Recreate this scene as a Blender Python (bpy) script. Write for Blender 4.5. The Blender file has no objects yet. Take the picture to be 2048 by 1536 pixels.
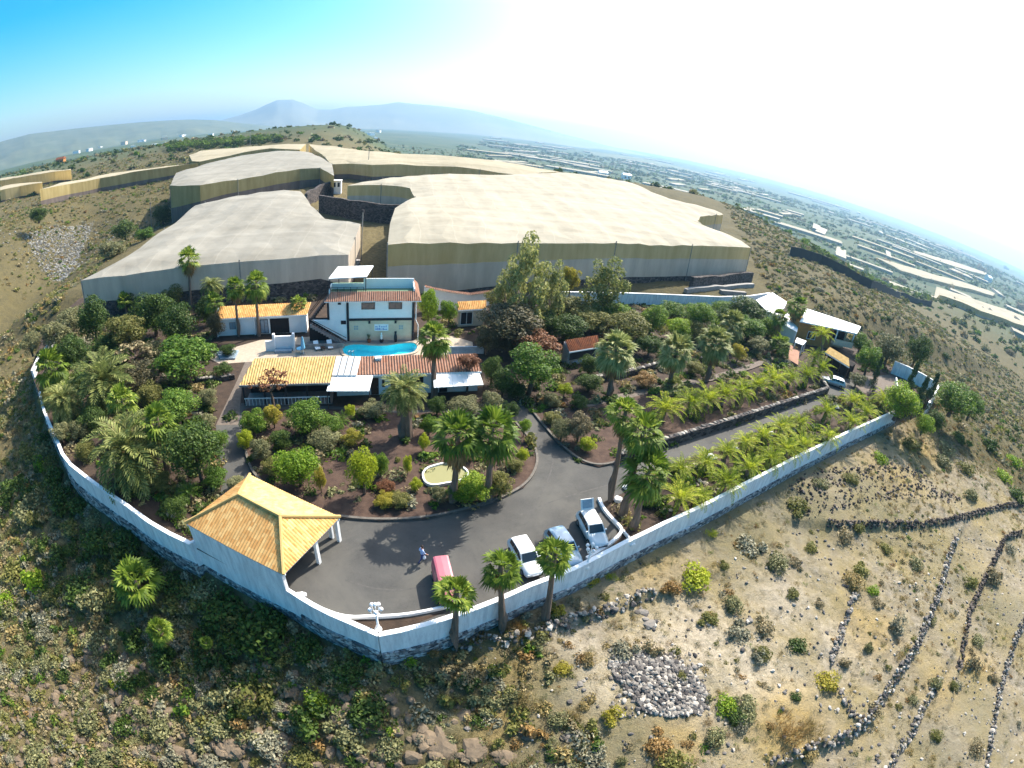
import bpy, bmesh, math, random
import numpy as np
from mathutils import Vector, Matrix, noise, geometry

# ------------------------------------------------------------------ camera
S = bpy.context.scene
COL = S.collection
R_ = math.radians
FPX, PITCH, ROLL, CAMH = 1040.0, R_(27.7), R_(6.4), 30.0      # fisheye focal length in px of the 2048 px photo
cam = bpy.data.cameras.new('camera')
cam_o = bpy.data.objects.new('camera', cam)
COL.objects.link(cam_o)
S.camera = cam_o
S.render.engine = 'CYCLES'
cam.type = 'PANO'
cam.clip_start, cam.clip_end = 0.1, 60000
cam.sensor_width = 36.0
cam.sensor_fit = 'HORIZONTAL'
cam.panorama_type = 'FISHEYE_LENS_POLYNOMIAL'
cam.fisheye_fov = R_(180)
cam.fisheye_polynomial_k0 = 0.0
cam.fisheye_polynomial_k1 = -(2048.0 / 36.0) / FPX
cam.fisheye_polynomial_k2 = 0.0
cam.fisheye_polynomial_k3 = 0.0
cam.fisheye_polynomial_k4 = 0.0
_f = Vector((0, math.cos(PITCH), -math.sin(PITCH)))
_u = Vector((0, math.sin(PITCH), math.cos(PITCH)))
_r = Vector((1, 0, 0))
_rr = _r * math.cos(ROLL) + _u * math.sin(ROLL)
_uu = _u * math.cos(ROLL) - _r * math.sin(ROLL)
cam_o.matrix_world = Matrix(((_rr.x, _uu.x, -_f.x, 0), (_rr.y, _uu.y, -_f.y, 0), (_rr.z, _uu.z, -_f.z, CAMH), (0, 0, 0, 1)))

# ------------------------------------------------------------------ light
SUN_EL, SUN_AZ = R_(44.5), R_(34)            # azimuth clockwise from +Y
wd = bpy.data.worlds.new('World')
S.world = wd
wd.use_nodes = True
wn = wd.node_tree
sky = wn.nodes.new('ShaderNodeTexSky')
sky.sky_type = 'NISHITA'
sky.sun_disc = False
sky.sun_elevation = SUN_EL
sky.sun_rotation = SUN_AZ
sky.altitude = 150
sky.air_density = 1.0
sky.dust_density = 1.8
sky.ozone_density = 1.5
hsv = wn.nodes.new('ShaderNodeHueSaturation')
hsv.inputs['Saturation'].default_value = 1.85
hsv.inputs['Hue'].default_value = 0.485
wn.links.new(sky.outputs[0], hsv.inputs['Color'])
# hazy bright aureole of the air around the sun
tc = wn.nodes.new('ShaderNodeTexCoord')
dp = wn.nodes.new('ShaderNodeVectorMath')
dp.operation = 'DOT_PRODUCT'
dp.inputs[1].default_value = (math.cos(SUN_EL) * math.sin(SUN_AZ), math.cos(SUN_EL) * math.cos(SUN_AZ), math.sin(SUN_EL))
wn.links.new(tc.outputs['Generated'], dp.inputs[0])
mx0 = wn.nodes.new('ShaderNodeMath')
mx0.operation = 'MAXIMUM'
mx0.inputs[1].default_value = 0.0
wn.links.new(dp.outputs['Value'], mx0.inputs[0])
pw0 = wn.nodes.new('ShaderNodeMath')
pw0.operation = 'POWER'
pw0.inputs[1].default_value = 5.5
wn.links.new(mx0.outputs[0], pw0.inputs[0])
glow = wn.nodes.new('ShaderNodeMix')
glow.data_type = 'RGBA'
glow.blend_type = 'ADD'
glow.inputs[0].default_value = 1.0
wn.links.new(hsv.outputs[0], glow.inputs[6])
gc = wn.nodes.new('ShaderNodeVectorMath')
gc.operation = 'SCALE'
gc.inputs[0].default_value = (14.0, 12.4, 10.4)
wn.links.new(pw0.outputs[0], gc.inputs['Scale'])
wn.links.new(gc.outputs[0], glow.inputs[7])
wn.links.new(glow.outputs[2], wn.nodes['Background'].inputs[0])
wn.nodes['Background'].inputs[1].default_value = 0.1
sun = bpy.data.lights.new('sun', 'SUN')
sun.energy = 4.2
sun.angle = R_(0.53)
sun.color = (1.0, 0.93, 0.82)
sun_o = bpy.data.objects.new('sun', sun)
COL.objects.link(sun_o)
sdir = Vector((math.cos(SUN_EL) * math.sin(SUN_AZ), math.cos(SUN_EL) * math.cos(SUN_AZ), math.sin(SUN_EL)))
sun_o.rotation_euler = sdir.to_track_quat('Z', 'Y').to_euler()
S.view_settings.view_transform = 'Standard'
S.view_settings.look = 'None'
S.view_settings.exposure = 1.42
S.view_settings.gamma = 1
S.cycles.max_bounces = 6
S.cycles.diffuse_bounces = 3
S.cycles.transmission_bounces = 4
S.cycles.transparent_max_bounces = 8
S.cycles.volume_bounces = 0
S.cycles.use_denoising = True

# ------------------------------------------------------------------ photo pixel -> point of the place
def ray(px, py):
    x = (px - 1024.0) / FPX
    y = -(py - 768.0) / FPX
    c, s = math.cos(ROLL), math.sin(ROLL)
    x, y = c * x - s * y, s * x + c * y
    t = math.hypot(x, y)
    k = math.sin(t) / t if t > 1e-9 else 1.0
    vx, vy, vz = x * k, y * k, math.cos(t)
    cp, sp = math.cos(PITCH), math.sin(PITCH)
    return Vector((vx, vz * cp + vy * sp, vy * cp - vz * sp))

def at(px, py, z=0.0):
    v = ray(px, py)
    k = (z - CAMH) / v.z
    return Vector((v.x * k, v.y * k, z))

A15 = R_(15)
CA, SA = math.cos(A15), math.sin(A15)
def pq(x, y):
    return x * CA + y * SA, -x * SA + y * CA
def ss(a, b, x):
    t = np.clip((x - a) / (b - a), 0, 1)
    return t * t * (3 - 2 * t)

def _hash(i, j, k):
    n = (i * 374761393 + j * 668265263 + k * 974711) & 0x7fffffff
    n = ((n ^ (n >> 13)) * 1274126177) & 0x7fffffff
    return ((n ^ (n >> 16)) & 0xffff) / 65535.0
def vnoise(x, y, seed=0):
    xi, yi = np.floor(x).astype(np.int64), np.floor(y).astype(np.int64)
    fx, fy = x - xi, y - yi
    fx, fy = fx * fx * (3 - 2 * fx), fy * fy * (3 - 2 * fy)
    a, b = _hash(xi, yi, seed), _hash(xi + 1, yi, seed)
    c, d = _hash(xi, yi + 1, seed), _hash(xi + 1, yi + 1, seed)
    return (a * (1 - fx) + b * fx) * (1 - fy) + (c * (1 - fx) + d * fx) * fy - 0.5
def fbm(x, y, o=4, seed=0):
    r, amp = 0, 1.0
    for k in range(o):
        r = r + amp * vnoise(x * 2 ** k, y * 2 ** k, seed + k)
        amp *= 0.5
    return r

# outline of the walled property, traced on its own ground plane
_cp = [(60, 742), (80, 790), (103, 855), (127, 908), (200, 980), (290, 1040), (370, 1085), (590, 1196), (755, 1272), (850, 1252),
       (1000, 1201), (1150, 1141), (1250, 1088), (1400, 1020), (1600, 916), (1800, 822), (1862, 800), (1870, 765), (1790, 730), (1700, 690),
       (1570, 606), (1130, 600), (850, 590), (600, 588), (160, 596), (90, 660)]
CP = np.array([at(*p)[:2] for p in _cp])
def sdist(x, y):
    d2 = np.full(x.shape, 1e18)
    ins = np.zeros(x.shape, bool)
    n = len(CP)
    for i in range(n):
        ax, ay = CP[i]
        bx, by = CP[(i + 1) % n]
        ex, ey = bx - ax, by - ay
        t = np.clip(((x - ax) * ex + (y - ay) * ey) / (ex * ex + ey * ey), 0, 1)
        d2 = np.minimum(d2, (x - ax - t * ex) ** 2 + (y - ay - t * ey) ** 2)
        cr = ((ay > y) != (by > y)) & (x < (bx - ax) * (y - ay) / (by - ay + 1e-12) + ax)
        ins ^= cr
    d = np.sqrt(d2)
    return np.where(ins, -d, d)
_h = ray(690, 262)
HX, HY = _h.x / math.hypot(_h.x, _h.y) * 620, _h.y / math.hypot(_h.x, _h.y) * 620
STEPS = []                                  # terrace edges: polyline, drop on its right-hand side
def stepfield(x, y):
    s_ = np.zeros(x.shape)
    for P, drop in STEPS:
        d2 = np.full(x.shape, 1e18)
        side = np.zeros(x.shape)
        for i in range(len(P) - 1):
            ax, ay = P[i]
            ex, ey = P[i + 1][0] - ax, P[i + 1][1] - ay
            t = ((x - ax) * ex + (y - ay) * ey) / (ex * ex + ey * ey)
            t = np.clip(t, 0, 1)
            px_, py_ = x - ax - t * ex, y - ay - t * ey
            q = px_ ** 2 + py_ ** 2
            k = q < d2
            d2 = np.where(k, q, d2)
            side = np.where(k, (ey * px_ - ex * py_) / math.hypot(ex, ey), side)
        d = np.sqrt(d2)
        s_ = s_ - drop * ss(-0.1, 0.55, side) * (1 - ss(3, 9, d))
    return s_
def zt(x, y, det=True):
    x = np.asarray(x, float)
    y = np.asarray(y, float)
    sd = sdist(x, y)
    u = np.maximum(sd, 0)
    p, q = pq(x, y)
    r = np.hypot(x, y)
    wl = ss(6, -24, x)
    sl = 0.10 + 0.24 * wl
    zf = -2.1 - 0.5 * wl - wl * 6.0 * (1 - np.exp(-u / 8.0)) - 8 * (1 - np.exp(-u * (0.10 - 0.06 * wl) / 8))
    zr = -1.2 - 40 * (1 - np.exp(-u * 0.20 / 40))
    zo = zf + (zr - zf) * ss(72, 125, p + 0.2 * q)
    zl = -8 + 0.14 * np.clip(-p - 72, 0, 170)
    zl = zl - 8 * np.exp(-((p + 108 + .25 * (q - 118)) / 13) ** 2) * ss(62, 105, q) * (1 - ss(165, 240, q)) + 3.5 * np.exp(-((p + 140 + .25 * (q - 118)) / 15) ** 2) * ss(62, 105, q)
    zo = zo + (zl - zo) * ss(50, 90, -p) * ss(10, 60, q)
    zb = 0.055 * np.clip(q - 112, 0, 330) * (1 - ss(110, 250, p - 0.35 * (q - 100)))
    zb = zb - 26 * ss(110, 330, p - 0.35 * (q - 100))
    zb = zb + (zl - zb) * ss(66, 110, -p + 0.10 * (q - 100)) * (1 - ss(170, 300, q))
    zb = zb - 60 * ss(285, 560, q + 0.15 * p) * ss(-70, 60, p)
    zb = zb + 14 * np.exp(-((x - HX) ** 2 + (y - HY) ** 2) / (2 * 110.0 ** 2))
    z = zo + (zb - zo) * ss(86, 102, q)
    if STEPS:
        z = z + stepfield(x, y)
    az = np.arctan2(x, y)
    zfar = -52 + 62 * ss(0.1, -0.75, az) + 12 * fbm(x / 700, y / 700, 3, 5) * ss(400, 1500, r)
    z = z + (zfar - z) * ss(480, 1250, r)
    if det:
        z = z + ss(1.0, 7, sd) * (1 - ss(300, 900, r)) * (1.0 * fbm(x / 11, y / 11, 4, 2) + 0.22 * vnoise(x / 1.7, y / 1.7, 9) + 0.16 * vnoise(x / 0.7, y / 0.7, 19))
    return np.where(sd < -0.9, -2.5, -2.5 + (z + 2.5) * ss(-0.9, 0.25, sd))
def gz(x, y):
    return float(zt(np.array([x]), np.array([y]))[0])
_T = np.concatenate([np.linspace(15, 160, 600), np.linspace(160.5, 700, 700), np.geomspace(701, 9000, 300)])
def surf(px, py, h=0.0):
    """first point where the line of sight meets the terrain raised by h"""
    v = ray(px, py)
    x, y, z = v.x * _T, v.y * _T, CAMH + v.z * _T
    g = zt(x, y) + h
    g = np.where(sdist(x, y) < 0, h, g)
    b = np.nonzero(z <= g)[0]
    if len(b) == 0:
        return Vector((x[-1], y[-1], g[-1]))
    i = b[0]
    if i == 0:
        return Vector((x[0], y[0], g[0]))
    e0, e1 = z[i - 1] - g[i - 1], g[i] - z[i]
    t = _T[i - 1] + (_T[i] - _T[i - 1]) * e0 / (e0 + e1 + 1e-9)
    return Vector((v.x * t, v.y * t, CAMH + v.z * t))

# ------------------------------------------------------------------ materials
def lin(r, g, b):
    f = lambda c: c / 12.92 if c <= 0.04045 else ((c + 0.055) / 1.055) ** 2.4
    return (f(r / 255), f(g / 255), f(b / 255), 1)
class NT:
    def __init__(s, name):
        s.m = bpy.data.materials.new(name)
        s.m.use_nodes = True
        s.t = s.m.node_tree
        s.t.nodes.clear()
        s.out = s.n('ShaderNodeOutputMaterial')
    def n(s, typ, **kw):
        o = s.t.nodes.new(typ)
        for k, v in kw.items():
            setattr(o, k, v)
        return o
    def l(s, a, b):
        s.t.links.new(a, b)
    def noise(s, scale, detail=4, rough=0.6, vec=None, dist=0):
        o = s.n('ShaderNodeTexNoise')
        o.inputs['Scale'].default_value = scale
        o.inputs['Detail'].default_value = detail
        o.inputs['Roughness'].default_value = rough
        o.inputs['Distortion'].default_value = dist
        if vec is not None:
            s.l(vec, o.inputs['Vector'])
        return o.outputs['Fac']
    def pos(s):
        return s.n('ShaderNodeNewGeometry').outputs['Position']
    def objc(s):
        return s.n('ShaderNodeTexCoord').outputs['Object']
    def ramp(s, fac, *stops):
        o = s.n('ShaderNodeValToRGB')
        e = o.color_ramp.elements
        while len(e) < len(stops):
            e.new(0.5)
        for i, (p, c) in enumerate(stops):
            e[i].position = p
            e[i].color = c
        s.l(fac, o.inputs[0])
        return o.outputs[0]
    def mix(s, fac, a, b):
        o = s.n('ShaderNodeMix', data_type='RGBA')
        if hasattr(fac, 'is_linked'):
            s.l(fac, o.inputs[0])
        else:
            o.inputs[0].default_value = fac
        for i, v in ((6, a), (7, b)):
            if hasattr(v, 'is_linked'):
                s.l(v, o.inputs[i])
            else:
                o.inputs[i].default_value = v
        return o.outputs[2]
    def math(s, op, a, b=0.0):
        o = s.n('ShaderNodeMath', operation=op)
        for i, v in enumerate((a, b)):
            if hasattr(v, 'is_linked'):
                s.l(v, o.inputs[i])
            else:
                o.inputs[i].default_value = v
        return o.outputs[0]
    def bump(s, h, strength=0.5, dist=0.1):
        o = s.n('ShaderNodeBump')
        o.inputs['Strength'].default_value = strength
        o.inputs['Distance'].default_value = dist
        s.l(h, o.inputs['Height'])
        return o.outputs[0]
    def princ(s, col, rough=0.9, nrm=None, metal=0, spec=0.3, trans=None):
        o = s.n('ShaderNodeBsdfPrincipled')
        if hasattr(col, 'is_linked'):
            s.l(col, o.inputs['Base Color'])
        else:
            o.inputs['Base Color'].default_value = col
        o.inputs['Roughness'].default_value = rough
        o.inputs['Metallic'].default_value = metal
        o.inputs['Specular IOR Level'].default_value = spec
        if nrm is not None:
            s.l(nrm, o.inputs['Normal'])
        sh = o.outputs[0]
        if trans:
            t = s.n('ShaderNodeBsdfTranslucent')
            if hasattr(col, 'is_linked'):
                s.l(col, t.inputs[0])
            else:
                t.inputs[0].default_value = col
            mx = s.n('ShaderNodeMixShader')
            mx.inputs[0].default_value = trans
            s.l(sh, mx.inputs[1])
            s.l(t.outputs[0], mx.inputs[2])
            sh = mx.outputs[0]
        s.l(sh, s.out.inputs['Surface'])
        return s.m

def plain(name, c1, c2=None, scale=0.8, rough=0.85, bump=0.0, bscale=6, spec=0.3, metal=0, trans=None, obj=False, detail=5):
    t = NT(name)
    vec = t.objc() if obj else t.pos()
    if c2 is None:
        c2 = tuple(v * 0.8 for v in c1[:3]) + (1,)
    col = t.ramp(t.noise(scale, detail, 0.65, vec), (0.3, c1), (0.7, c2))
    nrm = t.bump(t.noise(bscale, 5, 0.7, vec), bump, 0.1) if bump else None
    return t.princ(col, rough, nrm, metal, spec, trans)
def leafm(name, c1, c2, trans=0.35, c3=None):
    t = NT(name)
    g = t.n('ShaderNodeNewGeometry')
    oi = t.n('ShaderNodeObjectInfo')
    stops = [(0.0, c1), (1.0, c2)] if c3 is None else [(0.0, c1), (0.55, c2), (1.0, c3)]
    f = t.math('ADD', t.math('MULTIPLY', g.outputs['Random Per Island'], 0.7), t.math('MULTIPLY', oi.outputs['Random'], 0.3))
    return t.princ(t.ramp(f, *stops), 0.6, None, 0, 0.25, trans)

M = {}
def build_materials():
    # terrain: zones carried by the attribute "zone" (R dry terraces, G green ravine, B far country)
    t = NT('terrain')
    P = t.pos()
    at_ = t.n('ShaderNodeAttribute', attribute_name='zone')
    sep = t.n('ShaderNodeSeparateColor')
    t.l(at_.outputs['Color'], sep.inputs[0])
    n1, n2, n3 = t.noise(0.16, 8, 0.7, P), t.noise(1.3, 8, 0.75, P), t.noise(6.5, 6, 0.8, P)
    hill = t.ramp(n2, (0.25, lin(58, 54, 40)), (0.5, lin(80, 75, 53)), (0.75, lin(110, 99, 70)))
    hill = t.mix(t.ramp(n1, (0.42, (0, 0, 0, 1)), (0.62, (1, 1, 1, 1))), hill, t.ramp(n3, (0.3, lin(70, 66, 46)), (0.7, lin(104, 94, 62))))
    dry = t.ramp(n2, (0.25, lin(100, 93, 79)), (0.5, lin(130, 121, 104)), (0.78, lin(170, 161, 144)))
    dry = t.mix(t.ramp(n1, (0.40, (0, 0, 0, 1)), (0.66, (1, 1, 1, 1))), dry, t.ramp(n3, (0.3, lin(112, 100, 68)), (0.7, lin(152, 138, 98))))
    dry = t.mix(t.ramp(n3, (0.60, (0, 0, 0, 1)), (0.72, (.6, .6, .6, 1))), dry, lin(72, 66, 54))
    grn = t.ramp(n2, (0.3, lin(72, 64, 47)), (0.55, lin(106, 96, 67)), (0.8, lin(144, 128, 90)))
    col = t.mix(sep.outputs[0], hill, dry)
    col = t.mix(sep.outputs[1], col, grn)
    pa = t.n('ShaderNodeAttribute', attribute_name='patch')
    sp2 = t.n('ShaderNodeSeparateColor')
    t.l(pa.outputs['Color'], sp2.inputs[0])
    jag = t.ramp(n2, (0.35, (0.25, 0.25, 0.25, 1)), (0.6, (1, 1, 1, 1)))
    def pm(k):
        return t.math('MULTIPLY', sp2.outputs[k], jag)
    col = t.mix(pm(0), col, t.ramp(n3, (0.3, lin(150, 138, 118)), (0.7, lin(192, 180, 158))))
    col = t.mix(pm(1), col, t.ramp(n3, (0.3, lin(124, 104, 62)), (0.7, lin(172, 148, 92))))
    col = t.mix(pm(2), col, t.ramp(n3, (0.3, lin(78, 76, 58)), (0.7, lin(122, 116, 88))))
    fv = t.n('ShaderNodeTexVoronoi')
    fv.inputs['Scale'].default_value = 0.012
    t.l(P, fv.inputs['Vector'])
    sepv = t.n('ShaderNodeSeparateColor')
    t.l(fv.outputs['Color'], sepv.inputs[0])
    far = t.ramp(sepv.outputs[0], (0.0, lin(36, 56, 42)), (0.35, lin(58, 74, 54)), (0.7, lin(84, 86, 66)), (1.0, lin(46, 64, 48)))
    far = t.mix(t.ramp(t.noise(0.06, 5, 0.7, P), (0.35, (0, 0, 0, 1)), (0.65, (1, 1, 1, 1))), far, lin(70, 84, 58))
    col = t.mix(sep.outputs[2], col, far)
    hgt = t.math('ADD', n2, t.math('MULTIPLY', n3, 0.6))
    M['terrain'] = t.princ(col, 0.95, t.bump(hgt, 0.8, 0.35), 0, 0.1)
    M['soil'] = plain('soil', lin(46, 37, 31), lin(72, 58, 47), 0.9, 0.95, 0.7, 9)
    M['soil_red'] = plain('soil_red', lin(56, 42, 36), lin(86, 68, 57), 1.4, 0.95, 0.7, 12)
    t = NT('asphalt')
    P = t.pos()
    c = t.ramp(t.noise(0.35, 5, 0.6, P), (0.3, lin(60, 60, 59)), (0.7, lin(77, 76, 73)))
    c = t.mix(t.ramp(t.noise(60, 2, 0.5, P), (0.45, (0, 0, 0, 1)), (0.7, (.35, .35, .35, 1))), c, lin(110, 107, 101))
    c = t.mix(t.ramp(t.noise(2.2, 6, 0.75, P), (0.56, (0, 0, 0, 1)), (0.72, (.6, .6, .6, 1))), c, lin(56, 54, 52))
    c = t.mix(t.ramp(t.noise(0.16, 5, 0.65, P, 0.6), (0.46, (0, 0, 0, 1)), (0.62, (.5, .5, .5, 1))), c, lin(92, 90, 84))
    M['asphalt'] = t.princ(c, 0.9, t.bump(t.noise(90, 2, 0.5, P), 0.15, 0.02), 0, 0.2)
    M['tyre_mark'] = plain('tyre_mark', lin(66, 65, 63), lin(84, 82, 78), 3)
    M['white'] = plain('white_paint', (0.84, 0.83, 0.81, 1), (0.76, 0.76, 0.74, 1), 1.2, 0.8, 0.15, 20)
    t = NT('weathered_white')
    mp = t.n('ShaderNodeMapping')
    mp.inputs['Scale'].default_value = (2.2, 2.2, 0.35)
    t.l(t.pos(), mp.inputs[0])
    c = t.ramp(t.noise(1.0, 8, 0.7, mp.outputs[0]), (0.42, (0.80, 0.80, 0.79, 1)), (0.72, (0.50, 0.50, 0.51, 1)))
    c = t.mix(t.ramp(t.noise(5, 6, 0.75, t.pos()), (0.60, (0, 0, 0, 1)), (0.72, (.6, .6, .6, 1))), c, lin(120, 118, 116))
    M['white_old'] = t.princ(c, 0.85, t.bump(t.noise(9, 5, 0.7, t.pos()), 0.3, 0.1), 0, 0.2)
    M['white_metal'] = plain('white_sheet', (0.82, 0.82, 0.80, 1), (0.72, 0.72, 0.7, 1), 0.7, 0.5)
    M['cream'] = plain('cream_render', lin(218, 196, 170), lin(200, 178, 152), 0.9)
    M['ochre'] = plain('ochre_render', lin(190, 128, 66), lin(160, 104, 58), 0.9)
    M['dark_trim'] = plain('dark_trim', lin(52, 50, 54), lin(40, 38, 40), 3)
    M['brown_wood'] = plain('brown_wood', lin(84, 58, 44), lin(58, 40, 32), 4, 0.7)
    M['grey'] = plain('grey_render', lin(150, 146, 140), lin(120, 116, 112), 1.2)
    M['green_floor'] = plain('green_floor', lin(112, 138, 108), lin(98, 122, 98), 1.5)
    M['paving'] = plain('pale_paving', lin(172, 158, 140), lin(150, 136, 120), 1.8, 0.8, 0.2, 12)
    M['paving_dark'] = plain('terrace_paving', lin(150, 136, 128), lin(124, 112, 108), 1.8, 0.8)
    M['path'] = plain('path_gravel', lin(112, 102, 92), lin(90, 80, 72), 2.5, 0.95, 0.4, 14)
    def tile(name, a, b, c):
        t = NT(name)
        uv = t.n('ShaderNodeUVMap').outputs[0]
        br = t.n('ShaderNodeTexBrick')
        br.inputs['Scale'].default_value = 1
        br.offset = 0
        br.inputs['Mortar Size'].default_value = 0.0
        br.inputs['Brick Width'].default_value = 0.28
        br.inputs['Row Height'].default_value = 0.36
        br.inputs['Color1'].default_value = (0, 0, 0, 1)
        br.inputs['Color2'].default_value = (1, 1, 1, 1)
        t.l(uv, br.inputs['Vector'])
        col = t.ramp(br.outputs[0], (0.0, a), (0.5, b), (1.0, c))
        col = t.mix(t.ramp(t.noise(0.9, 6, 0.7, t.pos()), (0.46, (0, 0, 0, 1)), (0.7, (.5, .5, .5, 1))), col, tuple(v * 0.66 for v in a[:3]) + (1,))
        col = t.mix(t.ramp(t.noise(7, 4, 0.8, t.pos()), (0.58, (0, 0, 0, 1)), (0.7, (.5, .5, .5, 1))), col, lin(120, 108, 88))
        sx = t.n('ShaderNodeSeparateXYZ')
        t.l(uv, sx.inputs[0])
        row = t.math('FRACT', t.math('DIVIDE', sx.outputs[1], 0.36))
        return t.princ(col, 0.85, t.bump(row, 0.9, 0.05), 0, 0.2)
    M['tile_orange'] = tile('clay_tile_orange', lin(198, 142, 80), lin(212, 162, 98), lin(224, 180, 116))
    M['tile_yellow'] = tile('clay_tile_yellow', lin(180, 148, 90), lin(190, 160, 104), lin(200, 170, 116))
    M['tile_pink'] = tile('clay_tile_pink', lin(146, 108, 88), lin(160, 122, 102), lin(146, 100, 78))
    M['tile_old'] = tile('clay_tile_old', lin(112, 64, 40), lin(138, 80, 46), lin(94, 56, 40))
    def stone(name, a, b, c, sc, sx=1):
        t = NT(name)
        mp = t.n('ShaderNodeMapping')
        mp.inputs['Scale'].default_value = (1, 1, 1.5)
        t.l(t.pos(), mp.inputs[0])
        v = t.n('ShaderNodeTexVoronoi')
        v.inputs['Scale'].default_value = sc
        t.l(mp.outputs[0], v.inputs['Vector'])
        v2 = t.n('ShaderNodeTexVoronoi', feature='DISTANCE_TO_EDGE')
        v2.inputs['Scale'].default_value = sc
        t.l(mp.outputs[0], v2.inputs['Vector'])
        sp = t.n('ShaderNodeSeparateColor')
        t.l(v.outputs['Color'], sp.inputs[0])
        col = t.ramp(sp.outputs[0], (0.0, a), (0.5, b), (1.0, c))
        h = t.ramp(v2.outputs['Distance'], (0.0, (0, 0, 0, 1)), (0.16, (1, 1, 1, 1)))
        return t.princ(col, 0.95, t.bump(h, 1.0, 0.12), 0, 0.15)
    M['stone_wall'] = stone('basalt_masonry', lin(84, 82, 86), lin(150, 147, 147), lin(214, 210, 206), 3.0)
    M['stone_dark'] = stone('dark_basalt_masonry', lin(58, 54, 52), lin(82, 76, 74), lin(112, 104, 98), 2.2)
    t = NT('loose_stone')
    g = t.n('ShaderNodeNewGeometry')
    c = t.ramp(g.outputs['Random Per Island'], (0.0, lin(66, 63, 62)), (0.5, lin(108, 103, 98)), (0.8, lin(144, 138, 128)), (1.0, lin(182, 174, 162)))
    M['loose_stone'] = t.princ(c, 0.95, t.bump(t.noise(7, 4, 0.7, t.pos()), 0.6, 0.08), 0, 0.15)
    t = NT('dark_loose_stone')
    g = t.n('ShaderNodeNewGeometry')
    c = t.ramp(g.outputs['Random Per Island'], (0.0, lin(56, 50, 47)), (0.6, lin(80, 72, 66)), (1.0, lin(116, 106, 96)))
    M['dark_loose_stone'] = t.princ(c, 0.95, t.bump(t.noise(7, 4, 0.7, t.pos()), 0.6, 0.08), 0, 0.15)
    t = NT('pale_rubble')
    g = t.n('ShaderNodeNewGeometry')
    c = t.ramp(g.outputs['Random Per Island'], (0.0, lin(88, 88, 86)), (0.5, lin(124, 123, 119)), (1.0, lin(160, 158, 150)))
    M['pale_rubble'] = t.princ(c, 0.95, None, 0, 0.15)
    M['kerb_stone'] = plain('kerb_stone', lin(112, 106, 98), lin(84, 79, 73), 3, 0.95, 0.4, 14)
    M['rock'] = plain('brown_rock', lin(122, 106, 86), lin(80, 71, 60), 0.8, 0.95, 0.9, 2.5, detail=8)
    def net(name, a, b, tr, sc=0.5, rows=False):
        t = NT(name)
        P = t.pos()
        mp = t.n('ShaderNodeMapping')
        mp.inputs['Scale'].default_value = (1, 1, 0.18)
        t.l(P, mp.inputs[0])
        f = t.math('ADD', t.math('MULTIPLY', t.noise(sc, 6, 0.65, mp.outputs[0]), 0.7), t.math('MULTIPLY', t.noise(0.05, 3, 0.5, P), 0.3))
        if rows:
            m2 = t.n('ShaderNodeMapping', vector_type='TEXTURE')
            m2.inputs['Rotation'].default_value = (0, 0, A15)
            m2.inputs['Scale'].default_value = (60, 4.5, 60)
            t.l(P, m2.inputs[0])
            m3 = t.n('ShaderNodeMapping', vector_type='TEXTURE')
            m3.inputs['Rotation'].default_value = (0, 0, A15)
            m3.inputs['Scale'].default_value = (3.2, 40, 40)
            t.l(P, m3.inputs[0])
            sx = t.n('ShaderNodeSeparateXYZ')
            m4 = t.n('ShaderNodeMapping', vector_type='TEXTURE')
            m4.inputs['Rotation'].default_value = (0, 0, A15 + 0.0)
            t.l(P, m4.inputs[0])
            t.l(m4.outputs[0], sx.inputs[0])
            wob = t.math('MULTIPLY', t.noise(0.05, 3, 0.5, P), 6.0)
            def seam(comp, per, wd_):
                k = t.math('FRACT', t.math('DIVIDE', t.math('ADD', sx.outputs[comp], wob), per))
                return t.math('MULTIPLY', t.math('LESS_THAN', k, wd_ / per), 0.16)
            seams = t.math('ADD', seam(0, 7.0, 0.22), seam(1, 21.0, 0.3))
            f = t.math('ADD', seams, f)
            f = t.math('ADD', t.math('MULTIPLY', f, 0.4), t.math('ADD', t.math('MULTIPLY', t.noise(1.0, 4, 0.6, m2.outputs[0]), 0.38), t.math('MULTIPLY', t.noise(1.0, 4, 0.6, m3.outputs[0]), 0.22)))
        return t.princ(t.ramp(f, (0.38, a), (0.62, b)), 0.9, t.bump(t.noise(1.4, 4, 0.6, P), 0.25, 0.15), 0, 0.1, tr)
    M['net_white'] = net('netting_white', lin(146, 139, 122), lin(176, 168, 150), 0.12, 0.25, True)
    M['net_grey'] = net('netting_pale', lin(124, 120, 109), lin(150, 146, 135), 0.12, 0.25, True)
    M['net_cream'] = net('netting_cream', lin(146, 137, 114), lin(170, 160, 137), 0.12, 0.25, True)
    M['net_tan'] = net('side_net_tan', lin(216, 194, 138), lin(236, 216, 164), 0.55)
    M['net_olive'] = net('side_net_olive', lin(168, 148, 96), lin(196, 178, 126), 0.4)
    M['net_greyside'] = net('side_net_grey', lin(200, 186, 168), lin(224, 210, 192), 0.4)
    M['net_dark'] = net('side_net_dark', lin(96, 86, 80), lin(124, 112, 104), 0.15)
    M['wire'] = plain('galvanised_post', lin(150, 146, 138), lin(120, 116, 110), 3)
    t = NT('pool_water')
    tr_ = t.n('ShaderNodeBsdfTransparent')
    tr_.inputs[0].default_value = (0.32, 0.95, 1.0, 1)
    gl = t.n('ShaderNodeBsdfGlossy')
    gl.inputs['Roughness'].default_value = 0.05
    t.l(t.bump(t.noise(3.0, 3, 0.5, t.pos()), 0.12, 0.05), gl.inputs['Normal'])
    fr = t.n('ShaderNodeFresnel')
    fr.inputs[0].default_value = 1.33
    mx_ = t.n('ShaderNodeMixShader')
    t.l(fr.outputs[0], mx_.inputs[0])
    t.l(tr_.outputs[0], mx_.inputs[1])
    t.l(gl.outputs[0], mx_.inputs[2])
    t.l(mx_.outputs[0], t.out.inputs[0])
    M['water'] = t.m
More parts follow.
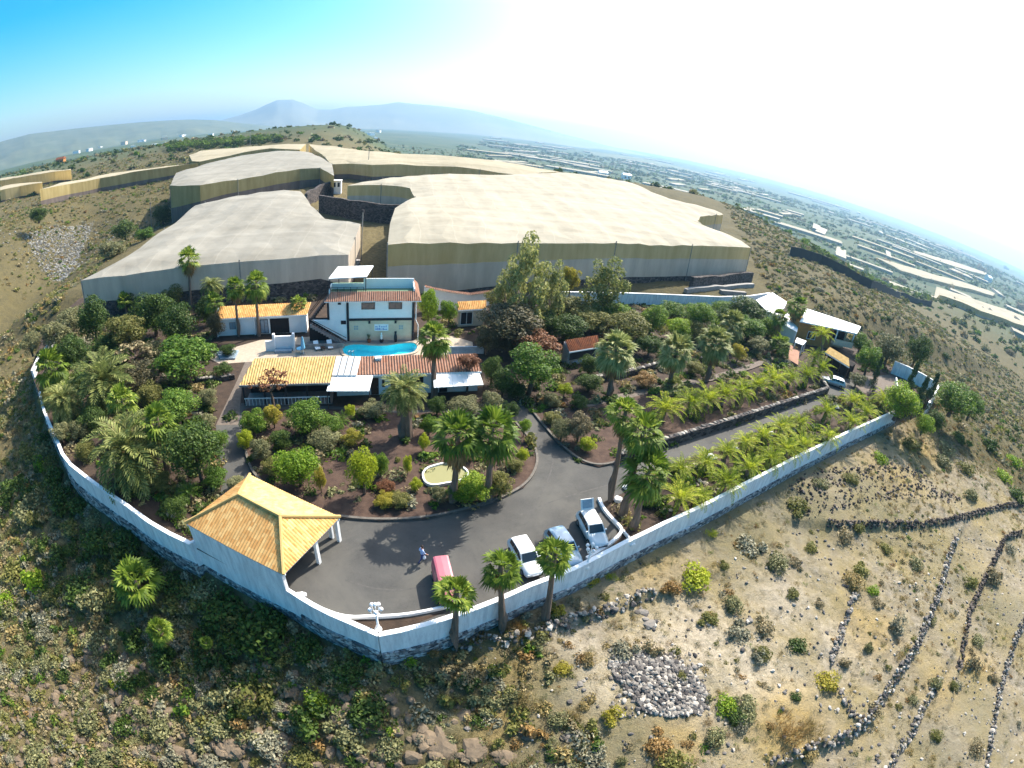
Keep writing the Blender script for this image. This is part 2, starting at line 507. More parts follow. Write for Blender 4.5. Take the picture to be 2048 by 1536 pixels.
    M['pool_tile'] = plain('pool_lining', lin(170, 240, 250), lin(196, 244, 252), 2)
    t = NT('window_glass')
    M['glass'] = t.princ((0.02, 0.025, 0.03, 1), 0.08, None, 0, 0.6)
    M['glass_pale'] = plain('pale_glass', lin(150, 166, 176), lin(120, 136, 148), 2, 0.15)
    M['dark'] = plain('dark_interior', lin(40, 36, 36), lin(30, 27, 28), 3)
    def paint(name, c, rough=0.28, metal=0.0):
        t = NT(name)
        m = t.princ(c, rough, None, metal, 0.5)
        p = [n for n in t.t.nodes if n.type == 'BSDF_PRINCIPLED'][0]
        p.inputs['Coat Weight'].default_value = 0.6
        p.inputs['Coat Roughness'].default_value = 0.08
        dirt = t.ramp(t.noise(1.3, 6, 0.7, t.objc()), (0.35, c), (0.8, tuple(v * 0.82 for v in c[:3]) + (1,)))
        t.l(dirt, p.inputs['Base Color'])
        return m
    M['car_white'] = paint('white_car_paint', (0.72, 0.72, 0.70, 1))
    M['car_blue'] = paint('blue_grey_car_paint', lin(134, 160, 176), 0.3, 0.2)
    M['car_red'] = paint('faded_red_car_paint', lin(164, 84, 96), 0.45)
    M['car_silver'] = paint('silver_car_paint', lin(170, 174, 176), 0.3, 0.4)
    M['tyre'] = plain('tyre_rubber', lin(36, 35, 35), lin(28, 27, 27), 5)
    M['rim'] = plain('wheel_rim', lin(150, 150, 152), lin(120, 120, 122), 5, 0.4, metal=0.5)
    M['lamp_glass'] = plain('headlamp_lens', lin(200, 206, 210), lin(176, 184, 190), 5, 0.1)
    M['tail_red'] = plain('tail_lamp_red', lin(150, 24, 24), lin(120, 20, 20), 5, 0.2)
    M['plastic_white'] = plain('white_plastic', (0.8, 0.8, 0.8, 1), (0.7, 0.7, 0.7, 1), 2, 0.45)
    M['blue_cloth'] = plain('pale_blue_cloth', lin(130, 190, 214), lin(100, 166, 198), 2)
    M['skin'] = plain('skin', lin(190, 140, 112), lin(176, 126, 100), 4, 0.6, obj=True)
    M['shirt'] = plain('pale_shirt', lin(172, 192, 226), lin(150, 172, 212), 5, 0.9, obj=True)
    M['jeans'] = plain('blue_jeans', lin(62, 74, 124), lin(50, 60, 104), 5, 0.9, obj=True)
    M['hair'] = plain('dark_hair', lin(52, 40, 34), lin(40, 30, 26), 6, 0.8, obj=True)
    M['motif_blue'] = plain('motif_blue', lin(92, 120, 180), lin(120, 146, 196), 4)
    M['terracotta'] = plain('terracotta', lin(150, 88, 62), lin(124, 70, 50), 3)
    M['bark'] = plain('bark', lin(112, 96, 82), lin(72, 60, 52), 3, 0.95, 0.6, 12, obj=True)
    M['bark_pale'] = plain('pale_bark', lin(186, 172, 154), lin(136, 122, 106), 2, 0.95, 0.4, 10, obj=True)
    M['palm_bark'] = plain('palm_bark', lin(136, 116, 100), lin(92, 76, 66), 4, 0.95, 0.8, 14, obj=True)
    M['thatch'] = leafm('dead_fronds', lin(112, 86, 52), lin(168, 134, 84), 0.15)
    M['fan'] = leafm('fan_leaf', lin(54, 78, 22), lin(102, 124, 36), 0.38, lin(164, 172, 72))
    M['fan_blue'] = leafm('blue_fan_leaf', lin(88, 96, 46), lin(124, 130, 70), 0.3, lin(170, 172, 112))
    M['date'] = leafm('date_leaflets', lin(84, 104, 22), lin(146, 160, 38), 0.42, lin(206, 202, 84))
    M['date_dark'] = leafm('old_date_leaflets', lin(76, 88, 44), lin(120, 128, 68), 0.35, lin(180, 178, 112))
    M['leaf_dark'] = leafm('dark_leaf', lin(38, 58, 25), lin(64, 86, 33), 0.3, lin(100, 118, 48))
    M['leaf_green'] = leafm('green_leaf', lin(52, 82, 27), lin(88, 118, 36), 0.36, lin(138, 156, 56))
    M['leaf_olive'] = leafm('olive_leaf', lin(80, 84, 42), lin(112, 112, 56), 0.35, lin(154, 148, 84))
    M['leaf_brown'] = leafm('brown_green_leaf', lin(64, 62, 44), lin(88, 84, 56), 0.25, lin(122, 106, 70))
    M['leaf_lime'] = leafm('lime_leaf', lin(112, 130, 26), lin(156, 166, 36), 0.45, lin(192, 194, 72))
    M['leaf_bright'] = leafm('bright_green_leaf', lin(74, 106, 22), lin(116, 144, 32), 0.4, lin(166, 178, 60))
    M['leaf_yellow'] = leafm('yellow_leaf', lin(126, 122, 40), lin(158, 148, 50), 0.4, lin(184, 170, 80))
    M['leaf_grey'] = leafm('grey_green_leaf', lin(98, 97, 80), lin(130, 127, 104), 0.22, lin(164, 159, 132))
    M['leaf_sage'] = leafm('sage_leaf', lin(84, 86, 56), lin(118, 118, 78), 0.26, lin(162, 158, 112))
    M['leaf_red'] = leafm('rust_red_leaf', lin(92, 62, 42), lin(120, 76, 50), 0.25, lin(140, 104, 66))
    M['leaf_straw'] = leafm('dry_straw', lin(122, 106, 64), lin(150, 132, 84), 0.3, lin(178, 162, 114))
    M['leaf_rust'] = leafm('dry_rust_scrub', lin(112, 86, 50), lin(138, 108, 62), 0.25, lin(164, 136, 84))
    M['leaf_dusk'] = leafm('dull_scrub', lin(100, 92, 68), lin(134, 122, 90), 0.22, lin(170, 154, 114))
    M['leaf_feather'] = leafm('feathery_leaf', lin(92, 100, 50), lin(132, 136, 74), 0.45, lin(172, 170, 112))
    M['leaf_conifer'] = leafm('conifer_leaf', lin(34, 54, 30), lin(54, 76, 38), 0.15, lin(76, 98, 52))
    M['mountain'] = plain('mountain_rock', lin(92, 100, 92), lin(116, 116, 100), 0.0012, 0.95)
    M['hill_scrub'] = plain('hill_scrub', lin(66, 78, 54), lin(94, 98, 72), 0.008, 0.95, detail=8)
    M['net_black'] = plain('windbreak_net', lin(58, 62, 60), lin(44, 46, 50), 0.4)
build_materials()

# ------------------------------------------------------------------ object helpers
ORG = {}
def tag(o, label=None, cat=None, group=None, kind=None):
    if label: o['label'] = label
    if cat: o['category'] = cat
    if group: o['group'] = group
    if kind: o['kind'] = kind
    return o
def thing(name, label, cat, loc=(0, 0, 0), rotz=0.0, group=None, kind=None):
    o = bpy.data.objects.new(name, None)
    COL.objects.link(o)
    o.location = loc
    o.rotation_euler = (0, 0, rotz)
    o.empty_display_size = 0.2
    ORG[o] = Vector(loc)
    return tag(o, label, cat, group, kind)
class MB:
    """collects geometry, then links it as ONE mesh object"""
    def __init__(s):
        s.v, s.f, s.m, s.uv = [], [], [], {}
    def quad(s, a, b, c, d, mi=0):
        n = len(s.v)
        s.v += [tuple(a), tuple(b), tuple(c), tuple(d)]
        s.f.append((n, n + 1, n + 2, n + 3))
        s.m.append(mi)
    def poly(s, pts, mi=0):
        n = len(s.v)
        s.v += [tuple(p) for p in pts]
        s.f.append(tuple(range(n, n + len(pts))))
        s.m.append(mi)
    def hexa(s, b, t, mi=0):
        """solid from a lower and an upper quad (both counter-clockwise seen from above)"""
        n = len(s.v)
        s.v += [tuple(p) for p in b] + [tuple(p) for p in t]
        s.f += [(n + 3, n + 2, n + 1, n), (n + 4, n + 5, n + 6, n + 7)]
        s.f += [(n + i, n + (i + 1) % 4, n + 4 + (i + 1) % 4, n + 4 + i) for i in range(4)]
        s.m += [mi] * 6
    def box(s, F, u0, u1, v0, v1, w0, w1, mi=0):
        s.hexa([F(u0, v0, w0), F(u1, v0, w0), F(u1, v1, w0), F(u0, v1, w0)], [F(u0, v0, w1), F(u1, v0, w1), F(u1, v1, w1), F(u0, v1, w1)], mi)
    def tube(s, pts, rad, n=6, mi=0, cap=True):
        pts = [Vector(p) for p in pts]
        if not hasattr(rad, '__len__'):
            rad = [rad] * len(pts)
        base = len(s.v)
        for i, p in enumerate(pts):
            d = (pts[min(i + 1, len(pts) - 1)] - pts[max(i - 1, 0)]).normalized()
            a = d.cross(Vector((0, 0, 1)) if abs(d.z) < 0.9 else Vector((1, 0, 0))).normalized()
            b = d.cross(a)
            for k in range(n):
                t = 2 * math.pi * k / n
                s.v.append(tuple(p + (a * math.cos(t) + b * math.sin(t)) * rad[i]))
        for i in range(len(pts) - 1):
            for k in range(n):
                s.f.append((base + i * n + k, base + (i + 1) * n + k, base + (i + 1) * n + (k + 1) % n, base + i * n + (k + 1) % n))
                s.m.append(mi)
        if cap:
            s.f.append(tuple(base + (len(pts) - 1) * n + n - 1 - k for k in range(n)))
            s.f.append(tuple(base + k for k in range(n)))
            s.m += [mi, mi]
    def ball(s, c, r, n=8, m=6, mi=0, sz=1.0):
        c = Vector(c)
        base = len(s.v)
        for i in range(m + 1):
            th = math.pi * i / m
            for k in range(n):
                ph = 2 * math.pi * k / n
                s.v.append((c.x + r * math.sin(th) * math.cos(ph), c.y + r * math.sin(th) * math.sin(ph), c.z + r * sz * math.cos(th)))
        for i in range(m):
            for k in range(n):
                s.f.append((base + i * n + k, base + (i + 1) * n + k, base + (i + 1) * n + (k + 1) % n, base + i * n + (k + 1) % n))
                s.m.append(mi)
    def stone(s, c, r, rnd, flat=0.7, mi=0):
        """one rough stone: a jittered low sphere"""
        c = Vector(c)
        base = len(s.v)
        n, m = 6, 4
        rz = rnd.random() * 6.28
        ex, ey = r * rnd.uniform(0.7, 1.3), r * rnd.uniform(0.7, 1.3)
        s.v.append((c.x, c.y, c.z + r * flat))
        for i in range(1, m):
            th = math.pi * i / m
            for k in range(n):
                ph = rz + 2 * math.pi * (k + 0.5 * (i % 2)) / n
                j = rnd.uniform(0.72, 1.2)
                s.v.append((c.x + ex * j * math.sin(th) * math.cos(ph), c.y + ey * j * math.sin(th) * math.sin(ph), c.z + r * flat * j * math.cos(th)))
        s.v.append((c.x, c.y, c.z - r * flat))
        e = base + 1 + (m - 1) * n
        for k in range(n):
            s.f.append((base, base + 1 + k, base + 1 + (k + 1) % n))
            s.m.append(mi)
            for i in range(m - 2):
                a = base + 1 + i * n
                s.f.append((a + k, a + n + k, a + n + (k + 1) % n, a + (k + 1) % n))
                s.m.append(mi)
            a = base + 1 + (m - 2) * n
            s.f.append((a + k, e, a + (k + 1) % n))
            s.m.append(mi)
    def build(s, name, mat, parent=None, smooth=False, uvs=None):
        me = bpy.data.meshes.new(name)
        off = Vector((0, 0, 0))
        if parent is not None:
            off = ORG[parent]
        v = np.array(s.v, dtype=np.float32).reshape(-1, 3) - np.array(off, dtype=np.float32)
        me.from_pydata(v.tolist(), [], s.f)
        mats = mat if isinstance(mat, (list, tuple)) else [mat]
        for mm in mats:
            me.materials.append(M[mm] if isinstance(mm, str) else mm)
        if len(mats) > 1:
            me.polygons.foreach_set('material_index', s.m)
        if smooth:
            me.polygons.foreach_set('use_smooth', [True] * len(me.polygons))
        if s.uv:
            lay = me.uv_layers.new(name='UVMap')
            vi = np.zeros(len(me.loops), dtype=np.int32)
            me.loops.foreach_get('vertex_index', vi)
            tab = np.zeros((len(s.v), 2), dtype=np.float32)
            for k, val in s.uv.items():
                tab[k] = val
            lay.data.foreach_set('uv', tab[vi].ravel())
        me.update()
        o = bpy.data.objects.new(name, me)
        COL.objects.link(o)
        if parent is not None:
            o.parent = parent
            ORG[o] = off
        else:
            ORG[o] = Vector((0, 0, 0))
        return o
def struct(name, mb, mat, **k):
    o = mb.build(name, mat, **k)
    o['kind'] = 'structure'
    return o
def kids(o):
    return [c for c in o.children]
def copy_tree(o, parent=None):
    c = o.copy()
    COL.objects.link(c)
    c.parent = parent
    for ch in kids(o):
        copy_tree(ch, c)
    return c
def frame(o, ang):
    o = Vector(o)
    c, s = math.cos(ang), math.sin(ang)
    return lambda u, v, w: Vector((o.x + u * c - v * s, o.y + u * s + v * c, o.z + w))
ID = lambda u, v, w: Vector((u, v, w))
def tri2d(poly, inner=()):
    """constrained triangulation of a plan outline with extra inner points"""
    pts = [Vector((p[0], p[1])) for p in poly] + [Vector((p[0], p[1])) for p in inner]
    n = len(poly)
    r = geometry.delaunay_2d_cdt(pts, [(i, (i + 1) % n) for i in range(n)], [list(range(n))], 1, 1e-5)
    return r[0], r[2]
def inside(x, y, P):
    c = False
    for i in range(len(P)):
        p, q = P[i], P[(i + 1) % len(P)]
        if (p[1] > y) != (q[1] > y) and x < (q[0] - p[0]) * (y - p[1]) / (q[1] - p[1]) + p[0]:
            c = not c
    return c
def sheet(name, pix, z, mat, hole=None):
    pts = [at(px, py, z) for px, py in pix]
    if hole is None:
        v, f = tri2d(pts)
    else:
        H = [Vector((p[0], p[1])) for p in hole]
        n, k = len(pts), len(hole)
        r = geometry.delaunay_2d_cdt([Vector((p.x, p.y)) for p in pts] + H, [(i, (i + 1) % n) for i in range(n)] + [(n + i, n + (i + 1) % k) for i in range(k)], [], 0, 1e-5)
        v, f = r[0], r[2]
        O = [(p.x, p.y) for p in pts]
        def cen(t):
            return sum(v[q].x for q in t) / len(t), sum(v[q].y for q in t) / len(t)
        f = [t for t in f if inside(*cen(t), O) and not inside(*cen(t), H)]
    m = MB()
    m.v = [(a.x, a.y, z) for a in v]
    m.f = [tuple(t) if up2(v, t) else tuple(reversed(t)) for t in f]
    m.m = [0] * len(f)
    return struct(name, m, mat)
def up2(v, t):
    a, b, c = v[t[0]], v[t[1]], v[t[2]]
    return (b.x - a.x) * (c.y - a.y) - (b.y - a.y) * (c.x - a.x) > 0
def dense(pts, step):
    out = []
    for i in range(len(pts) - 1):
        a, b = Vector(pts[i]), Vector(pts[i + 1])
        n = max(1, int((b - a).length / step))
        out += [a.lerp(b, k / n) for k in range(n)]
    out.append(Vector(pts[-1]))
    return out
def smoothline(pts, it=2):
    pts = [Vector(p) for p in pts]
    for _ in range(it):
        o = [pts[0]]
        for i in range(len(pts) - 1):
            o += [pts[i].lerp(pts[i + 1], 0.25), pts[i].lerp(pts[i + 1], 0.75)]
        o.append(pts[-1])
        pts = o
    return pts
def ribbon(m, pts, w0, w1, half, mi=0, bot=None):
    """wall along a plan polyline from height w0 to w1 (relative to each point's z, or absolute floor list)"""
    P = [Vector(p) for p in pts]
    nrm = []
    for i in range(len(P)):
        d = P[min(i + 1, len(P) - 1)] - P[max(i - 1, 0)]
        d.z = 0
        d.normalize()
        nrm.append(Vector((-d.y, d.x, 0)))
    b = len(m.v)
    for p, n in zip(P, nrm):
        for s_, w in ((half, w0), (half, w1), (-half, w1), (-half, w0)):
            m.v.append((p.x + n.x * s_, p.y + n.y * s_, p.z + w))
    for i in range(len(P) - 1):
        for k in range(4):
            a, c = b + i * 4, b + (i + 1) * 4
            m.f.append((a + k, a + (k + 1) % 4, c + (k + 1) % 4, c + k))
            m.m.append(mi)
    e = b + (len(P) - 1) * 4
    m.f += [(b + 3, b + 2, b + 1, b), (e, e + 1, e + 2, e + 3)]
    m.m += [mi, mi]
def roof_plane(m, A, B, C, D, period=0.28, amp=0.05, mi=0, lift=0.0):
    """barrel-tiled roof plane: eave A->B, upper edge D->C; columns of tile run up the slope, clipped to the outline"""
    A, B, C, D = (Vector(p) for p in (A, B, C, D))
    U = (B - A)
    L = U.length
    U.normalize()
    N = U.cross(D - A if (D - A).length > 1e-4 else C - A).normalized()
    if N.z < 0:
        N = -N
    V = N.cross(U).normalized()
    if V.z < 0:
        V = -V
    du, dv = (D - A).dot(U), (D - A).dot(V)
    cu = (C - A).dot(U)
    n = max(4, int(L / period * 4))
    base = len(m.v)
    for i in range(n + 1):
        u = L * i / n
        vm = dv
        if u < du:
            vm = min(vm, dv * u / max(du, 1e-4))
        if u > cu:
            vm = min(vm, dv * (L - u) / max(L - cu, 1e-4))
        sh0 = 0 if du >= 0 else du
        h = amp * math.cos(2 * math.pi * u / period) + lift
        for k in range(4):
            v = vm * k / 3
            uu = u + (du * v / dv if du < 0 else 0) + (0 if cu <= L else (cu - L) * v / dv * (u / L))
            p = A + U * uu + V * v + N * h
            m.uv[len(m.v)] = (u, v)
            m.v.append(tuple(p))
    for i in range(n):
        for k in range(3):
            a = base + i * 4 + k
            m.f.append((a, a + 4, a + 5, a + 1))
            m.m.append(mi)
ORD = ['first', 'second', 'third', 'fourth', 'fifth', 'sixth', 'seventh', 'eighth', 'ninth', 'tenth', 'eleventh', 'twelfth', 'thirteenth', 'fourteenth', 'fifteenth', 'sixteenth', 'seventeenth', 'eighteenth', 'nineteenth', 'twentieth']

# ------------------------------------------------------------------ ground
WALLS = {}
for key_, drop_, pix_ in (('long', 0.8, [(1540, 1536), (1580, 1515), (1640, 1490), (1700, 1466), (1730, 1446), (1765, 1400), (1800, 1345), (1840, 1280), (1870, 1210), (1890, 1150), (1905, 1100), (1918, 1072)]),
                          ('right', 0.5, [(1785, 1536), (1810, 1490), (1835, 1455), (1855, 1410), (1875, 1370), (1890, 1345)]),
                          ('hook', 0.6, [(1928, 1330), (1935, 1280), (1945, 1220), (1965, 1170), (1990, 1120), (2010, 1075), (2048, 1060)]),
                          ('corner', 0.5, [(1975, 1536), (1985, 1470), (2000, 1400), (2020, 1320), (2040, 1260), (2060, 1220)]),
                          ('pale', 0.3, [(1660, 1330), (1675, 1290), (1690, 1245), (1703, 1205), (1715, 1185)]),
                          ('below', 0.5, [(905, 1288), (960, 1282), (1010, 1278), (1060, 1270), (1110, 1252), (1160, 1235), (1220, 1215), (1270, 1195), (1310, 1182)]),
                          ('top', 0.5, [(1655, 1046), (1700, 1048), (1780, 1049), (1850, 1047), (1900, 1040), (1950, 1026), (2000, 1014), (2048, 1006)])):
    WALLS[key_] = ([tuple(surf(*p_)[:2]) for p_ in pix_], drop_)
STEPS.extend(WALLS.values())
def terrain():
    rr = np.concatenate([np.linspace(0.5, 24, 30), np.geomspace(24.6, 260, 250), np.geomspace(265, 14000, 150)])
    az = np.concatenate([np.linspace(-100, 100, 640), np.linspace(104, 256, 60)]) * math.pi / 180
    nr, na = len(rr), len(az)
    RR, AZ = np.meshgrid(rr, az, indexing='ij')
    X, Y = RR * np.sin(AZ), RR * np.cos(AZ)
    Z = np.concatenate([zt(X[i:i + 40].ravel(), Y[i:i + 40].ravel()) for i in range(0, nr, 40)]).reshape(nr, na)
    v = np.stack([X, Y, Z], -1).reshape(-1, 3)
    i, j = np.meshgrid(np.arange(nr - 1), np.arange(na), indexing='ij')
    j2 = (j + 1) % na
    f = np.stack([i * na + j, i * na + j2, (i + 1) * na + j2, (i + 1) * na + j], -1).reshape(-1, 4)[:, ::-1]
    me = bpy.data.meshes.new('terrain')
    me.vertices.add(len(v))
    me.vertices.foreach_set('co', v.astype(np.float32).ravel())
    me.loops.add(f.size)
    me.loops.foreach_set('vertex_index', f.astype(np.int32).ravel())
    me.polygons.add(len(f))
    me.polygons.foreach_set('loop_start', np.arange(0, f.size, 4, dtype=np.int32))
    me.polygons.foreach_set('use_smooth', np.ones(len(f), bool))
    me.update(calc_edges=True)
    x, y = v[:, 0], v[:, 1]
    p, q = pq(x, y)
    r = np.hypot(x, y)
    wob = 9 * fbm(x / 22, y / 22, 3, 21)
    R = ss(-1, 9, x + wob * 0.5) * (1 - ss(96, 116, p + 0.5 * q + wob)) * (1 - ss(50, 90, q))
    G = ss(4, -10, x + wob * 0.5) * (1 - ss(60, 90, -p))
    B = ss(330, 620, r + 4 * wob)
    c = np.stack([R * (1 - B), G * (1 - B), B, np.ones_like(B)], -1).astype(np.float32)
    a = me.color_attributes.new('zone', 'FLOAT_COLOR', 'POINT')
    a.data.foreach_set('color', c.ravel())
    pat = np.zeros((len(v), 4), np.float32)
    for k, px, py, rad, wgt in ((0, 1320, 1300, 3.6, 1), (0, 1400, 1270, 4.5, .9), (0, 1500, 1330, 4.0, 1), (0, 1210, 1360, 3.0, .9), (0, 1560, 1370, 3.2, .8), (0, 1150, 1290, 2.4, .7), (0, 1680, 1290, 3.5, .5), (0, 1560, 1200, 4, .6), (0, 1430, 1440, 3, .5),
                              (1, 1580, 1450, 3.6, 1), (1, 1350, 1490, 2.6, .8), (1, 1290, 1120, 3, .7), (1, 1740, 1260, 3.5, .7), (1, 1020, 1330, 2.6, .8), (1, 990, 1420, 2.6, .8), (1, 1890, 1380, 3, .6), (1, 1960, 1330, 3, .6), (1, 1780, 950, 6, .6), (1, 1850, 900, 6, .7), (1, 230, 1340, 3, .7), (1, 400, 1400, 3, .6),
                              (2, 1480, 1060, 5, 1), (2, 1600, 1010, 6, 1), (2, 1750, 1000, 7, .9), (2, 1900, 1130, 6, .7), (2, 2000, 1220, 6, .8), (2, 1860, 1500, 4, .7), (2, 1960, 1430, 5, .7), (2, 1090, 1380, 3, .8), (2, 960, 1320, 3, .9), (2, 860, 1400, 4, 1), (2, 1240, 1480, 3.5, .8), (2, 1130, 1480, 3, .7)):
        s_ = surf(px, py)
        pat[:, k] = np.maximum(pat[:, k], wgt * np.exp(-(((x - s_.x) ** 2 + (y - s_.y) ** 2) / rad ** 2) ** 1.3))
    pat[:, 3] = 1
    pat[:, :3] *= (1 - B)[:, None]
    a2 = me.color_attributes.new('patch', 'FLOAT_COLOR', 'POINT')
    a2.data.foreach_set('color', pat.ravel())
    me.materials.append(M['terrain'])
    o = bpy.data.objects.new('ground', me)
    COL.objects.link(o)
    o['kind'] = 'structure'
terrain()
POOL = smoothline([at(px, py, 0.05) for px, py in [(682, 697), (690, 690), (715, 687), (740, 690), (770, 691), (800, 686), (824, 684), (836, 688), (838, 698), (828, 708), (790, 712), (740, 716), (700, 716), (684, 709), (682, 697)]], 2)[:-1]
sheet('garden_ground', _cp, 0.0, 'soil', POOL)

road = [(432, 850), (434, 900), (452, 950), (440, 985), (395, 1055), (400, 1095), (575, 1180), (600, 1192), (660, 1221), (752, 1262), (850, 1243), (1000, 1194), (1130, 1143),
        (1226, 1092), (1238, 1050), (1205, 1005), (1248, 985), (1262, 962), (1310, 940), (1400, 908), (1500, 868), (1580, 838), (1660, 800), (1720, 782), (1790, 776),
        (1796, 748), (1740, 752), (1690, 745), (1655, 755), (1650, 786), (1580, 809), (1500, 836), (1400, 868), (1310, 897), (1230, 930), (1165, 927), (1128, 900), (1095, 866),
        (1062, 825), (1020, 780), (985, 790), (985, 815), (800, 822), (660, 812), (482, 806), (476, 830)]
sheet('driveway', road, 0.012, 'asphalt')
sheet('side_path', [(432, 850), (470, 770), (506, 690), (518, 696), (484, 770), (478, 840), (476, 850)], 0.016, 'path')
sheet('parking_apron', [(1706, 776), (1722, 752), (1790, 757), (1800, 768), (1790, 778), (1730, 786)], 0.018, 'path')
# faint tyre arcs left on the tarmac
for arc in ([(690, 1160), (740, 1176), (800, 1182), (850, 1172)], [(1040, 1030), (1100, 1004), (1160, 985), (1225, 968)], [(1075, 1000), (1110, 930), (1100, 880)]):
    pts = smoothline([at(px, py, 0.0) for px, py in arc], 3)
    m = MB()
    for i in range(len(pts) - 1):
        d = (pts[i + 1] - pts[i]).normalized() * 0.07
        n = Vector((-d.y, d.x, 0.0))
        m.quad(*[Vector((p.x, p.y, 0.0165)) for p in (pts[i] - n, pts[i + 1] - n, pts[i + 1] + n, pts[i] + n)])
    struct('road_mark', m, 'tyre_mark')

island = [(484, 868), (492, 905), (503, 945), (545, 985), (610, 1018), (680, 1036), (760, 1042), (850, 1038), (930, 1021), (1000, 999), (1048, 974), (1070, 945), (1076, 915), (1064, 885), (1048, 866), (1030, 846),
          (1000, 832), (900, 824), (800, 826), (660, 818), (600, 820), (500, 815), (486, 820)]
rbed = [(1066, 826), (1098, 866), (1130, 900), (1165, 925), (1198, 933), (1230, 927), (1310, 894), (1400, 866), (1500, 833), (1580, 806), (1650, 783),
        (1640, 768), (1560, 772), (1460, 780), (1380, 760), (1250, 790), (1130, 800)]
sheet('planting_bed', island, 0.14, 'soil_red')
sheet('planting_bed', rbed, 0.14, 'soil_red')
sheet('garden_path', [(1150, 808), (1230, 790), (1330, 768), (1420, 752), (1500, 728), (1560, 705), (1566, 712), (1505, 737), (1425, 761), (1335, 778), (1235, 801), (1158, 818)], 0.145, 'path')
sheet('pool_terrace', [(410, 712), (520, 680), (640, 672), (698, 676), (830, 680), (905, 672), (945, 684), (948, 712), (840, 718), (672, 719), (520, 722), (440, 728)], 0.02, 'paving', POOL)
sheet('terrace_shade_strip', [(640, 674), (698, 679), (830, 680), (826, 682), (800, 684), (770, 688), (740, 687), (715, 685), (690, 688), (600, 690)], 0.026, 'paving_dark')  # shade at the house foot, painted as a strip of darker paving
def kerb(name, pix, label, half=0.12, top=0.24, mat='kerb_stone', z=0.0):
    m = MB()
    ribbon(m, smoothline([at(px, py, z) for px, py in pix], 2), z - 0.1, z + top, half)
    return tag(m.build(name, mat), label, 'kerb')
kerb('kerb', island[:16], 'long curved grey kerb around the round planting bed beside the tarmac yard')
kerb('kerb', rbed[:6] + [(1238, 922)], 'grey kerb bending around the tip of the bed at the road fork')
kerb('kerb', [(640, 1219), (690, 1238), (745, 1236), (800, 1234), (850, 1226), (905, 1213)], 'thin white kerb edging the earth strip inside the front corner of the wall', 0.09, 0.3, 'white')
kerb('kerb', [(1197, 1000), (1206, 1022), (1232, 1050), (1245, 1064), (1230, 1082), (1200, 1104), (1172, 1120)], 'white rounded kerb bending around the car with the open tailgate', 0.13, 0.32, 'white')
kerb('kerb', [(1245, 1064), (1266, 1090)], 'short straight white kerb running from the rounded kerb to the front wall', 0.07, 0.3, 'white')
sheet('corner_bed', [(648, 1226), (700, 1243), (757, 1268), (830, 1248), (895, 1222), (850, 1232), (745, 1241)], 0.02, 'soil')

# ------------------------------------------------------------------ walls
def perimeter(name, pix, label, z_top, z_white, z_stone, half=0.15, coping=True, stone='stone_wall', white='white_old'):
    pts = [at(px, py, z_top) for px, py in pix]
    pts = dense([Vector((p.x, p.y, 0)) for p in pts], 3.0)
    t = thing(name, label, 'wall', pts[0])
    m = MB()
    ribbon(m, pts, z_white, z_top, half)
    m.build('parapet', white, t)
    if coping:
        m = MB()
        ribbon(m, pts, z_top + 0.003, z_top + 0.09, half + 0.04)
        m.build('coping', 'white', t)
    if z_stone is not None:
        m = MB()
        ribbon(m, pts, z_stone, z_white - 0.003, half + 0.16)
        m.build('stone_base', stone, t)
    return t
perimeter('perimeter_wall', [(79, 784), (86, 815), (100, 850), (115, 882), (125, 908), (142, 930), (180, 960), (215, 985), (255, 1012), (300, 1045), (340, 1068), (372, 1083), (381, 1088)],
          'long weathered white wall curving around the left side of the garden above the bushy ravine', 0.7, -1.5, -9)
perimeter('perimeter_wall', [(597, 1193), (625, 1210), (660, 1228), (700, 1245), (757, 1270)],
          'weathered white wall on dark stone from the carport to the sharp front corner', 0.7, -1.2, -5)
perimeter('perimeter_wall', [(757, 1270), (800, 1262), (850, 1250), (930, 1225), (1000, 1198), (1060, 1171), (1150, 1137), (1250, 1085), (1330, 1046), (1400, 1014), (1500, 962), (1600, 910), (1700, 862), (1798, 818)],
          'long straight white wall on a stone base behind the parked cars and young palms', 0.7, -1.35, -4)
perimeter('perimeter_wall', [(1790, 723), (1815, 733), (1845, 748), (1872, 764)], 'high pale wall at the far right end of the yard by the conifers', 2.6, -1, -6, 0.15, True)
perimeter('perimeter_wall', [(1878, 770), (1871, 785), (1858, 806)], 'short white wall piece running downhill at the far right corner', 1.6, -1, -6)
perimeter('perimeter_wall', [(1122, 584), (1240, 586), (1350, 590), (1440, 594), (1500, 592), (1540, 586)], 'plain white garden wall in front of the large netting greenhouse', 2.2, -0.3, -1)
perimeter('perimeter_wall', [(64, 742), (76, 716), (88, 700), (120, 660), (148, 622)], 'pale wall on the far left edge of the garden beside the bare slope', 1.2, -0.6, -8)
def stonewall(name, pix, label, h, half=0.35, z=0.0, mat='stone_dark', cap='grey', group=None):
    pts = dense([at(px, py, z) for px, py in pix], 2.0)
    t = thing(name, label, 'stone wall', pts[0], 0, group)
    m = MB()
    ribbon(m, pts, -0.1, h, half)
    m.build('masonry', mat, t)
    m = MB()
    rnd = random.Random(sum(map(ord, label)))
    for i in range(len(pts) - 1):
        L = (pts[i + 1] - pts[i]).length
        for k in range(int(L / 0.55)):
            p = pts[i].lerp(pts[i + 1], (k + 0.5) / (L / 0.55))
            m.stone(p + Vector((rnd.uniform(-.1, .1), rnd.uniform(-.1, .1), h + 0.03)), 0.3, rnd, 0.35)
    m.build('cap_stones', 'loose_stone', t)
    return t
stonewall('retaining_wall', [(1236, 925), (1310, 898), (1400, 870), (1500, 838), (1580, 811), (1652, 787)], 'dark stone retaining wall along the drive under the upper row of palms', 1.15, 0.3)
stonewall('retaining_wall', [(1652, 787), (1640, 770)], 'short end return of the dark stone wall by the silver car', 1.15, 0.3)
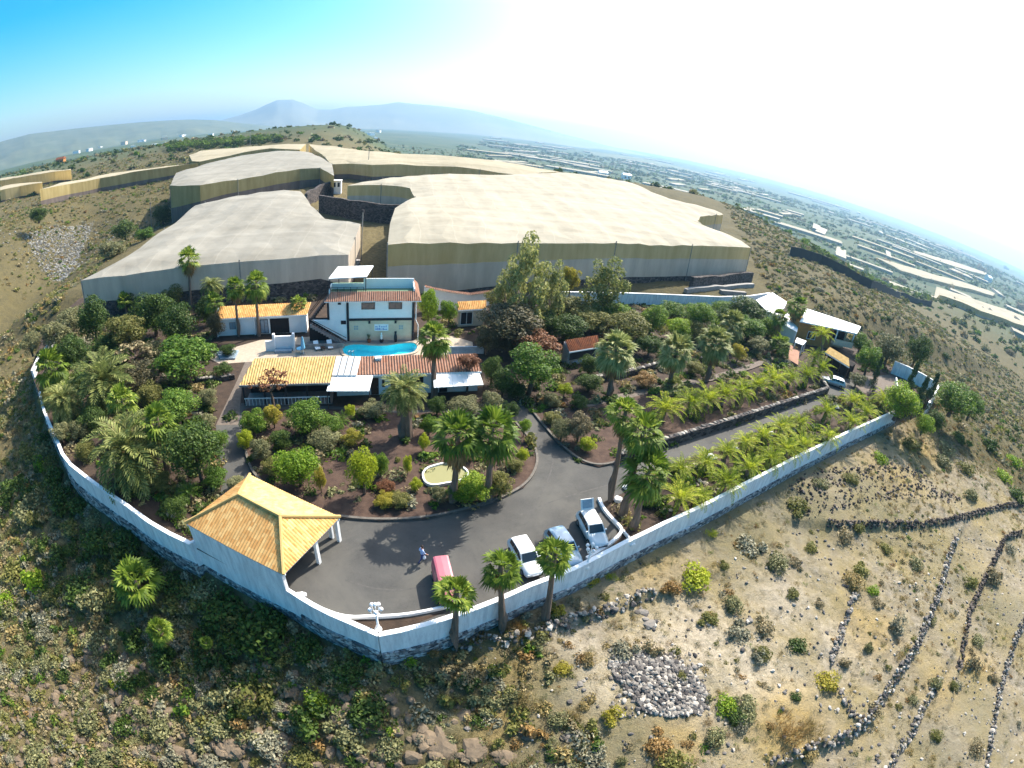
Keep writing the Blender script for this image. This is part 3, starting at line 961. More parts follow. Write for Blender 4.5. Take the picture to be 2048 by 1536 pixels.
stonewall('terrace_wall', [(1175, 765), (1230, 757), (1290, 742), (1326, 730)], 'low dark stone terrace wall below the small tiled shed', 0.8, 0.3, 0.0)
stonewall('terrace_wall', [(1400, 722), (1450, 712), (1500, 702)], 'low stone terrace wall under the far blue fan palms', 0.6, 0.25, 0.0)
stonewall('terrace_wall', [(395, 765), (440, 762), (470, 757)], 'low dark stone terrace wall left of the paved side path', 0.6, 0.25)

# ------------------------------------------------------------------ netting greenhouses
GH = []
def greenhouse(label, pix, h, roof, bands, grid=5.0, rip=0.45, drop=4.0, group='netting greenhouses on the hill', wav=7.0, name='netting_greenhouse', posts=None, hs=None, plane=None):
    pts = []
    for i, c in enumerate(pix):
        hh = c[2] if len(c) > 2 else h
        if plane:
            v_ = ray(c[0], c[1]); z0, k_, q0 = plane
            nq = -v_.x * SA + v_.y * CA
            tt = (z0 - k_ * q0 - CAMH) / (v_.z - k_ * nq)
            p = v_ * tt
        else:
            p = surf(c[0], c[1], hh)
        pts.append(Vector((p.x, p.y, hh)))
    pts = dense(pts + [pts[0]], grid)[:-1]
    n = len(pts)
    xs, ys = np.array([p.x for p in pts]), np.array([p.y for p in pts])
    # inner grid
    gx, gy = np.meshgrid(np.arange(xs.min(), xs.max(), grid), np.arange(ys.min(), ys.max(), grid))
    gx, gy = gx.ravel() + 0.13, gy.ravel() + 0.17
    ins = np.zeros(gx.shape, bool)
    dmin = np.full(gx.shape, 1e9)
    for i in range(n):
        ax, ay, bx, by = xs[i], ys[i], xs[(i + 1) % n], ys[(i + 1) % n]
        ins ^= ((ay > gy) != (by > gy)) & (gx < (bx - ax) * (gy - ay) / (by - ay + 1e-12) + ax)
        dmin = np.minimum(dmin, np.hypot(gx - (ax + bx) / 2, gy - (ay + by) / 2))
    k = ins & (dmin > grid * 0.55)
    inner = list(zip(gx[k], gy[k]))
    vs, fs = tri2d(pts, inner)
    X, Y = np.array([v.x for v in vs]), np.array([v.y for v in vs])
    P, Q = pq(X, Y)
    base = zt(X, Y, False)
    base = np.where(sdist(X, Y) < 0, 0.0, base)
    hh = np.full(X.shape, h)
    if plane:
        hh = plane[0] + plane[1] * (Q - plane[2]) - base
    Z = base + hh + rip * (np.abs(np.sin(math.pi * (P + 2 * fbm(P / 30, Q / 30, 2, 4)) / wav)) - 0.5) + (0.8 if plane else 1.3) * fbm(X / 30, Y / 30, 3, 8) + 0.3 * np.abs(np.sin(math.pi * Q / 24))
    if len(inner):
        dm = np.concatenate([np.zeros(n), dmin[k]])[:len(Z)]
        if len(dm) == len(Z):
            Z = Z + (1.1 if plane else .5) * (1 - np.exp(-dm / 5.0))
    t = thing(name, label, 'greenhouse', (pts[0].x, pts[0].y, float(base[0])), 0, group)
    m = MB()
    m.v = [(x, y, z) for x, y, z in zip(X, Y, Z)]
    m.f = [tuple(q) if up2(vs, q) else tuple(reversed(q)) for q in fs]
    m.m = [0] * len(fs)
    m.build('roof_net', roof, t, smooth=False)
    # outer ring of the triangulation = the first n points
    lev0 = 0.0
    for bi, (mat, f1) in enumerate(bands):  # hanging side nets
        m = MB()
        for i in range(n):
            j = (i + 1) % n
            q = []
            for idx in (i, j):
                zb = base[idx]
                H = Z[idx] - zb
                q.append((Vector((X[idx], Y[idx], Z[idx] - H * lev0 - (0.0 if bi == 0 else 0.003))), Vector((X[idx], Y[idx], (Z[idx] - H * f1) if f1 < 1.3 else zb - drop))))
            m.quad(q[0][1], q[1][1], q[1][0], q[0][0])
        m.build('stone_base' if mat == 'stone_dark' else ['upper_net', 'lower_net'][bi], mat, t)
        lev0 = f1
    if posts:
        for i in range(0, n, posts):
            m = MB()
            m.tube([Vector((X[i], Y[i], base[i] - 1)), Vector((X[i], Y[i], Z[i] + 0.4))], 0.12, 5)
            m.build('post', 'wire', t)
    GH.append(t)
    return t
greenhouse('broad cream netting greenhouse with the tallest front face, right behind the white garden wall',
           [(775, 488), (900, 487), (1130, 488), (1300, 490), (1440, 494), (1502, 496), (1482, 482), (1445, 466), (1405, 452), (1396, 444), (1400, 436), (1446, 432), (1440, 425), (1340, 401), (1262, 366), (1130, 346), (1030, 350), (950, 351), (850, 352), (780, 356), (735, 362), (695, 370), (735, 370), (790, 372), (820, 378), (830, 396), (812, 407), (790, 420), (780, 450)],
           8.8, 'net_white', [('net_tan', 0.36), ('net_greyside', 0.84), ('stone_dark', 2)], 3.2, 0.28, 5, posts=7, plane=(8.8, 0.045, 98))  # tan of the upper band has the glow of sun through the net in it
greenhouse('pale netting greenhouse sloping down to the tall fan palm, left of the lane',
           [(163, 566), (250, 556), (400, 534), (560, 521), (640, 511), (697, 508), (721, 450), (650, 440), (622, 416), (606, 390), (600, 383), (540, 384), (450, 396), (390, 411), (368, 432), (340, 456), (280, 500), (230, 530)],
           7.0, 'net_grey', [('net_greyside', 0.6), ('stone_dark', 2)], 3.2, 0.3, 5, posts=8, plane=(7.6, 0.055, 98))
greenhouse('whitish netting greenhouse on the upper terrace with a yellowed front net',
           [(340, 372), (400, 372), (500, 355), (600, 341), (640, 338), (668, 352), (664, 328), (650, 320), (618, 303), (560, 303), (480, 313), (420, 326), (352, 346)],
           6.0, 'net_grey', [('net_olive', 0.6), ('net_dark', 1.0), ('stone_dark', 2)], 5, 0.3, 5, posts=6, plane=(13.0, 0.03, 235))
greenhouse('long cream netting greenhouse stretching along the crest behind the broad one',
           [(662, 326), (700, 327), (745, 333), (800, 331), (870, 334), (960, 342), (1035, 349), (1118, 345), (1040, 331), (1000, 325), (880, 312), (800, 308), (720, 299), (660, 292), (618, 289), (640, 305)],
           6.5, 'net_cream', [('net_tan', 0.7), ('net_dark', 1.0), ('stone_dark', 2)], 7, 0.4, 4, posts=7)
greenhouse('narrow yellowish netting greenhouse at the top of the hill under the mast',
           [(378, 313), (400, 303), (470, 298), (550, 291), (612, 288), (600, 297), (540, 300), (460, 312), (400, 322), (384, 322)],
           5.5, 'net_cream', [('net_olive', 0.8), ('net_dark', 1.0), ('stone_dark', 2)], 7, 0.3, 4)
greenhouse('long thin netting greenhouse with a dark front on the left ridge',
           [(80, 383), (140, 370), (200, 357), (300, 341), (380, 328), (396, 327), (330, 333), (220, 349), (120, 370)],
           6.5, 'net_cream', [('net_olive', 0.7), ('net_dark', 1.0), ('stone_dark', 2)], 7, 0.3, 4)
greenhouse('boxy tan netting greenhouse at the far left edge, upper one', [(0, 360), (60, 349), (85, 345), (142, 340), (142, 342), (110, 344), (80, 350), (0, 364)], 6.5, 'net_cream', [('net_tan', 0.9), ('net_dark', 1.0)], 7, 0.2, 3)
greenhouse('boxy tan netting greenhouse at the far left edge, lower one', [(0, 374), (40, 368), (84, 362), (84, 366), (40, 373), (10, 378), (0, 382)], 6.5, 'net_cream', [('net_tan', 0.9), ('net_dark', 1.0)], 6, 0.2, 3)
greenhouse('thin cream greenhouse strip on the plain beside the dark plantation', [(1752, 515), (1858, 546), (1990, 586), (1986, 592), (1850, 556), (1800, 540)], 5, 'net_cream', [('net_tan', 1.0)], 6, 0.2, 3)
greenhouse('wide cream greenhouse at the right picture edge below the plantation', [(1873, 574), (1940, 596), (2048, 632), (2100, 650), (2100, 676), (2048, 652), (1960, 622), (1880, 590)], 5, 'net_cream', [('net_tan', 0.8), ('net_greyside', 1.0)], 6, 0.2, 3)
greenhouse('small cream greenhouse strip above the thin one on the plain', [(1826, 501), (1900, 521), (1974, 546), (1970, 550), (1890, 527), (1830, 506)], 5, 'net_cream', [('net_tan', 1.0)], 8, 0.2, 3)
# the cut bank and stone faces of the lane between the two nearest greenhouses
def bank(label, pix, hgt, name='retaining_wall', mat='stone_dark', half=0.5):
    pts = dense([Vector((*surf(px, py)[:2], 0)) for px, py in pix], 3)
    for p in pts:
        p.z = gz(p.x, p.y)
    t = thing(name, label, 'stone wall', pts[0])
    m = MB()
    ribbon(m, pts, -2.5, hgt, half)
    m.build('masonry', mat, t)
    return t
bank('tall dark stone wall closing the lane between the two big greenhouses', [(640, 425), (700, 438), (760, 446), (815, 447)], 5.5)
bank('dark curved stone bank under the white hut on the lane', [(612, 415), (640, 395), (668, 385)], 4.5)
bank('rough stone wall below the front net of the sloping left greenhouse', [(560, 560), (640, 552), (720, 548)], 3.0, mat='stone_wall')
bank('low concrete ledge in front of the right end of the broad greenhouse', [(1370, 586), (1430, 578), (1505, 574)], 1.0, mat='grey')
bank('dark stone foundation wall at the right foot of the broad greenhouse', [(1380, 578), (1500, 565)], 3.0)
bank('small grey block wall on the bare ground by the broad greenhouse', [(1440, 586), (1490, 590)], 0.8, mat='grey')

# ------------------------------------------------------------------ buildings
def plane_quad(m, F, u0, u1, w0, w1, v, mi=0):
    m.quad(F(u0, v, w0), F(u1, v, w0), F(u1, v, w1), F(u0, v, w1), mi)
def window(parent, F, u0, u1, w0, w1, v=0.0, frame_mat='white', glass='glass', name='window', bars=1):
    """frame standing proud of a wall whose outside is at v; the pane is a sub-part"""
    m = MB()
    b = 0.08
    for a in ((u0, u1, w0, w0 + b), (u0, u1, w1 - b, w1), (u0, u0 + b, w0 + b, w1 - b), (u1 - b, u1, w0 + b, w1 - b)):
        m.box(F, a[0], a[1], v - 0.06, v + 0.02, a[2], a[3])
    for k in range(bars):
        uc = u0 + (u1 - u0) * (k + 1) / (bars + 1)
        m.box(F, uc - 0.03, uc + 0.03, v - 0.05, v + 0.02, w0 + b, w1 - b)
    o = m.build(name, frame_mat, parent)
    m = MB()
    m.box(F, u0 + b - 0.01, u1 - b + 0.01, v - 0.025, v - 0.01, w0 + b - 0.01, w1 - b + 0.01)
    m.build('pane', glass, o)
    return o
def slab(m, pts, th, mi=0):
    """sloping plate from its upper outline"""
    m.hexa([Vector(p) - Vector((0, 0, th)) for p in pts], pts, mi)
def angle(a, b):
    return math.atan2(b.y - a.y, b.x - a.x)

# carport
def carport():
    A, B, C, D = at(371, 1046, 2.6), at(567, 1150, 2.6), at(681, 1034, 2.6), at(500, 949, 2.6)
    t = thing('carport', 'open carport with a hipped orange tile roof and white back wall', 'carport', (A.x, A.y, 0))
    cen = (A + B + C + D) / 4
    ax = ((B - A) + (C - D)).normalized()
    r0, r1 = at(477, 990, 4.3), at(560, 1033, 4.3)
    m = MB(); roof_plane(m, A, B, r1, r0, 0.27, .022)
    o = m.build('roof', 'tile_orange', t)
    for nm, q, mat in (('roof_slope', (C, D, r0, r1), 'tile_yellow'), ('roof_hip', (B, C, r1, r1), 'tile_orange'), ('roof_hip', (D, A, r0, r0), 'tile_orange')):  # sun-facing slope gets yellower tile: sunlight put into the colour
        m = MB(); roof_plane(m, *q, 0.27, .022); m.build(nm, mat, t)
    m = MB()
    for a, b in ((A, r0), (B, r1), (C, r1), (D, r0), (r0, r1)):
        m.tube([a + Vector((0, 0, .06)), b + Vector((0, 0, .06))], 0.13, 6)
    m.build('ridge_tiles', 'tile_yellow', t)
    m = MB()
    for a, b in ((A, B), (B, C), (C, D), (D, A)):
        d = (b - a).normalized(); n = Vector((d.y, -d.x, 0)) * -0.12
        m.hexa([a + n * 2 + Vector((0, 0, -.22)), b + n * 2 + Vector((0, 0, -.22)), b + n + Vector((0, 0, -.22)), a + n + Vector((0, 0, -.22))],
               [a + n * 2 + Vector((0, 0, -.05)), b + n * 2 + Vector((0, 0, -.05)), b + n + Vector((0, 0, -.05)), a + n + Vector((0, 0, -.05))])
    m.build('fascia', 'white', t)
    # back wall flush with the property wall, going down the slope
    def inn(p, k):
        return Vector((p.x + (cen.x - p.x) * k, p.y + (cen.y - p.y) * k, 0))
    m = MB(); a, b = inn(A, .05), inn(B, .05)
    b2 = at(600, 1195, .7); b2.z = 0
    ribbon(m, [a, b], -1.9, 2.5, .16)
    m.build('back_wall', 'white_old', t)
    lw = at(378, 1087, .7); lw.z = 0
    m = MB(); ribbon(m, [lw, a], -1.9, .74, .15); m.build('link_wall', 'white_old', t)
    m = MB(); ribbon(m, [lw, a], -7, -1.903, .3); m.build('stone_base', 'stone_wall', t)
    m = MB(); ribbon(m, [b, b2], -1.9, 0.72, .15); m.build('wing_wall', 'white_old', t)
    m = MB(); ribbon(m, [a, b, b2], -6, -1.903, .3); m.build('stone_base', 'stone_wall', t)
    m = MB(); d = inn(D, .05); ribbon(m, [a + (d - a) * .06, d], 0, 2.45, .12); m.build('end_wall', 'white', t)
    c = inn(C, .06)
    for q in (c, c.lerp(b, .42)):
        m = MB(); Fq = frame(q, angle(A, B)); m.box(Fq, -.14, .14, -.14, .14, 0, 2.42); m.build('post', 'white', t)
    m = MB(); q = c.lerp(d, .10); ribbon(m, [c + (d - c) * .06, q], 0, 2.4, .1); m.build('side_wall', 'white', t)
carport()

# main house
HO = at(695, 682, 0); HR = at(827, 680, 0)
HA = angle(HO, HR); HW = (HR - HO).length
HF = frame(HO, HA)
def main_house():
    t = thing('main_house', 'two storey white house with dark corner posts and roof terrace above the pool', 'house', HO)
    F, W, D = HF, HW, 7.0
    m = MB()
    m.box(F, 0, W, 0, D, 0, 3.25)
    m.build('ground_floor', 'cream', t)
    m = MB()
    m.box(F, -2.6, W, 0.0, D, 3.253, 6.35)
    m.build('upper_floor', 'white', t)
    m = MB()   # stair side wall: triangle under the flight, down to the corner
    tri = [(-5.0, 3.25), (0, 3.25), (0, 0.02)]
    m.poly([F(u, -0.05, w) for u, w in tri][::-1]); m.poly([F(u, 0.25, w) for u, w in tri])
    for k in range(3):
        a, b = tri[k], tri[(k + 1) % 3]
        m.quad(F(a[0], -.05, a[1]), F(a[0], .25, a[1]), F(b[0], .25, b[1]), F(b[0], -.05, b[1]))
    m.build('stair_wall', 'white', t)
    m = MB()
    for k in range(14):
        u = -5.2 + 5.2 * k / 14
        w = 3.25 - 3.25 * k / 14
        m.box(F, u, u + 0.38, -0.95, -0.054, max(0, w - .75), w - .35)
    m.build('outside_stair', 'paving_dark', t)
    m = MB()
    m.tube([F(-5.2, -.95, 3.9), F(-.1, -.95, .9)], .05); m.tube([F(-5.2, -.95, 3.3), F(-.1, -.95, .3)], .06)
    m.build('handrail', 'brown_wood', t)
    m = MB()   # upper flight behind, rising to the terrace
    for k in range(12):
        m.box(F, -5.6 + .25 * k, -5.6 + .25 * (k + 1), 1.2, 3.0, 2.6 + .32 * k - .4, 2.6 + .32 * k)
    m.build('upper_stair', 'brown_wood', t)
    m = MB()
    m.tube([F(-5.6, 1.2, 3.5), F(-2.5, 1.2, 7.3)], .06); m.tube([F(-5.6, 3.0, 3.5), F(-2.5, 3.0, 7.3)], .06)
    m.build('stair_rail', 'brown_wood', t)
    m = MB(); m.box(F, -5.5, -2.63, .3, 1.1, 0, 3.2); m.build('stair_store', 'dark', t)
    for u in (-.02, W - .3):
        m = MB(); m.box(F, u, u + .34, -.12, -.003, 0, 6.3); m.build('corner_post', 'dark_trim', t)
    m = MB(); m.box(F, .33, W - .31, -.10, -.003, 3.08, 3.42); m.build('floor_band', 'dark_trim', t)
    m = MB(); m.box(F, -2.75, -2.45, -.1, -.003, 3.3, 6.3); m.build('corner_post', 'dark_trim', t)
    for u in (2.1, 5.9):
        window(t, F, u, u + 1.9, 4.75, 5.75, -.003, 'dark_trim', 'glass', bars=1)
    window(t, F, -.85, -.1, 2.6, 3.15, -.053, 'dark_trim', 'glass', bars=0)
    m = MB(); m.box(F, -1.2, -.75, -.06, -.003, 5.5, 5.9); m.build('vent', 'dark', t)
    for u in (3.2, 6.9):
        m = MB(); m.box(F, u - .15, u + .15, -.35, -.003, 2.72, 3.0); m.build('wall_lamp', 'dark_trim', t)
    m = MB(); m.tube([F(W + .25, -.2, 6.0), F(W + .25, -.2, 3.2), F(W + .6, -.2, 2.4), F(W + .6, -.2, .0)], .06); m.build('drain_pipe', 'white', t)
    # blue tile picture on the ground floor wall
    m = MB(); m.box(F, 3.9, 5.9, -.045, -.003, 1.5, 2.5)
    o = m.build('tile_picture', 'plastic_white', t)
    rnd = random.Random(5)
    for k in range(14):
        u, w = 4.05 + .25 * (k % 7), 1.65 + .38 * (k // 7)
        m = MB(); m.box(F, u, u + rnd.uniform(.1, .22), -.052, -.046, w, w + rnd.uniform(.12, .3)); m.build('motif_tile', 'motif_blue', o)
    for u in (1.0, 7.4):
        m = MB()
        for k in range(6):
            uu, ww = u + (k % 3) * .22, 1.7 + (k // 3) * .35
            m.box(F, uu, uu + .14, -.03, -.003, ww, ww + .26)
        m.build('wall_ornament', 'glass_pale', t)
    # tiled skirt roof round the terrace
    m = MB()
    roof_plane(m, F(-3.0, -.75, 6.2), F(W + .9, -.75, 6.2), F(W + .1, .75, 7.15), F(-2.2, .75, 7.15), .3)
    roof_plane(m, F(W + .9, -.75, 6.2), F(W + .9, D + .6, 6.2), F(W + .1, D, 7.15), F(W + .1, .75, 7.15), .3)
    m.build('tile_skirt', 'tile_pink', t)
    m = MB(); m.box(F, -3.0, W + .9, -.72, -.1, 6.05, 6.15); m.build('soffit', 'white', t)
    m = MB(); m.box(F, -2.5, W + .1, .8, D, 6.36, 6.5); m.build('terrace_floor', 'green_floor', t)
    m = MB()
    m.box(F, 2.3, W + .1, 4.0, 4.15, 6.5, 8.0); m.box(F, W - .05, W + .1, .8, 3.997, 6.5, 7.5)
    m.box(F, -2.5, -2.35, .8, 4.15, 6.5, 7.3); m.box(F, -2.345, 2.297, 4.0, 4.15, 6.5, 7.3)
    m.build('terrace_parapet', 'white', t)
    m = MB()
    for z in (7.3, 7.7):
        m.tube([F(-2.2, .9, z), F(2.4, .9, z)], .035)
    for k in range(6):
        m.tube([F(-2.2 + .92 * k, .9, 7.1), F(-2.2 + .92 * k, .9, 7.7)], .035)
    m.build('terrace_railing', 'dark_trim', t)
    a, b, c, d = at(657, 557, 9.0), at(733, 553, 9.0), at(747, 531, 9.25), at(676, 533, 9.25)
    m = MB(); slab(m, [a, b, c, d], .14); o = m.build('sun_roof', 'white_metal', t)
    for p in (a, b, c, d):
        q = p.lerp((a + c) / 2, .05); m = MB()
        m.tube([Vector((q.x, q.y, 6.5)), Vector((q.x, q.y, p.z - .15))], .06); m.build('sun_roof_post', 'dark_trim', t)
main_house()

# low house by the pool with the verandah
LO = at(479, 770, 2.8); LO.z = 0
LA = angle(at(479, 770, 2.8), at(660, 765, 2.8))
LF = frame(LO, LA)
def luv(px, py, z):
    p = at(px, py, z) - LO
    c, s = math.cos(LA), math.sin(LA)
    return p.x * c + p.y * s, -p.x * s + p.y * c
def low_house():
    t = thing('low_house', 'long single storey house with yellow and pink tile roofs below the pool', 'house', LO)
    A, B, C, D = at(479, 770, 2.8), at(661, 765, 2.8), at(673, 714, 4.0), at(508, 717, 4.0)
    m = MB(); roof_plane(m, A, B, C, D, .3); m.build('verandah_roof', 'tile_yellow', t)
    E1, E2, E3, E4 = at(713, 750, 2.9), at(963, 742, 2.9), at(948, 707, 3.9), at(722, 713, 3.9)
    m = MB(); roof_plane(m, E1, E2, E3, E4, .32); m.build('tile_roof', 'tile_pink', t)
    m = MB(); slab(m, [at(663, 750, 3.0), at(713, 750, 3.0), at(722, 713, 4.06), at(673, 713, 4.06)], .1)
    o = m.build('skylight_roof', 'white_metal', t)
    m = MB()
    for k in range(3):
        f = (k + 1) / 4
        a, b = at(663, 750, 3.0).lerp(at(713, 750, 3.0), f), at(673, 713, 4.06).lerp(at(722, 713, 4.06), f)
        m.tube([a + Vector((0, 0, .03)), b + Vector((0, 0, .03))], .07, 5)
    m.build('rib', 'grey', o)
    for nm, q in (('awning', [(653, 782, 2.35), (738, 782, 2.35), (746, 751, 2.85), (662, 751, 2.85)]), ('awning', [(868, 775, 2.3), (967, 769, 2.3), (958, 742, 2.75), (866, 745, 2.75)])):
        Q = [at(*c) for c in q]
        m = MB(); slab(m, Q, .09); o = m.build(nm, 'white_metal', t)
        m = MB()
        for k in range(9):
            f = (k + .5) / 9
            m.tube([Q[0].lerp(Q[1], f) + Vector((0, 0, .02)), Q[3].lerp(Q[2], f) + Vector((0, 0, .02))], .035, 4)
        m.build('batten', 'white', o)
        for p in (Q[0], Q[1]):
            m = MB(); m.tube([Vector((p.x, p.y + .15, 0)), Vector((p.x, p.y + .15, p.z - .09))], .05, 6); m.build('awning_post', 'brown_wood', t)
    u1, _ = luv(661, 765, 2.8)
    # verandah: back wall, side wall, floor, posts, fascia, rail
    m = MB(); m.box(LF, .4, u1 - .1, 3.0, 6.0, 0, 2.85); m.build('verandah_wall', 'dark', t)  # near-black wall: the shade under the verandah roof is painted in
    m = MB(); m.box(LF, .2, u1, .1, 2.99, .0, .12); m.build('verandah_floor', 'paving_dark', t)
    m = MB(); m.box(LF, -.05, u1, -.1, .02, 2.55, 2.78); m.build('fascia', 'grey', t)
    for k in range(5):
        u = .3 + (u1 - .6) * k / 4
        m = MB(); m.box(LF, u - .09, u + .09, .1, .28, 0.12, 2.55); m.build('verandah_post', 'dark_trim', t)
    m = MB()
    m.box(LF, .3, u1 - .2, .02, .09, .95, 1.06)
    for k in range(24):
        u = .4 + (u1 - .8) * k / 23; m.box(LF, u - .025, u + .025, .03, .08, .12, .95)
    m.build('railing', 'white', t)
    # right part
    ur0, vr = luv(713, 750, 2.9); ur1, vr2 = luv(963, 742, 2.9)
    G = frame(Vector((E1.x, E1.y, 0)), angle(E1, E2)); L = (E2 - E1).length
    m = MB(); m.box(G, -2.4, L - .2, .5, 4.2, 0, 2.82); m.build('wall', 'white', t)
    m = MB(); m.box(G, -.05, L, -.05, .05, 2.62, 2.82); m.build('eave_board', 'white', t)
    for (u, w, nm, mat, h0, h1) in ((1.6, .9, 'door', 'brown_wood', .05, 2.2), (2.9, .35, 'shutter', 'dark_trim', 1.0, 1.9), (3.9, .95, 'door', 'dark_trim', .05, 2.2), (9.6, .95, 'door', 'dark_trim', .05, 2.2)):
        m = MB(); m.box(G, u, u + w, .44, .497, h0, h1); o = m.build(nm, mat, t)
        if nm == 'door':
            m = MB(); m.box(G, u + w - .16, u + w - .1, .38, .437, 1.0, 1.12); m.build('handle', 'rim', o)
    window(t, G, 6.2, 7.7, 1.15, 2.15, .497, 'dark_trim', 'glass')
    m = MB(); m.box(G, L * .15, L * .15 + .75, 2.0, 2.6, 3.0, 3.95); m.build('chimney', 'white', t)
    m = MB(); m.box(G, L * .28, L * .28 + .4, 2.7, 3.0, 3.3, 3.85); m.build('roof_vent', 'white', t)
low_house()

def lean_to(name, label, cat, A, B, C, D, tile, wall, h_in=.35, depth=None, openings=(), posts=None, wz0=0.0):
    """small house under one sloping tile roof; A,B front eave, C,D upper edge"""
    O = Vector((A.x, A.y, 0))
    t = thing(name, label, cat, O)
    m = MB(); roof_plane(m, A, B, C, D, .28); m.build('roof', tile, t)
    G = frame(O, angle(A, B)); L = Vector((B.x - A.x, B.y - A.y, 0)).length
    dep = depth or ((Vector((D.x, D.y, 0)) - O).dot(G(0, 1, 0) - G(0, 0, 0)) - .1)
    m = MB()
    b = [G(.15, h_in, wz0), G(L - .15, h_in, wz0), G(L - .15, dep, wz0), G(.15, dep, wz0)]
    tp = [G(.15, h_in, A.z - .08), G(L - .15, h_in, A.z - .08), G(L - .15, dep, D.z - .16), G(.15, dep, D.z - .16)]
    m.hexa(b, tp); m.build('wall', wall, t)
    m = MB(); m.box(G, -.02, L, -.06, .04, A.z - .24, A.z - .06); m.build('eave_board', 'white', t)
    return t, G, L
t, G, L = lean_to('guest_wing', 'low white guest wing with an orange tile roof left of the main house', 'house', at(427, 638, 2.9), at(614, 629, 2.9), at(622, 606, 3.9), at(440, 613, 3.9), 'tile_orange', 'white')
window(t, G, 6.6, 8.4, .1, 2.3, .347, 'dark_trim', 'glass_pale', 'glass_door', 2)
m = MB(); m.box(G, 8.7, 11.6, .28, .345, .05, 2.35); m.build('recess', 'dark', t)  # flat near-black panel, the opening's shade put into its colour
window(t, G, 2.3, 3.3, 1.0, 2.1, .347, 'grey', 'glass_pale')
for k in range(3):
    m = MB(); u = (.2, 6.2, L - .4)[k]; m.box(G, u, u + .22, .05, .3, 0, 2.6); m.build('pillar', 'white', t)
t, G, L = lean_to('garden_annex', 'small annex with orange tile roof and white framed window beside the house', 'annex', at(917, 620, 2.9), at(973, 617, 2.9), at(972, 600, 3.7), at(914, 603, 3.7), 'tile_orange', 'cream')
window(t, G, .5, 2.5, .3, 2.4, .347, 'white', 'glass', 'window', 1)
t, G, L = lean_to('garden_shed', 'small shed with a worn rusty tile roof among the shrubs', 'shed', at(1139, 703, 2.4), at(1199, 693, 2.4), at(1183, 663, 3.3), at(1130, 680, 3.3), 'tile_old', 'grey')
m = MB(); m.box(G, .4, L - .3, .25, .345, .1, .6); m.build('plinth', 'glass_pale', t)
m = MB(); m.box(G, .5, L - .4, .27, .345, .9, 2.0); m.build('shutter', 'dark_trim', t)

# tile-capped white wall climbing away from the house to the right
pts = [at(849, 572, 4.4), at(868, 577, 3.9), at(900, 583, 3.2), at(940, 588, 2.6), at(985, 582, 2.6)]
t = thing('capped_wall', 'white wall with a sloping pink tile cap running right from the house', 'wall', (pts[0].x, pts[0].y, 0))
m = MB(); 
for a, b in zip(pts, pts[1:]):
    n = Vector((-(b - a).y, (b - a).x, 0)).normalized() * .15
    m.hexa([Vector((*(a - n)[:2], -.2)), Vector((*(b - n)[:2], -.2)), Vector((*(b + n)[:2], -.2)), Vector((*(a + n)[:2], -.2))], [a - n, b - n, b + n, a + n])
m.build('masonry', 'white', t)
m = MB()
for a, b in zip(pts, pts[1:]):
    n = Vector((-(b - a).y, (b - a).x, 0)).normalized() * .45
    up = Vector((0, 0, .22))
    roof_plane(m, a - n, b - n, b + up, a + up, .3)
    roof_plane(m, b + n, a + n, a + up, b + up, .3)
m.build('tile_cap', 'tile_pink', t)

# buildings at the right end of the property
def right_house():
    A, B, C, D = at(1600, 642, 4.6), at(1714, 667, 4.6), at(1722, 653, 4.6), at(1613, 617, 4.6)
    O = Vector((A.x, A.y, 0)); ang = angle(A, B)
    t = thing('right_house', 'flat roofed house with ochre wall and open balcony at the right end', 'house', O)
    m = MB(); slab(m, [A, B, C, D], .25); m.build('flat_roof', 'white_metal', t)
    G = frame(O, ang); L = (B - A).length
    m = MB(); m.box(G, .4, L * .62, .5, 5.5, 0, 4.3); m.build('wall', 'ochre', t)
    m = MB(); m.box(G, L * .62 + .01, L - .6, 2.6, 5.5, 0, 4.3); m.build('recessed_wall', 'cream', t)
    m = MB(); m.box(G, L * .62 + .01, L - .4, -.6, 2.59, 1.4, 1.7); m.box(G, L * .62 + .01, L - .4, -.6, -.45, 1.7, 2.6); m.box(G, L - .55, L - .4, -.447, 2.59, 1.7, 2.6); m.build('balcony', 'cream', t)
    for u in (L * .66, L - .5):
        m = MB(); m.box(G, u, u + .22, .1, .3, 1.7, 4.3); m.build('balcony_post', 'white', t)
    window(t, G, L * .68, L * .92, 1.8, 3.6, 2.59, 'dark_trim', 'glass', 'window', 2)
    window(t, G, L * .2, L * .34, 1.2, 2.8, .497, 'white', 'glass')
right_house()
t, G, L = lean_to('tiled_porch', 'long tiled porch roof over dark bays beside the silver car', 'porch', at(1650, 704, 2.5), at(1699, 734, 2.5), at(1702, 720, 3.1), at(1660, 694, 3.1), 'tile_yellow', 'dark', 1.2)  # dark space under the roof painted as a near-black wall
for k in range(4):
    m = MB(); u = .1 + (L - .4) * k / 3; m.box(G, u, u + .2, .1, .3, 0, 2.25); m.build('post', 'brown_wood', t)
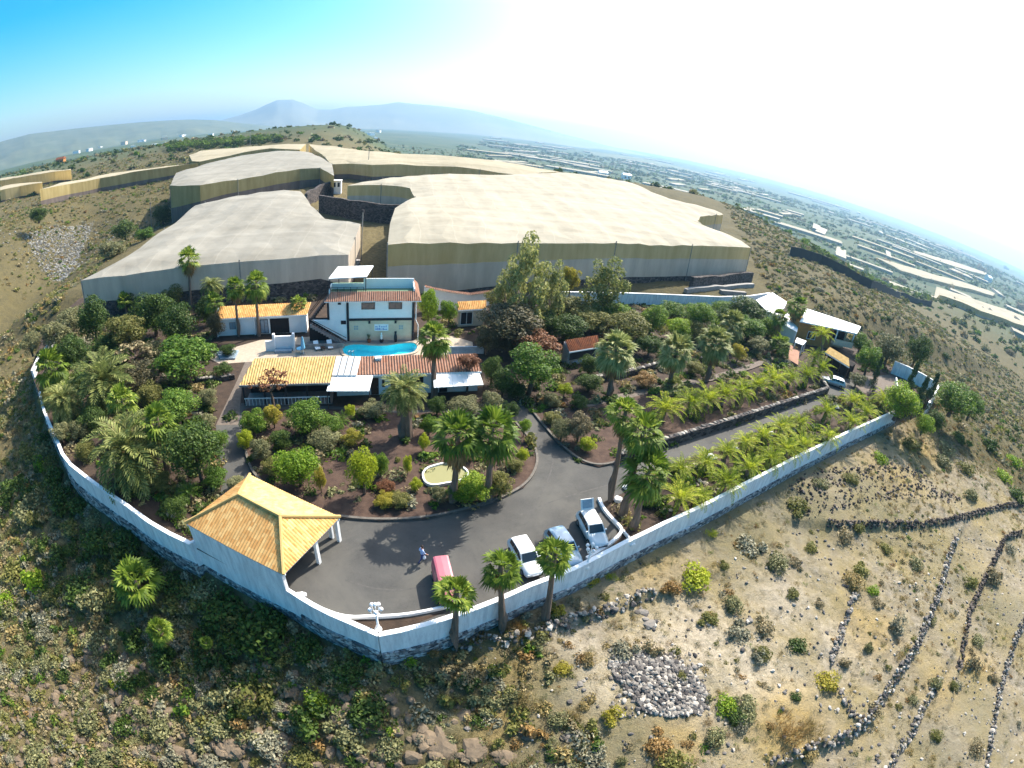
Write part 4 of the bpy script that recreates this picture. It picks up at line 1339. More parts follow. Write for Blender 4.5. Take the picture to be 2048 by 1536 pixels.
def flat_canopy(label, pix, z, wall=True):
    Q = [at(px, py, z) for px, py in pix]
    c = sum(Q, Vector()) / len(Q)
    t = thing('white_canopy', label, 'canopy', (c.x, c.y, 0))
    v, f = tri2d(Q)
    m = MB(); n = len(Q)
    ccw = sum((Q[i].x * Q[(i + 1) % n].y - Q[(i + 1) % n].x * Q[i].y) for i in range(n)) > 0
    Q2 = Q if ccw else Q[::-1]
    m.poly(Q2); m.poly([q - Vector((0, 0, .15)) for q in Q2][::-1])
    for i in range(n):
        a, b = Q2[i], Q2[(i + 1) % n]; dz = Vector((0, 0, .15)); m.quad(a - dz, b - dz, b, a)
    m.build('roof_sheet', 'white_metal', t)
    for q in Q:
        p = q.lerp(c, .07); m = MB(); m.tube([Vector((p.x, p.y, -1)), Vector((p.x, p.y, z - .15))], .1); m.build('post', 'white', t)
    if wall:
        m = MB(); ribbon(m, [Vector((*q.lerp(c, .12)[:2], 0)) for q in Q], -1, z - .2, .1); m.build('wall', 'white', t)
    return t
flat_canopy('large pale roof sheet at the end of the white garden wall', [(1512, 600), (1545, 585), (1574, 604), (1560, 632), (1534, 622)], 3.4)
flat_canopy('small cream roof sheet between the tall palms and the ochre house', [(1562, 646), (1594, 664), (1599, 641), (1572, 626)], 3.0)
flat_canopy('tiny cream roof sheet in front of the ochre wall', [(1590, 684), (1606, 690), (1613, 682), (1594, 675)], 2.2, False)
m = MB(); pts = [at(1574, 724, 0), at(1594, 736, 0), at(1595, 716, .0), at(1577, 700, 0)]
slab(m, [p + Vector((0, 0, .6 if i < 2 else 1.2)) for i, p in enumerate(pts)], 1.0)
tag(m.build('ramp', 'tile_pink'), 'pink paved ramp below the twin tall palms', 'ramp')
m = MB(); ribbon(m, [at(1790, 762, 0), at(1793, 784, 0)], 0, .8, .12); tag(m.build('low_wall', 'white'), 'short low white wall across the pale parking apron', 'wall')

# white hut and mast on the hill
p = surf(672, 388); hz = gz(p.x, p.y)
F = frame((p.x, p.y, hz), A15)
t = thing('hut', 'tiny white hut with dark openings on the lane between greenhouses', 'hut', (p.x, p.y, hz))
m = MB(); m.box(F, -1.8, 1.8, 0, 3, -1, 2.8 + 2); m.build('wall', 'white', t)
m = MB(); m.box(F, -2, 2, -.2, 3.2, 4.803, 5); m.build('roof', 'white_metal', t)
for u in (-1.0, .5):
    m = MB(); m.box(F, u, u + .8, -.05, -.003, 2.6, 4.2); m.build('opening', 'dark', t)
for px, py, hh, lab in ((500, 296, 12, 'lone mast on the crest above the narrow hilltop greenhouse'), (735, 352, 12, 'thin pole in front of the long crest greenhouse'), (722, 522, 11, 'thin grey pole at the corner of the sloping left greenhouse'),
                        (303, 455, 9, 'leaning pale pole beside the left edge of the sloping greenhouse')):
    p = surf(px, py); z0 = gz(p.x, p.y)
    t = thing('pole', lab, 'pole', (p.x, p.y, z0))
    m = MB(); m.tube([(p.x, p.y, z0 - .5), (p.x + .3, p.y, z0 + hh)], .14, 6); m.build('shaft', 'wire', t)
    m = MB(); m.box(frame((p.x + .3, p.y, z0 + hh), 0), -.25, .25, -.25, .25, 0, .5); m.build('head', 'dark_trim', t)

# ------------------------------------------------------------------ pool and terrace
ring = POOL
t = thing('swimming_pool', 'curved turquoise swimming pool with a pale rim in front of the house', 'pool', (ring[0].x, ring[0].y, 0))
v, f = tri2d(ring)
m = MB(); m.v = [(a.x, a.y, -.08) for a in v]; m.f = [tuple(q) if up2(v, q) else tuple(reversed(q)) for q in f]; m.m = [0] * len(f)
m.build('water_surface', 'water', t)
m = MB()
for p, q in zip(ring, ring[1:] + ring[:1]):
    m.quad(Vector((p.x, p.y, .0)), Vector((q.x, q.y, .0)), Vector((q.x, q.y, -1.0)), Vector((p.x, p.y, -1.0)))
m.v += [(a.x, a.y, -1.0) for a in v]; n0 = len(m.v) - len(v)
for q in f:
    q = tuple(i + n0 for i in (q if up2(v, q) else tuple(reversed(q)))); m.f.append(q); m.m.append(0)
m.build('basin', 'pool_tile', t)
m = MB(); ribbon(m, ring + [ring[0], ring[1]], 0, .12, .22); m.build('coping', 'paving', t)
m = MB(); a, b = at(697, 716, .1), at(699, 716, .1)
for q in (Vector((.0, 0, 0)), Vector((.45, .1, 0))):
    m.tube([a + q, a + q + Vector((0, 0, .9)), a + q + Vector((.1, .5, .9)), a + q + Vector((.1, .6, 0))], .03)
m.build('ladder', 'rim', t)
# moulded white wall with niche by the pool
Q = at(566, 708, 0); F = frame(Q, LA)
t = thing('plaster_shower', 'white plastered corner wall with pillars beside the pool terrace', 'wall', Q)
m = MB(); m.box(F, -1.3, 1.3, 1.2, 1.45, 0, 2.1); m.build('back_panel', 'white', t)
for u in (-1.5, 1.3):
    m = MB(); m.box(F, u, u + .3, .9, 1.47, 0, 2.5); m.build('pillar', 'white', t)
m = MB(); m.box(F, -2.6, -1.503, 1.0, 1.25, 0, 1.5); m.build('side_panel', 'white', t)
m = MB(); m.box(F, -1.2, 1.2, .2, 1.197, 0, .35); m.build('basin', 'glass_pale', t)
m = MB(); m.box(F, 1.603, 8.5, 1.3, 1.42, .0, .75); m.build('low_wall', 'grey', t)
def lounger(px, py, rot, lab):
    P = at(px, py, 0)
    t = thing('sun_lounger', lab, 'lounger', P, 0, 'sun loungers by the pool')
    F = frame(P, rot)
    m = MB(); m.box(F, -.35, .35, -.95, .35, .28, .36); m.build('seat', 'white', t)
    m = MB(); m.hexa([F(-.35, .35, .28), F(.35, .35, .28), F(.35, 1.0, .72), F(-.35, 1.0, .72)], [F(-.35, .35, .36), F(.35, .35, .36), F(.35, .96, .8), F(-.35, .96, .8)]); m.build('backrest', 'white', t)
    for u in (-.3, .26):
        for v in (-.9, .3):
            m = MB(); m.box(F, u, u + .05, v, v + .05, 0.02, .277); m.build('leg', 'brown_wood', t)
lounger(634, 697, LA + .3, 'white sun lounger nearer the folded parasol on the pool terrace')
lounger(660, 695, LA + .2, 'white sun lounger nearer the rounded end of the pool')
P = at(646, 700, 0); F = frame(P, LA)
t = thing('side_table', 'small brown wooden table between the two sun loungers', 'table', P)
m = MB(); m.box(F, -.3, .3, -.3, .3, .4, .46); m.build('table_top', 'brown_wood', t)
for a in (-.26, .2):
    for b in (-.26, .2):
        m = MB(); m.box(F, a, a + .06, b, b + .06, .02, .397); m.build('leg', 'brown_wood', t)
P = at(607, 708, 0)
t = thing('parasol', 'closed pale blue parasol standing on the pool terrace', 'parasol', P)
m = MB(); m.tube([P, P + Vector((0, 0, 2.6))], .035); m.build('pole', 'white', t)
m = MB(); m.tube([P + Vector((0, 0, z)) for z in (.9, 1.3, 1.9, 2.45, 2.6)], [.34, .28, .2, .1, .03], 9); m.build('canopy', 'blue_cloth', t)
m = MB(); m.tube([P + Vector((0, 0, .02)), P + Vector((0, 0, .12))], .35, 10); m.build('base', 'grey', t)
P = at(602, 706, 0)
t = thing('round_table', 'round pale blue table beside the closed parasol', 'table', P)
m = MB(); m.tube([P + Vector((0, 0, .68)), P + Vector((0, 0, .72))], .6, 14); m.build('table_top', 'blue_cloth', t)
m = MB(); m.tube([P, P + Vector((0, 0, .677))], .06); m.build('stem', 'white', t)
# planters and statuettes at the house wall
for u, h, lab, kind in ((3.1, 1.0, 'small potted plant left of the tile picture on the house wall', 'p'), (4.9, 1.5, 'white statuette in a dark pot under the tile picture', 's'), (6.9, 1.6, 'tall dark urn at the house wall right of the tile picture', 'u')):
    P = HF(u, -.7, 0.03)
    if kind == 'p':
        t = thing('potted_plant', lab, 'potted plant', P)
        m = MB(); m.tube([P, P + Vector((0, 0, .5))], [.2, .28], 10); m.build('pot', 'terracotta', t)
        m = MB(); rnd = random.Random(3)
        for k in range(40):
            a = rnd.random() * 6.28; d = Vector((math.cos(a) * .35, math.sin(a) * .35, .8)) * rnd.uniform(.6, 1.1)
            b = P + Vector((0, 0, .5)); s_ = Vector((-math.sin(a), math.cos(a), 0)) * .06
            m.quad(b, b + d * .5 + s_, b + d, b + d * .5 - s_)
        m.build('foliage', 'leaf_sage', t)
    elif kind == 's':
        t = thing('statuette', lab, 'statuette', P)
        m = MB(); m.tube([P, P + Vector((0, 0, .25)), P + Vector((0, 0, .5))], [.2, .32, .25], 10); m.build('pot', 'dark_trim', t)
        m = MB(); m.tube([P + Vector((0, 0, z)) for z in (.5, .8, 1.0, 1.15, 1.25, 1.4, 1.5)], [.16, .13, .17, .08, .1, .1, .02], 10); m.build('figure', 'white', t)
    else:
        m = MB(); m.tube([P + Vector((0, 0, z)) for z in (0, .4, .9, 1.3, 1.6)], [.16, .24, .22, .13, .17], 10); tag(m.build('urn', 'dark_trim', smooth=True), lab, 'urn')

# low white curved pond wall in the round bed
pp = [(846, 946), (852, 936), (870, 930), (890, 925), (912, 928), (930, 936), (937, 945), (933, 954), (915, 962), (890, 966), (868, 970), (852, 966), (846, 955)]
ring = smoothline([at(px, py, .4) for px, py in pp] + [at(*pp[0], .4)], 2)[:-1]
t = thing('garden_pond', 'low white wavy pond wall in the round planting bed', 'pond', (ring[0].x, ring[0].y, 0))
R0 = [Vector((p.x, p.y, 0)) for p in ring]
m = MB(); ribbon(m, R0 + R0[:2], .05, .45, .08); m.build('rim', 'white_old', t)
v, f = tri2d(R0); m = MB(); m.v = [(a.x, a.y, .3) for a in v]; m.f = [tuple(q) if up2(v, q) else tuple(reversed(q)) for q in f]; m.m = [0] * len(f)
m.build('bed', 'leaf_sage', t)

# ------------------------------------------------------------------ dry stone walls and rubble on the terraces
def drywall(pix, label, w=0.7, h=0.5, mat='loose_stone', dark=False, z=None, dens=1.0):
    P = [Vector((x_, y_, 0)) for x_, y_ in WALLS[pix][0]] if isinstance(pix, str) else [Vector((*surf(px, py)[:2], 0)) for px, py in pix]
    P = dense(P, 0.6)
    rnd = random.Random(len(label) * 7 + len(P))
    m = MB()
    for i in range(len(P) - 1):
        d = (P[i + 1] - P[i]); d.z = 0
        if d.length < 1e-6: continue
        d.normalize(); n = Vector((-d.y, d.x, 0))
        for k in range(max(2, int(9 * dens))):
            o = rnd.uniform(-.5, .5) * w
            p = P[i].lerp(P[i + 1], rnd.random()) + n * o
            g = gz(p.x, p.y)
            hh = .62 * h * rnd.random() * (1 - abs(o) / w * 1.0)
            m.stone((p.x, p.y, g + hh - .03), .07 + .2 * rnd.random() ** 1.6, rnd, .7)
    return tag(m.build('dry_stone_wall', mat), label, 'dry stone wall', 'dry stone walls on the terraces')
drywall('below', 'dry stone wall running just below the front wall and its three palms', 1.0, .8)
drywall('top', 'low dark dry stone wall at the top of the right terraces', .8, .6, 'dark_loose_stone')
drywall('long', 'longest dry stone wall crossing the right terraces from bottom to top', 1.0, .9)
drywall([(1730, 1448), (1705, 1430), (1690, 1400), (1670, 1375)], 'short dry stone spur joining the longest wall near its bend', .8, .6)
drywall('pale', 'pale broken dry stone wall between the bushes left of the longest wall', .8, .45)
drywall('right', 'dry stone wall right of the longest one near the bottom edge', .9, .6)
drywall('hook', 'dry stone wall with a hooked top end near the right edge', .8, .8, 'dark_loose_stone')
drywall('corner', 'dry stone wall in the bottom right corner', .9, .7)
drywall([(1590, 985), (1640, 960), (1720, 945), (1800, 940), (1860, 960)], 'dark rubble bank below the far end of the front wall', 3.4, .5, 'dark_loose_stone', dens=.8)
drywall([(1600, 1020), (1680, 1000), (1760, 985), (1860, 985), (1920, 1000)], 'second dark rubble bank above the low dark terrace wall', 3.2, .5, 'dark_loose_stone', dens=.7)
def heap(label, pix, n, r0, r1, hgt, mat='loose_stone', kind='stuff', name='stone_heap', cat='stone heap', seed=1):
    P = [surf(px, py) for px, py in pix]
    xs, ys = [p.x for p in P], [p.y for p in P]
    cx, cy = sum(xs) / len(xs), sum(ys) / len(ys)
    rnd = random.Random(seed); m = MB(); k = 0
    while k < n:
        x, y = rnd.uniform(min(xs), max(xs)), rnd.uniform(min(ys), max(ys))
        ins = False
        for i in range(len(P)):
            a, b = P[i], P[(i + 1) % len(P)]
            if (a.y > y) != (b.y > y) and x < (b.x - a.x) * (y - a.y) / (b.y - a.y) + a.x: ins = not ins
        if not ins: 
            if rnd.random() < .93: continue
        k += 1
        d = min(1, math.hypot(x - cx, y - cy) / (0.5 * max(max(xs) - min(xs), max(ys) - min(ys))))
        m.stone((x, y, gz(x, y) + hgt * (1 - d) * rnd.random()), r0 + (r1 - r0) * rnd.random() ** 2, rnd, .75)
    o = m.build(name, mat)
    return tag(o, label, cat, None, kind)
heap('grey stone heap spread on the terrace below the wall', [(1215, 1325), (1265, 1300), (1330, 1310), (1385, 1345), (1420, 1395), (1405, 1425), (1340, 1435), (1290, 1425), (1250, 1380)], 3200, .07, .27, .35)
heap('grey rubble fan on the quarried slope', [(45, 470), (110, 450), (190, 440), (165, 500), (130, 560), (110, 560), (80, 540)], 4600, .12, .42, .4, 'pale_rubble', 'stuff', 'rubble_fan', 'rubble', 3)
heap('dark loose stones scattered over the ravine slope', [(0, 1536), (0, 1330), (150, 1290), (420, 1300), (600, 1330), (800, 1400), (900, 1536)], 1100, .1, .6, .12, 'rock', 'stuff', 'scattered_stones', 'stones', 4)
heap('pale loose stones scattered over the dry terraces', [(900, 1536), (950, 1330), (1300, 1180), (1600, 1040), (1960, 1040), (2048, 1100), (2048, 1536)], 1500, .05, .22, .05, 'loose_stone', 'stuff', 'scattered_stones', 'stones', 5)
# outcrops and boulders at the bottom of the picture
rnd = random.Random(12)
for px, py, r, lab in ((885, 1495, 1.5, 'large flat brown rock ledge left of centre at the bottom edge'), (950, 1500, 1.2, 'brown rock ledge split by a dark crack at the bottom edge'), (840, 1475, .9, 'grey brown boulder at the left end of the rock ledges'), (1010, 1515, 1.0, 'brown boulder at the right end of the rock ledges'),
                       (1045, 1460, .9, 'brown boulder in dry grass above the right rock ledges'), (1160, 1368, .45, 'single grey boulder on bare ground beside the stone heap'), (1300, 1248, .9, 'flat pale tan slab of rock above the stone heap'), (1285, 1225, .7, 'small tan slab beside the flat pale slab'),
                       (930, 1430, .9, 'dark rounded rock in the scrub below the middle palm'), (470, 1500, 1.2, 'grey rock hump in the ravine scrub near the bottom'), (250, 1395, .8, 'brown split rock among the grey ravine bushes'), (340, 1425, .7, 'small brown rock right of the split ravine rock'),
                       (285, 1345, .6, 'brown rock just below the yellow grass patch in the ravine'), (1145, 1470, .8, 'rounded brown rock left of the grey bush near the bottom'), (1500, 1240, .5, 'dark boulder on the sandy terrace'), (590, 1375, 1.0, 'pale grey rock face beneath the leafy bush in the ravine')):
    p = surf(px, py); m = MB()
    rr = random.Random(px * 3 + py)
    r *= .75
    m.stone((p.x, p.y, p.z - r * .05), r, rr, .4)
    for k in range(5):
        m.stone((p.x + rr.uniform(-r, r), p.y + rr.uniform(-r, r), p.z), r * rr.uniform(.3, .6), rr, .6)
    o = tag(m.build('boulder', 'rock' if px < 1140 else 'loose_stone'), lab, 'boulder', 'boulders on the slopes')

# ------------------------------------------------------------------ plants: one of each kind, then copies
class Proto:
    """builds one thing with its parts; the first placing moves it, later ones copy it and its parts"""
    def __init__(s, make):
        s.make, s.root, s.used = make, None, False
    def get(s):
        if s.root is None:
            s.root = s.make()
        if not s.used:
            s.used = True
            return s.root
        return copy_tree(s.root)
def child(o, base):
    for c in o.children:
        if c.name.split('.')[0] == base:
            return c
def setmat(o, name):
    if o is None: return
    o.material_slots[0].link = 'OBJECT'
    o.material_slots[0].material = M[name]
def rv(rnd):
    while True:
        v = Vector((rnd.uniform(-1, 1), rnd.uniform(-1, 1), rnd.uniform(-1, 1)))
        if 0.05 < v.length < 1: return v.normalized()
def fan_leaf(m, b, d, L, spread, nb, rnd, droop=0.25, pet=0.45, w=0.10):
    d = d.normalized()
    s = d.cross(Vector((0, 0, 1)))
    s = s.normalized() if s.length > 1e-3 else Vector((1, 0, 0))
    n = s.cross(d).normalized()
    n = (n + s * rnd.uniform(-.4, .4)).normalized()
    s = d.cross(n).normalized()
    hub = b + d * L * pet
    pw = s * 0.012
    m.quad(b - pw, b + pw, hub + pw, hub - pw)
    R = L * (1 - pet)
    for k in range(nb):
        a = -spread / 2 + spread * k / (nb - 1)
        e = d * math.cos(a) + s * math.sin(a)
        g = s * math.cos(a) - d * math.sin(a)
        fold = n * (0.10 * R * abs(math.sin(a)))
        ll = R * rnd.uniform(.85, 1.1) * (0.72 + 0.28 * math.cos(a * .6))
        mid = hub + e * ll * .6 + fold
        tip = hub + e * ll + fold - Vector((0, 0, droop * ll * rnd.uniform(.5, 1.2)))
        q = g * (w * R)
        m.quad(hub, mid - q, tip, mid + q)
def fan_crown(seed, n=30, low=-35, L=(.78, 1.15), nb=11, w=.10):
    rnd = random.Random(seed); m = MB()
    for k in range(n):
        t = (k + .5) / n
        el = R_(82 - (82 - low) * t ** 0.85) + rnd.uniform(-.12, .12)
        az = k * 2.39996 + rnd.uniform(-.2, .2)
        d = Vector((math.cos(az) * math.cos(el), math.sin(az) * math.cos(el), math.sin(el)))
        fan_leaf(m, Vector((0, 0, -.05 - .1 * t)) + d * .04, d, rnd.uniform(*L), R_(150), nb, rnd, .18 + .3 * t, .42, w)
    return m
def skirt(seed, n=26):
    rnd = random.Random(seed); m = MB()
    for k in range(n):
        az = k * 2.39996; el = R_(rnd.uniform(-80, -40))
        d = Vector((math.cos(az) * math.cos(el), math.sin(az) * math.cos(el), math.sin(el)))
        fan_leaf(m, Vector((0, 0, -.12 - .25 * rnd.random())), d, rnd.uniform(.5, .8), R_(110), 7, rnd, .4, .4, .13)
    return m
def trunk_unit(seed, r0=.5, r1=.36, n=12):
    """unit-height ringed palm trunk of unit thickness, flared at the foot"""
    rnd = random.Random(seed); m = MB(); P, Rr = [], []
    for i in range(n + 1):
        t = i / n
        P.append(Vector((.15 * math.sin(t * 2.2 + seed), .15 * (math.cos(t * 1.7 + seed) - math.cos(seed)), t)))
        Rr.append((r0 + (r1 - r0) * min(1, t * 1.6) + .35 * math.exp(-t * 9)) * (1 + .07 * (i % 2)))
    m.tube(P, Rr, 8)
    return m
def mk_fan(seed, mat, low, with_skirt, n=27, nb=12, w=.085):
    def f():
        t = thing('fan_palm', None, None)
        trunk_unit(seed).build('trunk', 'palm_bark', t)
        fan_crown(seed, n, low, nb=nb, w=w).build('crown', mat, t)
        if with_skirt: skirt(seed + 5).build('dead_skirt', 'thatch', t)
        return t
    return f
FAN = {'a2': Proto(mk_fan(31, 'fan', -20, False, 22, 12, .1)), 'b2': Proto(mk_fan(32, 'fan', -38, True, 28)), 'b3': Proto(mk_fan(33, 'fan', -60, True, 36, 10, .095)), 'a3': Proto(mk_fan(34, 'fan', -45, True, 24)), 'a': Proto(mk_fan(1, 'fan', -35, False)), 'b': Proto(mk_fan(2, 'fan', -48, True, 34)), 'c': Proto(mk_fan(3, 'fan', -25, True)),
       'blue': Proto(mk_fan(4, 'fan_blue', -55, True, 46, 13, .08))}
def date_frond(m, b, az, el, L, droop, rnd, nl=15, ll=.17, w=.016):
    P, pos, pitch = [], Vector(b), el
    st = 9
    for i in range(st + 1):
        P.append(pos.copy())
        pitch = el - droop * ((i + 1) / st) ** 1.4
        pos = pos + Vector((math.cos(az) * math.cos(pitch), math.sin(az) * math.cos(pitch), math.sin(pitch))) * (L / st)
    sd = Vector((-math.sin(az), math.cos(az), 0))
    for i in range(st):
        q = sd * .012 * (1 - i / st)
        m.quad(P[i] - q, P[i] + q, P[i + 1] + q * .8, P[i + 1] - q * .8)
    for k in range(nl):
        t = .14 + .86 * k / nl
        x = t * st; i = min(st - 1, int(x))
        p = P[i].lerp(P[i + 1], x - i)
        f = (P[i + 1] - P[i]).normalized()
        up = sd.cross(f); up = up if up.z > 0 else -up
        l = ll * L * (math.sin(math.pi * min(1, .18 + t * .8)) * .9 + .12)
        for s_ in (-1, 1):
            e = (sd * s_ * .8 + f * .62 + up * rnd.uniform(.05, .35)).normalized()
            tip = p + e * l - Vector((0, 0, l * .12))
            h = f * w * L
            m.quad(p - h, p + e * l * .5 - h * 1.3 + up * .01, tip, p + e * l * .5 + h * 1.3)
def mk_date(seed, mat, n, droop, lo, hi=82, name='date_palm', r=.6, tw=True, ll=.17, w=.016):
    def f():
        rnd = random.Random(seed)
        t = thing(name, None, None)
        trunk_unit(seed, r, r * .95, 6).build('trunk', 'palm_bark', t)
        m = MB()
        for k in range(n):
            u = (k + .5) / n
            date_frond(m, Vector((0, 0, 0)), k * 2.39996 + rnd.uniform(-.2, .2), R_(hi - (hi - lo) * u) + rnd.uniform(-.1, .1), rnd.uniform(.88, 1.12), droop * rnd.uniform(.8, 1.2), rnd, 15, ll, w)
        m.build('crown', mat, t)
        return t
    return f
DATE = {'y': Proto(mk_date(11, 'date', 32, 1.35, 10)), 'y2': Proto(mk_date(12, 'date', 28, 1.5, 4)), 'y3': Proto(mk_date(15, 'date', 26, 1.2, 14)), 'old': Proto(mk_date(13, 'date_dark', 64, 1.35, -42, ll=.23, w=.02)), 'cyc': Proto(mk_date(14, 'leaf_green', 22, 1.2, 5, 78))}
def dist(p):
    return math.sqrt(p.x ** 2 + p.y ** 2 + (CAMH - p.z) ** 2)
def up_along(base, px, py):
    """height above base at which the line of sight through a pixel passes nearest"""
    v = ray(px, py); o = Vector((0, 0, CAMH))
    # closest points of vertical line through base and the ray
    d = Vector((0, 0, 1)); w0 = base - o
    b_ = d.dot(v); d_ = d.dot(w0); e_ = v.dot(w0)
    den = 1 - b_ * b_
    s_ = (b_ * e_ - d_) / den
    tt = (e_ - b_ * d_) / den
    return s_, o + v * tt
def plant(proto, kind, cx, cy, rpx, label, cat, base=None, h=None, group=None, tr=.28, mats=None, zscale=1.0, ground=None, rz=None, crown_up=0.0):
    """palm with its crown seen at a pixel; trunk foot either traced or given by the trunk height"""
    if base is not None:
        B = surf(*base) if ground == 'terrain' else at(*base, ground or 0.0)
        hh, C = up_along(B, cx, cy)
        hh = max(hh, .3)
    else:
        C = at(cx, cy, h + (ground or 0.0)); B = Vector((C.x, C.y, ground or 0.0)); hh = h
    r = rpx * dist(C) / FPX
    o = proto.get()
    o.location = B
    o.rotation_euler = (0, 0, (cx * 1.7 + cy * .9) % 6.28 if rz is None else rz)
    o.rotation_euler = (0, 0, 0)
    tag(o, label, cat, group)
    ax = (C - B); L = ax.length
    q = Vector((0, 0, 1)).rotation_difference(ax.normalized())
    rot = (cx * 1.7 + cy * .9) % 6.28
    t = child(o, 'trunk')
    t.rotation_euler = q.to_euler(); t.scale = (tr, tr, L)
    c = child(o, 'crown')
    c.location = ax + Vector((0, 0, crown_up * r)); vr = random.Random(int(cx * 31 + cy * 17)); r *= vr.uniform(.93, 1.1)
    c.scale = (r, r, r * zscale * vr.uniform(.85, 1.15)); c.rotation_euler = (vr.uniform(-.16, .16), vr.uniform(-.16, .16), rot)
    s_ = child(o, 'dead_skirt')
    if s_: s_.location = ax; s_.scale = (r * 1.0, r * 1.0, r * 1.25); s_.rotation_euler = (0, 0, rot)
    if mats: setmat(c, mats)
    return o
G1 = 'fan palms on the property'
NF = [0]
def fan(kind, cx, cy, rpx, label, **k):
    NF[0] += 1
    kind = {'a': ('a', 'a2', 'a3'), 'b': ('b', 'b2', 'b3')}.get(kind, (kind,) * 3)[NF[0] % 3]
    k['tr'] = 1.5 * k.get('tr', .28)
    return plant(FAN[kind], kind, cx, cy, rpx, label, 'palm tree', group=k.pop('group', G1), **k)
# palms outside the front wall
for cx, cy, r, b, lab in ((910, 1186, 50, (910, 1288), 'short fan palm outside the wall in front of the red van'), (1004, 1136, 48, (1003, 1258), 'short fan palm outside the wall in front of the left white car'),
                          (1108, 1112, 47, (1090, 1238), 'short fan palm outside the wall covering the blue grey car')):
    fan('a', cx, cy, r, lab, base=b, ground='terrain', tr=.34)
fan('b', 270, 1160, 56, 'bushy bright green fan palm standing alone in the ravine below the carport', h=1.2, ground=-3.5, tr=.3)
fan('c', 318, 1260, 30, 'small bright fan palm seedling under the lone ravine palm', h=.5, ground=-3.6, tr=.2)
fan('a', 412, 1285, 15, 'tiny fan palm seedling in shade below the carport wall', h=.3, ground=-3.6, tr=.12)
# tall group by the entrance
fan('b', 1249, 826, 44, 'left one of the tall twin fan palms at the road fork', base=(1219, 1000), tr=.36)
fan('b', 1287, 862, 50, 'right one of the tall twin fan palms at the road fork', base=(1243, 1030), tr=.36)
fan('b', 1298, 942, 52, 'stocky fan palm right of the tall twins by the white boulder', base=(1264, 1056), tr=.36)
fan('b', 915, 868, 57, 'left fan palm of the pair over the white pond wall', base=(905, 1004), tr=.4)
fan('b', 985, 862, 60, 'right fan palm of the pair over the white pond wall', base=(972, 1000), tr=.4)
fan('b', 869, 672, 42, 'tall fan palm with hanging dry leaves rising before the pink tile roof', base=(866, 796), tr=.4)
fan('b', 377, 517, 27, 'tallest fan palm standing before the left greenhouse net', base=(381, 614), tr=.34)
fan('a', 206, 577, 22, 'small crowned fan palm at the far left before the greenhouse', base=(218, 612), tr=.3)
fan('a', 315, 573, 20, 'fan palm left of the tallest palm before the greenhouse', base=(318, 612), tr=.3)
fan('a', 249, 601, 19, 'low fan palm between two dark trees on the left', h=3)
fan('b', 512, 567, 26, 'slender fan palm in front of the guest wing, right of two', base=(517, 672), tr=.3)
fan('b', 470, 573, 25, 'slender fan palm in front of the guest wing, left of two', base=(477, 672), tr=.3)
fan('a', 428, 605, 26, 'broad fan palm at the left end of the guest wing', h=5)
fan('a', 597, 606, 23, 'small fan palm between the guest wing and the outside stair', h=4)
fan('b', 100, 732, 38, 'fan palm with a brown skirt by the left end of the perimeter wall', h=4.5, tr=.35)
fan('a', 243, 800, 36, 'bright fan palm among the spiky old palms on the left', h=4.5)
fan('b', 316, 843, 40, 'fan palm with a bare pale trunk beside the biggest old palm', base=(334, 946), tr=.36)
fan('b', 1560, 632, 22, 'left one of the twin tall palms by the right buildings', base=(1556, 692), tr=.3)
fan('b', 1596, 612, 24, 'right taller one of the twin palms by the right buildings', base=(1583, 674), tr=.3)
fan('a', 1562, 688, 26, 'low fan palm at the foot of the right twin palms', h=2.5)
fan('blue', 1234, 700, 44, 'largest blue green fan palm, beside the tiled shed', base=(1219, 794), tr=.45)
fan('blue', 1355, 700, 40, 'second blue green fan palm from the shed', base=(1337, 784), tr=.45)
fan('blue', 1432, 682, 36, 'third blue green fan palm from the shed', base=(1415, 762), tr=.45)
fan('blue', 1467, 650, 30, 'blue green fan palm furthest from the shed, half behind others', h=4)
fan('blue', 1345, 772, 22, 'small pale blue fan palm on the gravel path', h=1.0)
# date palms
def date(kind, cx, cy, rpx, label, group=None, **k):
    return plant(DATE[kind], kind, cx, cy, rpx, label, 'palm tree', group=group, **k)
UP = [(1330, 822), (1382, 806), (1415, 800), (1448, 792), (1482, 784), (1515, 772), (1545, 763), (1580, 757), (1612, 752), (1642, 741)]
for i, (x, y) in enumerate(UP):
    date(('y', 'y2', 'y3')[i % 3], x, y, 46 - i * 1.4, 'young date palm in the upper row on the stone wall, %s from the road fork' % ORD[i], 'upper row of young date palms along the drive', h=1.5, ground=.15, tr=.45)
MID = [(1360, 940), (1409, 925), (1452, 905), (1491, 886), (1526, 876), (1561, 857), (1599, 848), (1652, 826), (1704, 806)]
for i, (x, y) in enumerate(MID):
    date(('y2', 'y', 'y3')[i % 3], x, y, 42 - i * 1.0, 'young date palm in the row along the near road edge, %s from the road fork' % ORD[i], 'lower rows of young date palms inside the wall', h=1.2, tr=.4)
LOW = [(1358, 998), (1401, 995), (1450, 967), (1497, 940), (1541, 919), (1573, 902), (1606, 892), (1656, 875), (1704, 846), (1733, 826), (1766, 803)]
for i, (x, y) in enumerate(LOW):
    date(('y3', 'y2', 'y')[i % 3], x, y, (48, 34)[i == 1] - i * 1.3, 'young date palm in the row against the front wall, %s from the road fork' % ORD[i], 'lower rows of young date palms inside the wall', h=1.2, tr=.4)
date('old', 258, 905, 90, 'biggest spiky old date palm above the left wall', h=3.2, tr=1.0)
date('old', 208, 768, 70, 'pale spiky date palm in the middle of the left garden', h=3.2, tr=.9)
date('old', 128, 803, 50, 'smaller spiky date palm close to the left wall', h=2.6, tr=.7)
date('cyc', 378, 985, 34, 'small feathery palm beside the carport roof', h=.8, tr=.4)
date('old', 808, 782, 52, 'dark date palm with thick trunk before the low house', base=(812, 874), tr=1.0, mats='date_dark')
